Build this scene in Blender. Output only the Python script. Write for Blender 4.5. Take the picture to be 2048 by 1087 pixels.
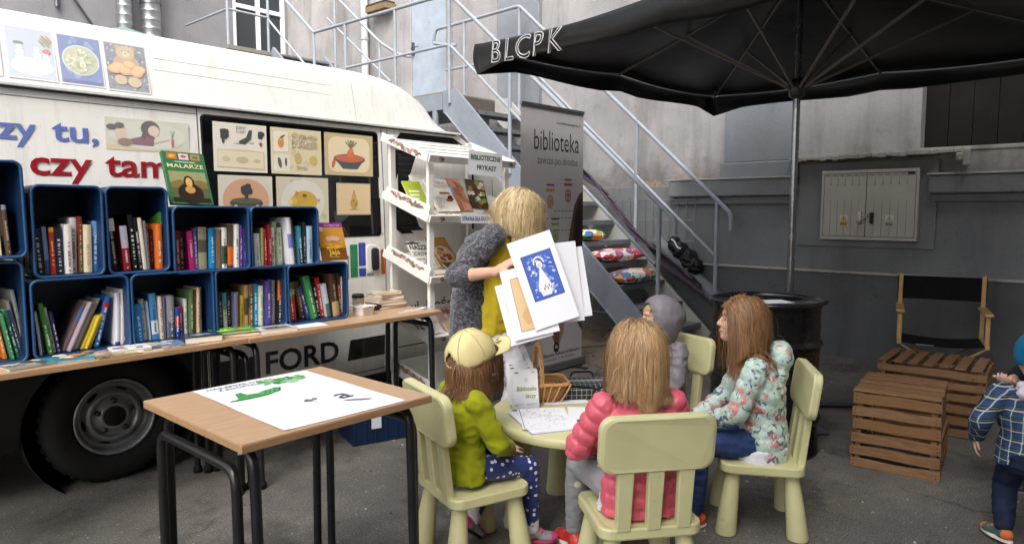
import bpy, bmesh, math, random
import numpy as np
from mathutils import Vector, Matrix, Euler, noise as mnoise

for _o in list(bpy.data.objects): bpy.data.objects.remove(_o)
SC = bpy.context.scene
COL = SC.collection
rnd = random.Random(7)

# ------------------------------------------------------------------ camera, sky, sun, exposure
R = math.radians
cam_data = bpy.data.cameras.new('camera'); cam = bpy.data.objects.new('camera', cam_data); COL.objects.link(cam)
cam_data.sensor_width = 36.0; cam_data.lens = 1390.0 * 36.0 / 2048.0
cam_data.clip_start = 0.05; cam_data.clip_end = 500.0
PITCH, YAW, EYE = 0.0886162, 0.7256713, 1.36
_fh = Vector((math.cos(YAW), math.sin(YAW), 0)); _r = Vector((math.sin(YAW), -math.cos(YAW), 0))
_fw = _fh * math.cos(PITCH) - Vector((0, 0, 1)) * math.sin(PITCH); _u = _r.cross(_fw)
cam.matrix_world = Matrix(((_r.x, _u.x, -_fw.x, 0), (_r.y, _u.y, -_fw.y, 0), (_r.z, _u.z, -_fw.z, EYE), (0, 0, 0, 1)))
SC.camera = cam

SUN_EL, SUN_AZ = 47.0, 226.0          # azimuth of the sun, degrees from +X towards +Y
world = bpy.data.worlds.new('World'); SC.world = world; world.use_nodes = True
_nt = world.node_tree; _nt.nodes.clear()
_sky = _nt.nodes.new('ShaderNodeTexSky'); _sky.sky_type = 'NISHITA'; _sky.sun_disc = False
_sky.sun_elevation = R(SUN_EL); _sky.sun_rotation = R(90.0 - SUN_AZ)
_sky.air_density = 1.0; _sky.dust_density = 5.0; _sky.ozone_density = 1.0
_bg = _nt.nodes.new('ShaderNodeBackground'); _bg.inputs['Strength'].default_value = 0.15
_wo = _nt.nodes.new('ShaderNodeOutputWorld')
_hs = _nt.nodes.new('ShaderNodeHueSaturation'); _hs.inputs['Saturation'].default_value = 0.35   # overcast: the sky is nearly white
_nt.links.new(_sky.outputs[0], _hs.inputs['Color']); _nt.links.new(_hs.outputs[0], _bg.inputs['Color'])
_nt.links.new(_bg.outputs[0], _wo.inputs['Surface'])
_sl = bpy.data.lights.new('sun', 'SUN'); _sl.energy = 1.05; _sl.angle = R(50); _sl.color = (1.0, 0.97, 0.92)
sun = bpy.data.objects.new('sun', _sl); COL.objects.link(sun)
_d = Vector((math.cos(R(SUN_EL)) * math.cos(R(SUN_AZ)), math.cos(R(SUN_EL)) * math.sin(R(SUN_AZ)), math.sin(R(SUN_EL))))
sun.rotation_euler = _d.to_track_quat('Z', 'Y').to_euler()
SC.view_settings.view_transform = 'Standard'; SC.view_settings.look = 'None'
SC.view_settings.exposure = 1.6; SC.view_settings.gamma = 1.0; SC.view_settings.use_curve_mapping = False
SC.render.engine = 'CYCLES'

# ------------------------------------------------------------------ colour and material helpers
def C(h, k=1.0):
    if not isinstance(h, str): return tuple(h)[:3]
    h = h.lstrip('#'); o = []
    for i in (0, 2, 4):
        c = int(h[i:i + 2], 16) / 255.0
        o.append(k * (c / 12.92 if c <= 0.04045 else ((c + 0.055) / 1.055) ** 2.4))
    return tuple(o)

class NT:                                             # tiny node-graph writer
    def __init__(s, name):
        s.m = bpy.data.materials.new(name); s.m.use_nodes = True; s.t = s.m.node_tree; s.t.nodes.clear()
        s.out = s.n('ShaderNodeOutputMaterial'); s.b = s.n('ShaderNodeBsdfPrincipled'); s.l(s.b.outputs[0], s.out.inputs[0])
        s._co = None
    def n(s, t, **kw):
        x = s.t.nodes.new(t)
        for k, v in kw.items(): setattr(x, k, v)
        return x
    def l(s, a, b): s.t.links.new(a, b)
    def put(s, v, sock):
        if hasattr(v, 'is_linked') or hasattr(v, 'links'): s.l(v, sock)
        elif isinstance(v, (tuple, list)): sock.default_value = tuple(v) + ((1.0,) if len(v) == 3 and len(sock.default_value) == 4 else ())
        else: sock.default_value = v
    def co(s, kind='Object', scale=(1, 1, 1), rot=(0, 0, 0), loc=(0, 0, 0)):
        if s._co is None: s._co = s.n('ShaderNodeTexCoord')
        if scale == (1, 1, 1) and rot == (0, 0, 0) and loc == (0, 0, 0): return s._co.outputs[kind]
        mp = s.n('ShaderNodeMapping'); s.l(s._co.outputs[kind], mp.inputs[0])
        mp.inputs['Scale'].default_value = scale; mp.inputs['Rotation'].default_value = rot; mp.inputs['Location'].default_value = loc
        return mp.outputs[0]
    def noise(s, scale, detail=4, rough=.6, co=None, dist=0.0):
        x = s.n('ShaderNodeTexNoise'); x.inputs['Scale'].default_value = scale; x.inputs['Detail'].default_value = detail
        x.inputs['Roughness'].default_value = rough; x.inputs['Distortion'].default_value = dist
        s.l(co or s.co(), x.inputs['Vector']); return x.outputs['Fac']
    def vor(s, scale, co=None, feat='F1', out='Distance', rand=1.0):
        x = s.n('ShaderNodeTexVoronoi', feature=feat); x.inputs['Scale'].default_value = scale
        x.inputs['Randomness'].default_value = rand
        s.l(co or s.co(), x.inputs['Vector']); return x.outputs[out]
    def ramp(s, fac, stops, interp='LINEAR'):
        x = s.n('ShaderNodeValToRGB'); x.color_ramp.interpolation = interp
        e = x.color_ramp.elements
        while len(e) < len(stops): e.new(0.5)
        for k, (p, c) in enumerate(stops):
            e[k].position = p; c = (c, c, c) if isinstance(c, (int, float)) else c; e[k].color = tuple(c)[:3] + (1,)
        s.l(fac, x.inputs[0]); return x.outputs[0]
    def mix(s, fac, a, b, mode='MIX'):
        x = s.n('ShaderNodeMix', data_type='RGBA', blend_type=mode)
        s.put(fac, x.inputs[0]); s.put(a, x.inputs[6]); s.put(b, x.inputs[7]); return x.outputs[2]
    def math(s, op, a, b=0.0, c=None):
        x = s.n('ShaderNodeMath', operation=op); s.put(a, x.inputs[0]); s.put(b, x.inputs[1])
        if c is not None: s.put(c, x.inputs[2])
        return x.outputs[0]
    def attr(s): x = s.n('ShaderNodeAttribute', attribute_name='Col'); return x.outputs['Color']
    def bump(s, h, strength=.3, dist=.01, prev=None):
        x = s.n('ShaderNodeBump'); x.inputs['Strength'].default_value = strength; x.inputs['Distance'].default_value = dist
        s.l(h, x.inputs['Height'])
        if prev is not None: s.l(prev, x.inputs['Normal'])
        s.l(x.outputs[0], s.b.inputs['Normal']); return x.outputs[0]
    def set(s, **kw):
        names = dict(color='Base Color', rough='Roughness', metal='Metallic', spec='Specular IOR Level', coat='Coat Weight',
                     sheen='Sheen Weight', sss='Subsurface Weight', trans='Transmission Weight', ior='IOR', alpha='Alpha', coatr='Coat Roughness', sheenr='Sheen Roughness')
        for k, v in kw.items(): s.put(v, s.b.inputs[names[k]])
        return s

MATS = {}
def amat(name, rough=.5, spec=.5, metal=0., var=.12, vscale=9., bump=0., bscale=120., coat=0., sheen=0., sss=0., wear=0.):
    """material whose colour is the mesh's own colour attribute, varied a little"""
    if name in MATS: return MATS[name]
    g = NT(name); c = g.attr()
    nz = g.noise(vscale, 5)
    f = g.ramp(nz, [(.25, 1 - var), (.75, 1 + var)])
    c2 = g.mix(1.0, c, f, 'MULTIPLY')
    if wear:
        w = g.ramp(g.noise(vscale * 3, 6, .7), [(.62, 0), (.72, wear)]); c2 = g.mix(w, c2, C('#4a4038'))
    g.set(color=c2, rough=rough, spec=spec, metal=metal, coat=coat, sheen=sheen, sss=sss)
    if sss: g.b.inputs['Subsurface Radius'].default_value = (.02, .007, .004)
    r2 = g.ramp(g.noise(vscale * 1.7, 3), [(.3, max(0, rough - .08)), (.7, min(1, rough + .08))]); g.l(r2, g.b.inputs['Roughness'])
    if bump: g.bump(g.noise(bscale, 3), bump, .002)
    MATS[name] = g.m; return g.m

# ------------------------------------------------------------------ mesh helpers
def V(*a): return Vector(a if len(a) > 1 else a[0])
def frame(o, u, n):
    u = Vector(u).normalized(); n = Vector(n).normalized(); v = n.cross(u)
    return Matrix(((u.x, v.x, n.x, o[0]), (u.y, v.y, n.y, o[1]), (u.z, v.z, n.z, o[2]), (0, 0, 0, 1)))
def TR(x=0, y=0, z=0): return Matrix.Translation((x, y, z))
def RZ(a): return Matrix.Rotation(a, 4, 'Z')
def RX(a): return Matrix.Rotation(a, 4, 'X')
def RY(a): return Matrix.Rotation(a, 4, 'Y')
_tc = {}
def text_geo(s, bold=0.0, shear=0.0):
    k = (s, bold, shear)
    if k not in _tc:
        cu = bpy.data.curves.new('t', 'FONT'); cu.body = s; cu.size = 1.0; cu.offset = bold; cu.shear = shear; cu.resolution_u = 3
        ob = bpy.data.objects.new('t', cu); me = ob.to_mesh()
        vs = [tuple(v.co) for v in me.vertices]; fs = [tuple(p.vertices) for p in me.polygons]
        ob.to_mesh_clear(); bpy.data.objects.remove(ob); bpy.data.curves.remove(cu)
        if vs:
            x0 = min(v[0] for v in vs); x1 = max(v[0] for v in vs); y0 = min(v[1] for v in vs); y1 = max(v[1] for v in vs)
        else: x0 = x1 = y0 = y1 = 0
        _tc[k] = (vs, fs, x0, x1, y0, y1)
    return _tc[k]

class MB:
    def __init__(s, M=None): s.v = []; s.f = []; s.c = []; s.mi = []; s.sm = []; s.M = M or Matrix.Identity(4)
    def add(s, vs, fs, col=(.5, .5, .5), mi=0, smooth=False, M=None):
        T = s.M @ M if M is not None else s.M
        b = len(s.v); s.v += [tuple(T @ Vector(v)) for v in vs]
        col = C(col)
        for f in fs: s.f.append(tuple(b + i for i in f)); s.c.append(col); s.mi.append(mi); s.sm.append(smooth)
        return s
    def box(s, x0, x1, y0, y1, z0, z1, col=(.5, .5, .5), mi=0, M=None):
        vs = [(x, y, z) for z in (z0, z1) for y in (y0, y1) for x in (x0, x1)]
        return s.add(vs, [(0, 2, 3, 1), (4, 5, 7, 6), (0, 1, 5, 4), (2, 6, 7, 3), (0, 4, 6, 2), (1, 3, 7, 5)], col, mi, False, M)
    def hexa(s, p, col=(.5, .5, .5), mi=0, M=None):     # 8 points: bottom ring 0-3 (ccw from above), top ring 4-7
        return s.add(p, [(3, 2, 1, 0), (4, 5, 6, 7), (0, 1, 5, 4), (1, 2, 6, 5), (2, 3, 7, 6), (3, 0, 4, 7)], col, mi, False, M)
    def beam(s, a, b, w, h, col=(.5, .5, .5), mi=0, up=(0, 0, 1), M=None):  # box along a-b, w sideways, h along up
        a = Vector(a); b = Vector(b); d = (b - a).normalized(); up = Vector(up)
        x = d.cross(up)
        if x.length < 1e-4: x = d.cross(Vector((1, 0, 0)))
        x.normalize(); u = x.cross(d)
        p = [q + x * sx * w / 2 + u * su * h / 2 for su in (-1, 1) for q, sx in ((a, -1), (a, 1), (b, 1), (b, -1))]
        return s.hexa([tuple(q) for q in p], col, mi, M)
    def tube(s, pts, r, seg=10, col=(.5, .5, .5), mi=0, caps=True, M=None, flat=1.0):
        pts = [Vector(p) for p in pts]; n = len(pts)
        rs = r if isinstance(r, (list, tuple)) else [r] * n
        tg = []
        for i in range(n):
            d = pts[min(i + 1, n - 1)] - pts[max(i - 1, 0)]
            tg.append(d.normalized() if d.length > 1e-9 else Vector((0, 0, 1)))
        a = tg[0].cross(Vector((0, 0, 1)))
        if a.length < 1e-3: a = tg[0].cross(Vector((1, 0, 0)))
        a.normalize(); vs = []; fs = []
        for i in range(n):
            a = (a - tg[i] * a.dot(tg[i])); a.normalize(); b = tg[i].cross(a)
            for k in range(seg):
                t = 2 * math.pi * k / seg; vs.append(tuple(pts[i] + (a * math.cos(t) + b * math.sin(t) * flat) * rs[i]))
        for i in range(n - 1):
            for k in range(seg):
                k2 = (k + 1) % seg; fs.append((i * seg + k, i * seg + k2, (i + 1) * seg + k2, (i + 1) * seg + k))
        s.add(vs, fs, col, mi, True, M)
        if caps:
            s.add(vs[:seg], [tuple(range(seg - 1, -1, -1))], col, mi, False, M); s.add(vs[-seg:], [tuple(range(seg))], col, mi, False, M)
        return s
    def lathe(s, prof, seg=24, col=(.5, .5, .5), mi=0, smooth=True, M=None, closed=False, cols=None):
        vs = []; n = len(prof)
        for (r, z) in prof:
            for k in range(seg):
                t = 2 * math.pi * k / seg; vs.append((r * math.cos(t), r * math.sin(t), z))
        for i in range(n if closed else n - 1):
            j = (i + 1) % n; fs = [(i * seg + k, i * seg + (k + 1) % seg, j * seg + (k + 1) % seg, j * seg + k) for k in range(seg)]
            b = vs if i == 0 else None
            if i == 0: base = len(s.v); s.add(vs, fs, cols[i] if cols else col, mi, smooth, M)
            else:
                cc = C(cols[i] if cols else col)
                for f in fs: s.f.append(tuple(base + q for q in f)); s.c.append(cc); s.mi.append(mi); s.sm.append(smooth)
        return s
    # flat artwork in the local XY plane, layer sets a hair's height
    cnt = 0
    def L(s, k): MB.cnt += 1; return 0.0005 + 0.0004 * k + 2e-6 * (MB.cnt % 150)
    def rect(s, x0, y0, x1, y1, k=0, col=(1, 1, 1), M=None):
        z = s.L(k); return s.add([(x0, y0, z), (x1, y0, z), (x1, y1, z), (x0, y1, z)], [(0, 1, 2, 3)], col, 0, False, M)
    def pg(s, pts, k=0, col=(1, 1, 1), M=None):
        z = s.L(k); a = sum(pts[i][0] * pts[(i + 1) % len(pts)][1] - pts[(i + 1) % len(pts)][0] * pts[i][1] for i in range(len(pts)))
        if a < 0: pts = pts[::-1]
        return s.add([(p[0], p[1], z) for p in pts], [tuple(range(len(pts)))], col, 0, False, M)
    def disc(s, cx, cy, rx, ry=None, k=0, col=(1, 1, 1), rot=0., n=14, wob=0., M=None, a0=0., a1=6.28318, seed=0):
        ry = rx if ry is None else ry; rr = random.Random(seed + int(cx * 9e4) + int(cy * 7e4)); P = []
        for i in range(n):
            t = a0 + (a1 - a0) * i / (n if a1 - a0 > 6.2 else n - 1); w = 1 + wob * (rr.random() - .5) * 2
            x = rx * w * math.cos(t); y = ry * w * math.sin(t); P.append((cx + x * math.cos(rot) - y * math.sin(rot), cy + x * math.sin(rot) + y * math.cos(rot)))
        return s.pg(P, k, col, M)
    def text(s, t, x, y, h, k=1, col=(0, 0, 0), align='C', bold=0., sx=1., width=None, shear=0., M=None, rot=0.):
        vs, fs, x0, x1, y0, y1 = text_geo(t, bold, shear)
        if not vs: return s
        sc = h / .69                                   # cap height of the built-in face is about .69
        if width: sx = width / max(1e-6, (x1 - x0) * sc)
        ox = {'C': (x0 + x1) / 2, 'L': x0, 'R': x1}[align]; z = s.L(k); ca, sa = math.cos(rot), math.sin(rot)
        P = []
        for v in vs:
            a = (v[0] - ox) * sc * sx; b = v[1] * sc; P.append((x + a * ca - b * sa, y + a * sa + b * ca, z))
        return s.add(P, fs, col, 0, False, M)
    def scribble(s, x0, y0, x1, y1, h, k=1, col=(.1, .1, .1), seed=0, fill=.8):   # unreadably small lines of print
        rr = random.Random(seed); y = y1
        while y - h > y0:
            x = x0; xe = x0 + (x1 - x0) * (1 if rr.random() < .75 else rr.uniform(.3, .9))
            while x < xe:
                w = rr.uniform(1.2, 4) * h
                if rr.random() < fill: s.rect(x, y - h, min(x + w, xe), y, k, col)
                x += w + .5 * h
            y -= 1.9 * h
        return s
    def build(s, name, mat, parent=None, bevel=0., bseg=2, loc=None, rz=0., label=None, cat=None, group=None, kind=None, smooth=None):
        me = bpy.data.meshes.new(name); me.from_pydata(s.v, [], s.f)
        for m in (mat if isinstance(mat, (list, tuple)) else [mat]): me.materials.append(m)
        me.polygons.foreach_set('material_index', s.mi)
        me.polygons.foreach_set('use_smooth', s.sm if smooth is None else [smooth] * len(s.f))
        ca = me.color_attributes.new('Col', 'FLOAT_COLOR', 'CORNER')
        cnt = np.array([len(f) for f in s.f]); cc = np.ones((len(s.f), 4)); cc[:, :3] = np.array(s.c)
        ca.data.foreach_set('color', np.repeat(cc, cnt, axis=0).ravel().astype(np.float32))
        me.update()
        ob = bpy.data.objects.new(name, me); COL.objects.link(ob)
        if parent is not None: ob.parent = parent
        if loc is not None: ob.location = loc
        if rz: ob.rotation_euler = (0, 0, rz)
        if bevel:
            b = ob.modifiers.new('bevel', 'BEVEL'); b.width = bevel; b.segments = bseg; b.limit_method = 'ANGLE'; b.angle_limit = R(40)
        tag(ob, label, cat, group, kind); return ob

def tag(o, label=None, cat=None, group=None, kind=None):
    if label: o['label'] = label
    if cat: o['category'] = cat
    if group: o['group'] = group
    if kind: o['kind'] = kind
    return o
def thing(name, label, cat, loc=(0, 0, 0), rz=0., group=None):
    o = bpy.data.objects.new(name, None); COL.objects.link(o); o.location = loc; o.rotation_euler = (0, 0, rz); o.empty_display_size = .1
    return tag(o, label, cat, group)
def copy_tree(o, parent=None):
    c = o.copy(); COL.objects.link(c); c.parent = parent
    for ch in list(o.children): copy_tree(ch, c)
    return c
def arc_pts(pts, rad, n=5):
    """polyline with its corners rounded"""
    pts = [Vector(p) for p in pts]; out = [pts[0]]
    for i in range(1, len(pts) - 1):
        a = (pts[i - 1] - pts[i]); b = (pts[i + 1] - pts[i]); r = min(rad, a.length * .49, b.length * .49); a.normalize(); b.normalize()
        p0 = pts[i] + a * r; p1 = pts[i] + b * r
        for k in range(n + 1):
            t = k / n; out.append(p0 * (1 - t) ** 2 + pts[i] * 2 * t * (1 - t) + p1 * t * t)
    out.append(pts[-1]); return out

# ------------------------------------------------------------------ shared materials
PAPER = amat('printed_paper', .55, .4, var=.03, vscale=3)
GLOSSP = amat('glossy_print', .28, .5, var=.05, vscale=4)
PLASTIC = amat('plastic', .42, .45, var=.05, vscale=6, bump=.05, bscale=200)
def van_paint():
    g = NT('van_paint'); c = g.attr(); st = g.noise(5, 6, .65, co=g.co(scale=(3.5, 3.5, .22))); sp = g.noise(34, 5, .75); big = g.noise(2.2, 5, .6)
    c = g.mix(1., c, g.ramp(big, [(.3, .95), (.7, 1.03)]), 'MULTIPLY'); c = g.mix(g.ramp(st, [(.52, 0), (.78, .30)]), c, C('#8d857a')); c = g.mix(g.ramp(sp, [(.63, 0), (.72, .35)]), c, C('#7a7268'))
    g.set(color=c, rough=g.ramp(st, [(.3, .22), (.75, .48)]), spec=.5, coat=.3); g.bump(big, .08, .02); return g.m
PAINT = van_paint()
DARKMET = amat('black_steel', .35, .5, var=.2, vscale=12, bump=.04, bscale=90)
GREYMET = amat('grey_painted_steel', .5, .45, var=.14, vscale=5, bump=.08, bscale=60, wear=.55)
BOOKM = amat('book_cover', .4, .45, var=.06, vscale=14)
FABRIC = amat('woven_cloth', .9, .2, var=.12, vscale=14, bump=.25, bscale=260, sheen=.2)
SKIN = amat('skin', .5, .4, var=.08, vscale=22, sss=.12)
PAINTW = amat('painted_wood', .5, .4, var=.08, vscale=7, bump=.12, bscale=50)
RUBBER = amat('rubber', .75, .3, var=.2, vscale=20, bump=.1, bscale=90)
GLASS = amat('dark_glass', .06, .6, var=.04, vscale=2)
METAL = amat('bare_metal', .38, .5, metal=.85, var=.2, vscale=11, bump=.03, bscale=50)
CHROME = amat('polished_tube', .22, .5, metal=.9, var=.1, vscale=9)

# ================================================================== THE SETTING
def asphalt():
    g = NT('asphalt'); co = g.co()
    fine = g.noise(120, 4, .75); mid = g.noise(9, 6, .65); big = g.noise(.9, 5, .6)
    c = g.ramp(big, [(.32, C('#464542')), (.5, C('#615e5a')), (.68, C('#7a756e'))])
    c = g.mix(g.ramp(mid, [(.35, .0), (.7, .55)]), c, C('#57514a'))
    c = g.mix(1.0, c, g.ramp(fine, [(.32, .38), (.68, 1.6)]), 'MULTIPLY')
    st = g.vor(95); sp = g.ramp(g.vor(95, out='Color'), [(.86, 0), (.9, 1)])
    c = g.mix(g.math('MULTIPLY', sp, g.math('LESS_THAN', st, .28)), c, C('#a49d92'))          # pale stones in the surface
    dirt = g.n('ShaderNodeVectorMath', operation='DISTANCE'); g.l(g.co(), dirt.inputs[0]); dirt.inputs[1].default_value = (6.2, 4.3, 0)
    dm = g.math('ADD', dirt.outputs['Value'], g.math('MULTIPLY', g.noise(2.2, 5), 2.2))
    c = g.mix(g.ramp(g.math('MULTIPLY', dm, .25), [(.5, .75), (.85, 0)]), c, C('#7b6b58'))     # sandy dust by the stairs
    wv = g.n('ShaderNodeTexNoise'); wv.inputs['Scale'].default_value = 1.3; wv.inputs['Detail'].default_value = 5; g.l(g.co(), wv.inputs['Vector']); vm = g.n('ShaderNodeVectorMath', operation='MULTIPLY_ADD'); g.l(wv.outputs['Color'], vm.inputs[0]); vm.inputs[1].default_value = (1.4, 1.4, 0); g.l(g.co(loc=(3.1, .4, 0)), vm.inputs[2]); crack = g.vor(.42, co=vm.outputs[0], feat='DISTANCE_TO_EDGE')
    ck = g.ramp(g.math('ADD', crack, g.math('MULTIPLY', g.noise(14, 4), .012)), [(.007, .8), (.013, 0)])
    ck = g.math('MULTIPLY', ck, g.ramp(g.noise(.8, 2, co=g.co(loc=(5, 5, 0))), [(.48, 0), (.56, .8)])); c = g.mix(ck, c, C('#2e2b28'))
    ptch = g.vor(.5, co=vm.outputs[0], out='Color'); c = g.mix(1., c, g.ramp(ptch, [(.2, .86), (.8, 1.14)]), 'MULTIPLY'); ln = g.n('ShaderNodeSeparateXYZ'); g.l(g.co(rot=(0, 0, .62)), ln.inputs[0]); chalk = g.math('MULTIPLY', g.math('LESS_THAN', g.math('ABSOLUTE', g.math('SUBTRACT', ln.outputs[1], g.math('MULTIPLY_ADD', g.noise(3, 2), .06, 2.72))), .022), g.ramp(g.noise(26, 4), [(.45, 0), (.62, .38)])); c = g.mix(chalk, c, C('#8c7a58')); stain = g.ramp(g.noise(1.7, 6, .7, co=g.co(loc=(9, 2, 0))), [(.53, 0), (.62, .6)]); c = g.mix(stain, c, C('#38342f'))
    g.set(color=c, rough=.88, spec=.3)
    b = g.bump(fine, .55, .004); g.bump(mid, .3, .02, b)
    return g.m
gm = MB(); gm.add([(-60, -60, 0), (60, -60, 0), (60, 60, 0), (-60, 60, 0)], [(0, 1, 2, 3)], (.1, .1, .1))
gm.build('ground', asphalt(), kind='structure')

def plaster(name, base, dark, stain, stain_amt=.5, rough=.9, dirt_z=None):
    g = NT(name); n1 = g.noise(1.1, 6, .65); n2 = g.noise(6.5, 6, .7); n3 = g.noise(60, 3)
    c = g.mix(g.ramp(n1, [(.35, 0), (.7, 1)]), base, dark)
    streak = g.noise(3.2, 5, .6, co=g.co(scale=(1, 1, .16)))
    c = g.mix(g.ramp(streak, [(.5, 0), (.78, stain_amt)]), c, stain)
    c = g.mix(g.ramp(n2, [(.58, 0), (.7, .35)]), c, stain)
    if dirt_z is not None:                # blotchy grime and flaking just above the painted base
        s_ = g.n('ShaderNodeSeparateXYZ'); g.l(g.co(), s_.inputs[0]); hgt = g.math('ADD', g.math('SUBTRACT', s_.outputs[2], dirt_z), g.math('MULTIPLY', g.math('SUBTRACT', .5, g.noise(3.5, 6, .7)), 1.1))
        c = g.mix(g.ramp(hgt, [(.0, .75), (.30, 0)]), c, C('#6a645e')); c = g.mix(g.ramp(g.math('ADD', hgt, g.math('MULTIPLY', g.noise(11, 4), .3)), [(.06, .9), (.10, 0)]), c, C('#a08a70'))
    c = g.mix(1.0, c, g.ramp(n3, [(.3, .93), (.7, 1.06)]), 'MULTIPLY')
    g.set(color=c, rough=rough, spec=.25); b = g.bump(n3, .25, .004); g.bump(n2, .35, .012, b)
    return g.m
WHITEWALL = plaster('pale_plaster', C('#a3a0a0'), C('#8c8a8b'), C('#625d59'), stain_amt=.75, dirt_z=1.62)
GREYWALL = plaster('grey_plaster', C('#7d7f80'), C('#6d6f70'), C('#525355'), stain_amt=.5)
PILWALL = plaster('bluegrey_plaster', C('#868a90'), C('#7a7e84'), C('#606368'), stain_amt=.5)
DARKWALL = plaster('dark_grey_plaster', C('#606162'), C('#535455'), C('#3d3e3f'), stain_amt=.6)
ENDWALL = plaster('end_wall_plaster', C('#7c7b7e'), C('#6e6d71'), C('#545256'), stain_amt=.5)  # the end wall's own grey
LEDGEM = plaster('weathered_ledge', C('#a9a59e'), C('#8c8880'), C('#5a5650'), stain_amt=.7)

XW = 6.9
bl = thing('back_building', 'pale plastered building with grey painted base and pilasters behind the stairs', 'building', (XW, 3.0, 0))
def bpart(name, y0, y1, z0, z1, x0, x1, mat, bev=.006, parent=None):     # x0 < 0 stands proud of the wall towards the yard
    m = MB(); m.box(x0, x1, y0 - 3.0, y1 - 3.0, z0, z1); return m.build(name, mat, parent or bl, bevel=bev)
# upper wall with the doorway cut out of it, lower grey base
w = MB(); 
for (y0, y1, z0, z1) in ((1.40, 11.5, 1.62, 12.), (-6, -.2, 1.62, 12.), (-.2, 1.40, 1.62, 1.89), (-.2, 1.40, 4.1, 12.)):
    w.box(0, .4, y0 - 3, y1 - 3, z0, z1)
w.build('upper_wall', WHITEWALL, bl)
m = MB(); m.box(-13, -.5, -6.2, -5.8, -.1, 12); m.build('shade_wall', WHITEWALL, bl)      # unseen wall added to block sky light and darken the right side
bpart('base_wall', -6, 11.5, .78, 1.62, -.03, .4, GREYWALL)
bpart('plinth', -6, 11.5, -.1, .775, -.075, .4, DARKWALL, .012)
bpart('plinth_ledge', -6, 11.5, .776, .80, -.085, .38, LEDGEM, .008)
# pilaster with its base mouldings
pl_ = bpart('pilaster', 2.46, 3.15, 1.84, 9, -.07, .1, PILWALL, .01)
bpart('pilaster_base', 2.42, 3.18, 1.672, 1.838, -.10, .1, PILWALL, .012, None)
bpart('cornice', 2.42, 3.74, 1.50, 1.668, -.15, .1, GREYWALL, .014)
bpart('cornice_cap', 2.40, 3.76, 1.668, 1.685, -.16, .05, LEDGEM, .006)
bpart('cornice_moulding', 2.43, 3.72, 1.42, 1.50, -.085, .1, GREYWALL, .012)
# second pilaster beyond the stairs
bpart('pilaster', 5.62, 6.32, 1.63, 9, -.07, .1, PILWALL, .01)
bpart('cornice', 5.55, 6.40, 1.50, 1.66, -.13, .1, GREYWALL, .014)
bpart('cornice', -6, 1.30, 1.50, 1.655, -.12, .1, GREYWALL, .014)
bpart('cornice_cap', -6, 1.31, 1.655, 1.672, -.13, .05, LEDGEM, .006)
bpart('cornice_moulding', -6, 1.29, 1.43, 1.50, -.07, .1, GREYWALL, .012)
# recess panel for the cabinet with a broken stone sill over it
bpart('cabinet_surround', 1.24, 2.40, 1.02, 1.80, -.055, .1, GREYWALL, .01)
sm = MB(); rr = random.Random(3); n = 26; ys = [1.02 + (2.46 - 1.02) * i / n for i in range(n + 1)]
for i in range(n):
    a, b = ys[i] - 3, ys[i + 1] - 3; f = -.17 + .02 * rr.random() + (.05 if ys[i] < 1.2 else 0); zt = 1.856 + .008 * rr.random() + (1.7 - ys[i]) * .015; zb = zt - .03 - .012 * rr.random()
    sm.box(f, .1, a, b, zb, zt)
sm.build('stone_sill', LEDGEM, bl, bevel=.004)
mo = MB(); mo.box(-.19, .02, 1.03 - 3, 1.10 - 3, 1.76, 1.83); mo.box(-.20, -.13, 1.0 - 3, 1.05 - 3, 1.72, 1.86); mo.build('broken_sill_end', LEDGEM, bl, bevel=.012)
# brown boarded doorway, its boards one by one
for i in range(9):
    y1 = 1.40 - i * .178; q = MB(); q.box(.16 + (i % 2) * .006, .22, y1 - .174 - 3, y1 - 3, 1.89, 4.1, C('#17100d')); q.build('door_board', amat('dark_brown_wood', .7, .3, var=.25, vscale=5, bump=.2, bscale=40), bl, bevel=.003)
bpart('door_step', -.2, 1.40, 1.86, 1.893, -.01, .16, LEDGEM, .004)
# grey steel door on the landing with white strip frame and drain pipe
dr = MB(); dr.box(-.03, .1, 7.32 - 3, 8.06 - 3, 2.72, 4.85, C('#9aa4b0')); dd = dr.build('steel_door', GREYMET, bl, bevel=.006)
hh = MB(); hh.box(-.07, -.03, 8.0 - 3, 8.03 - 3, 3.62, 3.80, C('#6a6f76')); hh.tube([(-.09, 7.86 - 3, 3.72), (-.09, 8.015 - 3, 3.72), (-.03, 8.015 - 3, 3.72)], .009, 8, C('#8a8f94')); hh.build('door_handle', METAL, dd)
bpart('door_frame', 8.062, 8.32, 2.72, 4.95, -.05, .1, WHITEWALL, .006); bpart('door_frame', 7.22, 7.318, 2.72, 4.95, -.05, .1, WHITEWALL, .006)
pp = MB(); pp.tube([(-.09, 9.12 - 3, 0), (-.09, 9.12 - 3, 11)], .055, 12, C('#c9c9cb'))
for z in (2.2, 4.0, 5.9): pp.tube([(-.09, 9.12 - 3, z), (-.09, 9.12 - 3, z + .05)], .066, 12, C('#b2b2b4'))
pp.build('drain_pipe', PLASTIC, bl)
lamp = MB(); lamp.box(-.2, 0, 8.45 - 3, 8.95 - 3, 4.36, 4.44, C('#7c6b52')); lamp.box(-.2, -.02, 8.46 - 3, 8.94 - 3, 4.44, 4.47, C('#3d342a')); lamp.build('timber_bracket', amat('old_timber', .8, .2, var=.3, vscale=9), bl)
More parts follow.
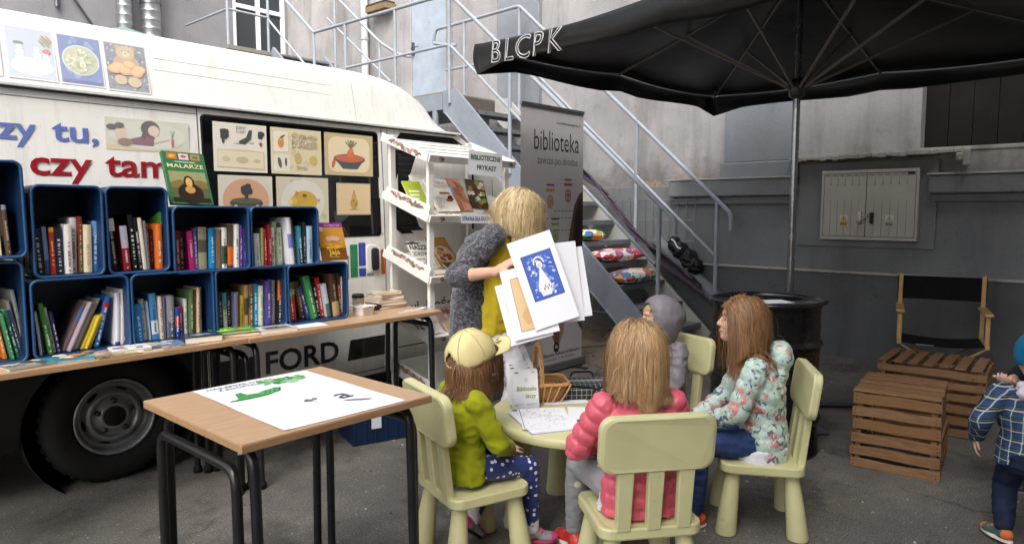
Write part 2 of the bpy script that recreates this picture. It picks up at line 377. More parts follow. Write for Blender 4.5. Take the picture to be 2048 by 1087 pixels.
# cable and a patched spot on the grey base
pt = MB(M=frame((-.0325, 1.02 - 3, 1.13), (0, -1, 0), (-1, 0, 0))); pt.disc(0, 0, .07, .15, 0, C('#7f8285'), n=40, wob=.10); pt.disc(.02, -.12, .06, .07, 1, C('#85888b'), n=26, wob=.12)
pt.build('filler_patch', plaster('filler', C('#75787b'), C('#686b6e'), C('#53565a')), bl)
wc = MB(); wc.tube([(-.06, y - 3, .012 + .006 * math.sin(y * 9)) for y in np.linspace(.9, 2.6, 20)], .012, 6, C('#99958c')); wc.build('loose_edge', LEDGEM, bl)

# end wall of the yard with its glazed door and the ventilation ducts
ew = thing('end_building', 'grey plastered building at the end of the yard behind the van roof', 'building', (2.0, 11.5, 0))
m = MB()
for (x0, x1, z0, z1) in ((-9, 3.88, -.1, 12), (4.86, 4.91, -.1, 12), (3.88, 4.86, -.1, 3.5), (3.88, 4.86, 6.1, 12)): m.box(x0, x1, 0, .35, z0, z1)
m.build('wall', ENDWALL, ew)
fr = MB(); WHT = C('#d7d8da')
for (x0, x1, z0, z1) in ((3.88, 3.95, 3.5, 6.1), (4.79, 4.86, 3.5, 6.1), (4.32, 4.39, 3.5, 6.1)): fr.box(x0, x1, .02, .12, z0, z1, WHT)
for z in (3.5, 4.78, 6.03):
    for x0, x1 in ((3.95, 4.32), (4.39, 4.79)): fr.box(x0, x1, .02, .12, z, z + .07, WHT)
dw = fr.build('glazed_door', PLASTIC, ew, bevel=.006)
for x0, x1 in ((3.95, 4.32), (4.39, 4.79)):
    for z0, z1 in ((3.57, 4.78), (4.85, 6.03)):
        q = MB(); q.box(x0, x1, .06, .075, z0, z1, C('#2c3236')); q.build('pane', GLASS, dw)
for dx, rr_ in ((2.10, .105), (2.47, .135)):
    q = MB(); prof = []
    z = 3.2
    while z < 9: prof += [(rr_, z), (rr_, z + .09), (rr_ * 1.04, z + .10), (rr_ * 1.04, z + .115), (rr_, z + .125)]; z += .13
    q.lathe(prof, 18, C('#a3a5a8'), M=TR(dx, -.22, 0)); d = q.build('ventilation_duct', METAL, ew)
    c = MB(); c.lathe([(rr_ * 1.09, 4.45), (rr_ * 1.09, 4.50)], 18, C('#777a7d'), M=TR(dx, -.22, 0)); c.box(dx - .02, dx + .02, -.22 + rr_, 0, 4.455, 4.495, C('#777a7d')); c.build('clamp', METAL, d)
pr = MB(); pr.tube([(1.28, -.05, 12), (1.28, -.05, 4.2)], .03, 8, C('#6c6c70')); pr.tube([(1.28, -.06, 4.9), (1.5, -.06, 4.35), (1.8, -.06, 3.9)], .018, 8, C('#5c5c60')); pr.build('conduit', METAL, ew)
# green pavilion top that shows over the van
gp = thing('green_pavilion', 'green pavilion tent whose pointed top shows over the van roof', 'tent', (3.72, 10.3, -.10))
q = MB(); q.add([(-.9, -.9, 3.50), (.9, -.9, 3.50), (.9, .9, 3.50), (-.9, .9, 3.50), (0, 0, 3.92)], [(0, 1, 4), (1, 2, 4), (2, 3, 4), (3, 0, 4)], C('#5d7d74'))
for a in range(4):
    p = [(-.9, -.9), (.9, -.9), (.9, .9), (-.9, .9)]; b = p[(a + 1) % 4]; p = p[a]; q.add([(p[0], p[1], 3.2), (b[0], b[1], 3.2), (b[0], b[1], 3.50), (p[0], p[1], 3.50)], [(0, 1, 2, 3)], C('#5d7d74'))
q.build('canopy', FABRIC, gp)
for a, b in ((-.86, -.86), (.86, -.86), (.86, .86), (-.86, .86)):
    q = MB(); q.box(a - .02, a + .02, b - .02, b + .02, .1, 3.50, C('#c8c8c8')); q.build('leg', METAL, gp)

# ================================================================== STEEL STAIRCASE
st = thing('metal_staircase', 'grey painted steel staircase with tubular handrails climbing to a landing', 'staircase', (5.7, 3.3, 0))
SG = C('#7f858d'); SD = C('#5d6167'); TREADC = C('#6f7378')
OX, OY = 5.7, 3.3
def sp(x, y, z): return (x - OX, y - OY, z)
XN, XF_ = 5.72, 6.62
LZ, LY = 2.70, 5.95                   # landing height and where the flight meets it
def zl(y): return (y - 3.17) * (LZ / (LY - 3.17)) if y > 3.17 else 0      # line of the nosings
for x in (XN, XF_):
    m = MB(); d = Vector((0, LY - 3.17, LZ)).normalized(); up = Vector((0, -d.z, d.y))
    a = Vector(sp(x, 3.17, .02)); b = Vector(sp(x, LY, LZ + .02)); h = .24
    # plate with a horizontal foot and a plumb head
    pts = [(3.42, 0), (3.14, 0), (3.12, .08), (LY - .02, LZ + .06), (LY + .2, LZ + .06), (LY + .2, LZ - .2), (LY + .15, LZ - .2)]
    vs = [sp(x - .02, y, z) for y, z in pts] + [sp(x + .02, y, z) for y, z in pts]; n = len(pts)
    m.add(vs, [tuple(range(n)), tuple(range(2 * n - 1, n - 1, -1))] + [(i, i + n, (i + 1) % n + n, (i + 1) % n) for i in range(n)], SG if x == XN else C('#a3a39c'))
    # flange along the lower and upper edges
    m.beam(sp(x, 3.40, .0), sp(x, LY + .15, LZ - .2), .09, .012, SG)
    m.build('stringer', GREYMET, st, bevel=.004)
NS = 12
GRATE = amat('tread_plate', .55, .5, metal=.2, var=.2, vscale=12, wear=.8)
for i in range(NS):
    z = LZ * (i + 1) / (NS + 1) ; y = 3.17 + (LY - 3.17) * (i + 1) / (NS + 1)
    m = MB(); m.box(XN + .022 - OX, XF_ - .022 - OX, y - .13 - OY, y + .12 - OY, z - .006, z, TREADC)
    m.box(XN + .022 - OX, XF_ - .022 - OX, y - .136 - OY, y - .131 - OY, z - .045, z + .001, TREADC); m.box(XN + .022 - OX, XF_ - .022 - OX, y + .121 - OY, y + .126 - OY, z - .04, z - .001, TREADC)
    for k in range(13):
        xx = XN + .06 + k * .064; m.box(xx - OX, xx + .02 - OX, y - .12 - OY, y + .11 - OY, z, z + .003, C('#7d8186'))
    m.build('tread', GRATE, st)
# landing with its edge beams, then the upper flight
m = MB(); m.box(XN - OX, XF_ + .1 - OX, LY + .2 - OY, 8.72 - OY, LZ + .03, LZ + .055, C('#77736a')); m.build('landing_plate', GREYMET, st, bevel=.003)
for x in (XN, XF_):
    m = MB(); m.box(x - .02 - OX, x + .02 - OX, LY + .21 - OY, 8.72 - OY, LZ - .16, LZ + .028, SG); m.build('landing_beam', GREYMET, st, bevel=.004)
m = MB(); m.box(XN + .022 - OX, XF_ - .022 - OX, LY + .20 - OY, LY + .24 - OY, LZ - .14, LZ + .028, C('#57504a')); m.build('landing_beam', GREYMET, st, bevel=.004)
for i in range(6):
    y = 8.78 + i * .2; z = LZ + .17 * (i + 1)
    m = MB(); m.box(XN + .022 - OX, XF_ - .022 - OX, y - OY, y + .24 - OY, z - .03, z, TREADC); m.build('tread', GRATE, st)
for x in (XN, XF_):
    m = MB(); m.beam(sp(x, 8.7, LZ + .0), sp(x, 10.0, LZ + 1.06), .04, .2, SG); m.build('stringer', GREYMET, st, bevel=.004)
m = MB(); m.box(5.0 - OX, 6.85 - OX, 9.95 - OY, 11.45 - OY, LZ + 1.0, LZ + 1.06, C('#77736a')); m.build('landing_plate', GREYMET, st, bevel=.003)
for p in ((XN, 6.3), (XN, 8.6), (5.05, 10.1), (5.05, 11.3), (6.6, 6.3)):
    m = MB(); m.tube([sp(p[0], p[1], 0), sp(p[0], p[1], LZ - .16 if p[1] < 9 else LZ + .99)], .04, 10, SG); m.build('support_post', GREYMET, st)
RC = C('#8f959c'); rt_ = .022
def rail(pts, r=rt_, rad=.08): m = MB(); m.tube(arc_pts([sp(*p) for p in pts], rad), r, 10, RC); return m.build('handrail', GREYMET, st)
def post(x, y, z0, z1, r=.021): m = MB(); m.tube([sp(x, y, z0), sp(x, y, z1)], r, 10, RC); return m.build('rail_post', GREYMET, st)
sl = LZ / (LY - 3.17)
RH = 1.02
# near side: top rail ends in a short drop, mid rail, posts
xn = XN - .03
rail([(xn, 3.08, 1.14), (xn, 3.08, 1.28), (xn, 3.12, 1.31), (xn, 6.02, LZ + 1.14), (xn, 8.80, LZ + 1.16)], rad=.03)
rail([(xn, 3.27, .86), (xn, 6.02, LZ + .57), (xn, 8.80, LZ + .57)], .017)
post(xn, 3.24, .20, 1.40); post(xn, 5.08, zl(5.08) - .1, zl(5.08) + 1.14); post(xn, 6.02, LZ - .1, LZ + 1.5); post(xn, 7.0, LZ, LZ + 1.16); post(xn, 8.05, LZ, LZ + 1.16); post(xn, 8.80, LZ, LZ + 1.16)
rail([(xn, 8.80, LZ + 1.16), (xn, 10.03, LZ + 2.16)]); rail([(xn, 8.80, LZ + .55), (xn, 10.03, LZ + 1.56)], .017)
post(xn, 10.03, LZ + .9, LZ + 2.2); post(5.05, 10.03, LZ + .9, LZ + 2.2)
rail([(xn, 10.03, LZ + 1.58), (5.05, 10.03, LZ + 1.58), (5.05, 11.4, LZ + 1.58)], .018, .02); rail([(xn, 10.03, LZ + 2.16), (5.05, 10.03, LZ + 2.16), (5.05, 11.4, LZ + 2.16)], .02, .02)
# wall side
xf = XF_ + .03
rail([(xf, 2.98, 1.16), (xf, 2.98, 1.31), (xf, 3.02, 1.36), (xf, 5.78, LZ + 1.16), (xf, 7.30, LZ + 1.13), (xf, 7.36, LZ + .95), (xf, 6.9, LZ + .86)], rad=.05)
rail([(xf, 3.12, .88), (xf, 5.78, LZ + .55), (xf, 7.1, LZ + .56)], .017)
post(xf, 3.13, .10, 1.44); post(xf, 4.08, zl(4.08) - .06, 2.34); post(xf, 5.78, LZ - .1, LZ + 1.16); post(xf, 6.75, LZ, LZ + 1.14)
rail([(xf, 7.85, LZ + .84), (xf, 8.12, LZ + .92), (xf, 8.55, LZ + 1.16), (xf, 10.1, LZ + 2.4)], rad=.12); rail([(xf, 8.3, LZ + .55), (xf, 9.9, LZ + 1.75)], .016)
post(xf, 8.55, LZ, LZ + 1.15); post(xf, 9.68, LZ + .6, LZ + 2.1)
# big grey pipe lying against the wall side stringer
m = MB(); m.tube([sp(6.74, 2.70, .085), sp(6.74, 3.86, 1.03)], .075, 14, C('#6c7076')); m.build('pipe', amat('grey_pipe', .6, .4, var=.15, vscale=8), None, loc=(OX, OY, 0), label='thick grey pipe leaning along the wall side of the stairs', cat='pipe')
# wire grid behind the steps
wg = MB()
for k in range(3): wg.tube([(0, y, z) for y, z in ((0, k * .22), (1.6, k * .22))], .005, 5, C('#a0a2a4'))
for k in range(17): wg.tube([(.008, k * .1, 0), (.008, k * .1, .46)], .004, 5, C('#8e9092'))
for zz, yy in ((1.03, 3.45), (.16, 4.35)):
    w2 = MB(); w2.v = list(wg.v); w2.f = list(wg.f); w2.c = list(wg.c); w2.mi = list(wg.mi); w2.sm = list(wg.sm)
    w2.build('wire_grid', METAL, None, loc=(6.80, yy, zz), label='wire mesh panel on the wall behind the upper steps' if zz > 1 else 'low wire mesh panel on the ground behind the stringer', cat='wire mesh')
# litter on the ground by the stairs
lt = MB(); rr = random.Random(5)
for i in range(240):
    x = rr.uniform(4.9, 6.7); y = rr.uniform(2.6, 5.2); a = rr.uniform(0, 6.3); s = rr.uniform(.008, .03)
    lt.add([(x, y, .004), (x + s * math.cos(a), y + s * math.sin(a), .012), (x + s * 1.6 * math.cos(a + .5), y + s * 1.6 * math.sin(a + .5), .006)], [(0, 1, 2)], C(rr.choice(['#8a7a60', '#6b5d48', '#b1a68f', '#4d4436'])))
for i in range(500):
    x = rr.uniform(.2, 6.6); y = rr.uniform(.3, 3.2); s = rr.uniform(.002, .006)
    lt.hexa([(x - s, y - s, 0), (x + s, y - s, 0), (x + s, y + s, 0), (x - s, y + s, 0), (x - s * .4, y - s * .5, s), (x + s * .5, y - s * .4, s), (x + s * .4, y + s * .5, s), (x - s * .5, y + s * .4, s)], C(rr.choice(['#8f887c', '#6d675f', '#aaa396', '#4c4843'])))
lt.build('litter', amat('dry_litter', .9, .2), label='leaves and grit scattered on the asphalt', cat='litter', kind='stuff')
tw = MB(); tw.tube([(5.55, 4.0, .01), (5.7, 3.9, .02), (5.9, 3.86, .012), (6.02, 3.74, .02)], .008, 6, C('#8a8272')); tw.tube([(5.7, 3.9, .02), (5.76, 3.98, .015)], .005, 5, C('#8a8272'))
tw.build('twig', amat('bark', .9, .2, var=.3), label='bare twig lying on the ground by the stair foot', cat='twig')

# ================================================================== THE VAN
van = thing('library_van', 'white high-roof library van with lettering and pictures on its side', 'van', (1.2, 3.72, 0))
VX, VY = 1.2, 3.72
WH = C('#e9e7e1'); WC = 1.233; FWC = 4.42; RAD = .33
def side_y(z):                        # the side wall's bulge and tumblehome
    return float(np.interp(z, [.24, .32, .48, .7, 1.1, 1.5, 1.91, 2.0], [.05, .012, 0, -.004, 0, .010, .030, .035]))
def top_z(x): return float(np.interp(x, [-3, 3.62, 3.70, 4.50, 4.98, 5.05], [1.91, 1.91, 1.87, 1.30, 1.02, .96]))
def arch(x, z0=.26):
    for c in (WC, FWC):
        d = abs(x - c)
        if d < .41: return max(z0, .33 + math.sqrt(.41 ** 2 - d * d) * .92)
    return z0
def plan_y(x): return float(np.interp(x, [-3, 3.9, 4.5, 4.9, 5.05], [0, 0, .05, .14, .28]))
xs = sorted(set([round(t, 3) for t in list(np.arange(-2.2, 5.06, .06)) + [WC - .41, WC + .41, FWC - .41, FWC + .41] + list(np.arange(WC - .42, WC + .43, .02)) + list(np.arange(FWC - .42, FWC + .43, .02))]))
m = MB(); NR = 18
for far in (0, 1):
    vs = []
    for x in xs:
        zb, zt = arch(x), top_z(x)
        for k in range(NR + 1):
            z = zb + (zt - zb) * k / NR; y = side_y(z) + plan_y(x); vs.append((x - VX, 1.95 - y if far else y, z))
    fs = []
    for i in range(len(xs) - 1):
        for k in range(NR):
            f = (i * (NR + 1) + k, (i + 1) * (NR + 1) + k, (i + 1) * (NR + 1) + k + 1, i * (NR + 1) + k + 1); fs.append(f[::-1] if far else f)
    m.add(vs, fs, WH, smooth=True)
# bonnet, windscreen base sheet, nose, floor and back
tp = []
for x in xs:
    z = top_z(x); y0 = side_y(z) + plan_y(x); tp += [(x - VX, y0, z), (x - VX, .975, z + (.03 if x > 3.7 else 0)), (x - VX, 1.95 - y0, z)]
m.add(tp, [f for i in range(len(xs) - 1) for f in ((3 * i, 3 * i + 3, 3 * i + 4, 3 * i + 1), (3 * i + 1, 3 * i + 4, 3 * i + 5, 3 * i + 2))], WH, smooth=True)
m.add([(5.04 - VX, .3, .26), (5.04 - VX, 1.65, .26), (5.04 - VX, 1.67, .98), (5.04 - VX, .29, .98)], [(0, 1, 2, 3)], WH)
m.add([(-2.2 - VX, .03, .26), (-2.2 - VX, 1.92, .26), (-2.2 - VX, 1.92, 1.91), (-2.2 - VX, .03, 1.91)], [(3, 2, 1, 0)], WH)
m.build('body', PAINT, van)
m = MB(); m.box(-2.2 - VX, 4.9 - VX, .28, 1.7, .27, .50, C('#1a1a1a')); 
for c in (WC, FWC):
    pr = [(.405, 0), (.405, .30), (.05, .30)]; m.lathe(pr, 30, C('#141414'), M=TR(c - VX, .02, .33) @ RX(-math.pi / 2))
m.box(-2.2 - VX, WC - .42 - VX, .04, .28, .27, .30, C('#1a1a1a')); m.build('underbody', RUBBER, van)
# black panel along the lower rear quarter
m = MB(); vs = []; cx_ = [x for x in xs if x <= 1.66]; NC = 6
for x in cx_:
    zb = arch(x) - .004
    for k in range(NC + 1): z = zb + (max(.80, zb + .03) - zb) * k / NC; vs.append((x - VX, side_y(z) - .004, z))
m.add(vs, [(i * (NC + 1) + k, (i + 1) * (NC + 1) + k, (i + 1) * (NC + 1) + k + 1, i * (NC + 1) + k + 1) for i in range(len(cx_) - 1) for k in range(NC)], C('#121314'), smooth=True); m.build('lower_panel', PLASTIC, van)
# raised roof
def hr(x):                             # height factor of the raised roof along the van
    if x < 2.7: return 1.0
    t = min(1., (x - 2.7) / .93); return max(0., 1 - t ** 2.6) ** .75
m = MB(); rp = [(0.02, 1.925), (.030, 1.955), (.075, 2.17), (.10, 2.225), (.15, 2.265), (.25, 2.285), (.5, 2.30), (.975, 2.305)]
full = rp + [(1.95 - y, z) for y, z in rp[-2::-1]]; vs = []; rx = [x for x in np.arange(-2.2, 2.7, .1)] + list(np.linspace(2.7, 3.63, 34))
for x in rx:
    h = hr(x); inset = .25 * (1 - h) ** 1.5
    for y, z in full:
        yy = y + (inset if y < .975 else -inset) * (1 if abs(y - .975) > .01 else 0) * min(1, (z - 1.925) / .1); vs.append((x - VX, yy, 1.925 + (z - 1.925) * h))
n = len(full); m.add(vs, [(i * n + k, (i + 1) * n + k, (i + 1) * n + k + 1, i * n + k + 1) for i in range(len(rx) - 1) for k in range(n - 1)], WH, smooth=True)
m.add(vs[:n], [tuple(range(n))], WH); hroof = m.build('high_roof', PAINT, van)
def roof_y(z): return float(np.interp(z, [p[1] for p in rp], [p[0] for p in rp]))
for z in (2.135, 2.075):               # pressed ribs
    m = MB(); m.tube([(x - VX, roof_y(z) + .002, z - .0 * x) for x in np.linspace(1.5, 2.62, 12)], [.004] * 11 + [.001], 6, WH); m.build('roof_rib', PAINT, hroof)
m = MB(); m.tube([(2.72 - VX, roof_y(z) - .0005, z) for z in np.linspace(1.94, 2.21, 8)], .0016, 4, C('#9b9a96')); m.build('roof_seam', RUBBER, hroof)
m = MB(); m.box(-2.2 - VX, 3.63 - VX, .004, .04, 1.908, 1.924, C('#dedcd6')); m.box(-2.2 - VX, 3.6 - VX, .016, .04, 1.899, 1.9075, C('#2a2a2a')); m.build('drip_rail', PAINT, van, bevel=.003)
# panel gaps
def gap(pts, w=.006, col='#3a3a3a', nm='panel_gap', off=-.0015):
    q = MB(); q.tube([(x - VX, side_y(z) + plan_y(x) + off + w * .35, z) for x, z in pts], w / 2, 5, C(col)); return q.build(nm, RUBBER, van)
gap([(x, 1.868) for x in np.linspace(-2.1, 1.69, 20)], .006, '#8c8a85'); gap([(1.697, z) for z in np.linspace(.3, 1.9, 16)])
gap([(2.915, z) for z in np.linspace(.3, 1.9, 16)]); gap([(2.965, z) for z in np.linspace(.3, 1.9, 16)], .005, '#77756f')
gap([(x, 1.205) for x in np.linspace(2.30, 2.91, 8)], .005, '#9a9892'); gap([(x, .295) for x in np.linspace(1.75, 2.91, 12)])
gap([(x, .60) for x in np.linspace(2.97, 4.0, 10)], .008, '#8f8d88'); gap([(x, .42) for x in np.linspace(2.97, 4.0, 10)], .01, '#55534f'); gap([(3.98, z) for z in np.linspace(.75, 1.6, 8)])
def on_side(x, z, off=0.): return Matrix(((1, 0, 0, x - VX), (0, 0, -1, side_y(z) + plan_y(x) - off), (0, 1, 0, z), (0, 0, 0, 1)))
def rrect(x0, y0, x1, y1, r, n=5):
    P = []
    for cx, cy, a in ((x1 - r, y1 - r, 0), (x0 + r, y1 - r, 1), (x0 + r, y0 + r, 2), (x1 - r, y0 + r, 3)):
        for k in range(n + 1):
            t = math.pi / 2 * (a + k / n); P.append((cx + r * math.cos(t), cy + r * math.sin(t)))
    return P
def slab(name, pts, d0, d1, col, mat, par, bev=.0):      # prism standing on the van's side, pts in (x, z)
    q = MB(); n = len(pts); a = sum(pts[i][0] * pts[(i + 1) % n][1] - pts[(i + 1) % n][0] * pts[i][1] for i in range(n))
    if a < 0: pts = pts[::-1]
    vs = [(x - VX, side_y(z) + plan_y(x) - d0, z) for x, z in pts] + [(x - VX, side_y(z) + plan_y(x) - d1, z) for x, z in pts]
    q.add(vs, [tuple(range(n, 2 * n)), tuple(range(n - 1, -1, -1))] + [(i, (i + 1) % n, (i + 1) % n + n, i + n) for i in range(n)], col); return q.build(name, mat, par, bevel=bev)
wn = slab('side_window', rrect(1.722, 1.20, 2.875, 1.862, .02), -.004, .006, C('#0c0d0e'), GLASS, van)
slab('window_rubber', [p for p in rrect(1.712, 1.19, 2.885, 1.872, .026)], -.004, .003, C('#1c1c1c'), RUBBER, wn)
cw = slab('cab_window', [(3.03, 1.25), (3.05, 1.80), (3.10, 1.865), (3.56, 1.865), (3.64, 1.83), (4.34, 1.33), (4.36, 1.25), (4.30, 1.22), (3.08, 1.22)], -.004, .005, C('#191c1f'), GLASS, van)
slab('window_rubber', [(3.00, 1.24), (3.02, 1.81), (3.08, 1.885), (3.57, 1.885), (3.66, 1.845), (4.37, 1.34), (4.39, 1.24), (4.32, 1.20), (3.06, 1.20)], -.004, .003, C('#121212'), RUBBER, cw)
q = MB(); q.box(3.72 - VX, 3.76 - VX, side_y(1.5) - .008, side_y(1.5) - .004, 1.22, 1.74, C('#0b0b0b')); q.build('window_bar', RUBBER, cw)
ws = MB(); ws.add([(3.72 - VX, .10, 1.872), (4.47 - VX, .13, 1.345), (4.47 - VX, 1.82, 1.345), (3.72 - VX, 1.85, 1.872)], [(0, 1, 2, 3)], C('#20262a')); ws.v = [(a, b, c + .03) for a, b, c in ws.v]; ws.build('windscreen', GLASS, van)
# sliding door handle in its cup, colour blocks of the logo
slab('handle_cup', rrect(2.757, .955, 2.872, 1.135, .03), -.004, .004, C('#f1efe9'), PAINT, van, .003)
slab('door_handle', rrect(2.79, .965, 2.845, 1.115, .022), .0045, .03, C('#1e1f22'), PLASTIC, van, .01)
for x0, x1, z0, z1, c in ((2.632, 2.69, .93, 1.14, '#12804f'), (2.698, 2.752, 1.0, 1.15, '#2b3fa5'), (2.698, 2.752, .932, .985, '#2b3fa5'), (2.76, 2.815, .93, .948, '#7c7f86'), (2.877, 2.908, .935, 1.10, '#b4572b')):
    slab('colour_block', [(x0, z0), (x1, z0), (x1, z1), (x0, z1)], .0006, .0016, C(c), PAINT, van)
q = MB()
for k in range(11): q.add([(2.612 - VX, 0, 0), (2.622 - VX, 0, 0), (2.622 - VX, 0, .008), (2.612 - VX, 0, .008)], [(0, 1, 2, 3)], C('#2c3350'), M=TR(0, side_y(1.0) - .0015, .92 + k * .014))
q.build('url_lettering', PAINT, van)
# lettering
def letter(t, x, z, h, col, bold, width, nm='lettering', align='L'):
    yy = min(side_y(z + t_ * h) for t_ in (-.35, 0, .25, .5, .75, 1)); q = MB(M=Matrix(((1, 0, 0, x - VX), (0, 0, -1, yy - .0004), (0, 1, 0, z), (0, 0, 0, 1)))); q.text(t, 0, 0, h, 1, C(col), align, bold, width=width)
    return q.build(nm, PAINT, van)
letter('czy', .745, 1.676, .10, '#6377b8', .02, .215); letter('tu,', 1.02, 1.68, .098, '#6377b8', .02, .195)
letter('czy', .925, 1.522, .112, '#971a28', .02, .255); letter('tam', 1.235, 1.526, .112, '#971a28', .02, .30)
letter('FORD', 2.03, .41, .125, '#141414', .02, .50)
for x0, x1 in ((1.72, 1.985), (2.60, 2.90)): slab('black_bar', [(x0, .39), (x1 - .0, .39), (x1, .525), (x0 + .02, .525)], .0006, .0016, C('#141414'), PAINT, van)
letter('ul.', 3.13, .655, .07, '#23252b', .012, .09); letter('Kościuszki 17', 3.27, .655, .07, '#23252b', .012, .66)
# wheels
def wheel(cx):
    w = thing('wheel', None, None); w.parent = van; w.location = (cx - VX, .035, RAD)
    B = RX(math.pi / 2)                                 # lathe axis points to -Y (outwards)
    q = MB(); q.lathe([(.19, -.19), (.30, -.195), (.325, -.17), (.33, -.10), (.33, -.05), (.322, -.008), (.295, .014), (.25, .018), (.205, .006), (.19, -.004), (.185, -.02)], 44, C('#191919'), M=B)
    for k in range(40):
        a = 2 * math.pi * k / 40; q.box(-.011, .011, -.009, .004, -.17, -.02, C('#141414'), M=B @ RZ(a) @ TR(0, .331, 0))
    q.build('tyre', RUBBER, w)
    q = MB(); q.lathe([(.188, -.008), (.192, .008), (.184, .012), (.177, .002), (.172, -.032), (.160, -.052), (.146, -.050), (.128, -.022), (.116, -.010), (.106, -.012), (.100, -.034), (.092, -.038), (.066, -.008), (.056, -.004), (.05, -.012), (.0, -.012)], 44, C('#86888b'), M=B)
    for k in range(5):
        a = 2 * math.pi * k / 5 + .3; q.lathe([(.014, -.03), (.014, -.008), (.0, -.004)], 6, C('#3c3d3f'), M=B @ RZ(a) @ TR(.079, 0, 0))
    rim = q.build('rim', amat('wheel_steel', .4, .5, metal=.55, var=.25, vscale=14, wear=.5), w)
    for k in range(6):
        q = MB(); a = 2 * math.pi * k / 6 + .2; q.disc(0, 0, .030, .011, 0, C('#060606'), M=B @ RZ(a) @ TR(.1385, 0, -.0345) @ RY(.99) @ RZ(math.pi / 2)); q.build('vent_hole', RUBBER, rim)
    q = MB(); q.lathe([(.047, -.012), (.047, .002), (.04, .006), (0, .006)], 20, C('#0d0d0d'), M=B)
    q.build('hub_cap', RUBBER, rim)
    return w
wheel(WC); wheel(FWC)

# ---- pictures taped to the van; every one drawn in its own plane
def poster(name, M, w, h, bg, draw, label, group=None, cat='poster', mat=None, thick=.0008, wash=0.):
    q = MB(M=M); q.box(-w / 2, w / 2, -h / 2, h / 2, -thick, 0.0001, C(bg)); draw(q, w, h)
    q.c = [tuple(a * (1 - wash) + .66 * wash for a in c) for c in q.c]  # pales the print colours, painting in the bright reflection on the pictures
    return q.build(name, mat or PAPER, label=label, cat=cat, group=group)
def van_plane(x0, z1, x1, z0, off=.009):
    x, z = (x0 + x1) / 2, (z0 + z1) / 2; y = VY + side_y(z) - off
    return Matrix(((1, 0, 0, x), (0, 0, -1, y), (0, 1, 0, z), (0, 0, 0, 1))), x1 - x0, z1 - z0
def roof_plane(x0, z1, x1, z0):
    ya, yb = roof_y(z0), roof_y(z1); v = Vector((0, yb - ya, z1 - z0)).normalized(); n = Vector((1, 0, 0)).cross(v)
    o = Vector(((x0 + x1) / 2, VY + (ya + yb) / 2, (z0 + z1) / 2)) + n * .0035
    return Matrix(((1, v.x, n.x, o.x), (0, v.y, n.y, o.y), (0, v.z, n.z, o.z), (0, 0, 0, 1))), x1 - x0, math.hypot(yb - ya, z1 - z0)
def d_snow(q, w, h):
    q.rect(-w * .46, -h * .47, w * .46, h * .47, 0, C('#c3cfe0')); q.disc(0, -h * .25, w * .44, h * .17, 1, C('#eef0f4'))
    for cx, cy in ((-.22, 0), (.12, -.02), (.30, -.08)):
        q.disc(w * cx, h * (cy - .12), w * .10, h * .08, 2, C('#f7f7f5')); q.disc(w * cx, h * cy, w * .08, h * .07, 3, C('#fbfbf9')); q.disc(w * cx, h * (cy + .11), w * .06, h * .05, 4, C('#fdfdfb'))
        for k in range(3): q.disc(w * cx, h * (cy - .10 + .05 * k), w * .009, None, 5, C('#3b3430'), n=8)
    q.disc(-w * .24, h * .18, w * .10, h * .03, 5, C('#5f8062')); q.disc(w * .32, h * .07, w * .085, h * .05, 5, C('#d65a4f'), wob=.1)
    for k in range(6): q.disc(w * (.24 + .03 * k), h * (.22 + .05 * (k % 3)), w * .10, h * .02, 4 + k % 2, C('#c98a45' if k % 2 else '#7d9a4b'), rot=2.2)
def d_salad(q, w, h):
    q.rect(-w * .47, -h * .47, w * .47, h * .47, 0, C('#5672b4'))
    rr = random.Random(2)
    for k in range(30): q.disc(rr.uniform(-.4, .4) * w, rr.uniform(-.42, .42) * h, w * rr.uniform(.03, .09), None, 1, C(rr.choice(['#6d86bf', '#4763a8', '#8097c6'])), wob=.3)
    q.rect(-w * .44, -h * .46, w * .44, -h * .40, 2, C('#223f96')); q.disc(0, 0, w * .42, h * .30, 2, C('#cfe0df'), n=26); q.disc(0, 0, w * .39, h * .275, 3, C('#bfc2a0'), n=26)
    for k in range(46):
        a = rr.uniform(0, 6.3); r = rr.random() ** .5 * .32; q.disc(r * math.cos(a) * w, r * .72 * math.sin(a) * h, w * rr.uniform(.025, .07), h * rr.uniform(.015, .045), 4 + k % 4, C(rr.choice(['#e8e6cf', '#c9cf9f', '#f2f0e4', '#a8b37c', '#dcd7b4'])), rot=a, wob=.15)
    q.disc(w * .03, -h * .1, w * .07, h * .06, 9, C('#f4f2ea')); q.disc(w * .03, -h * .1, w * .04, h * .04, 10, C('#e6c34c'))
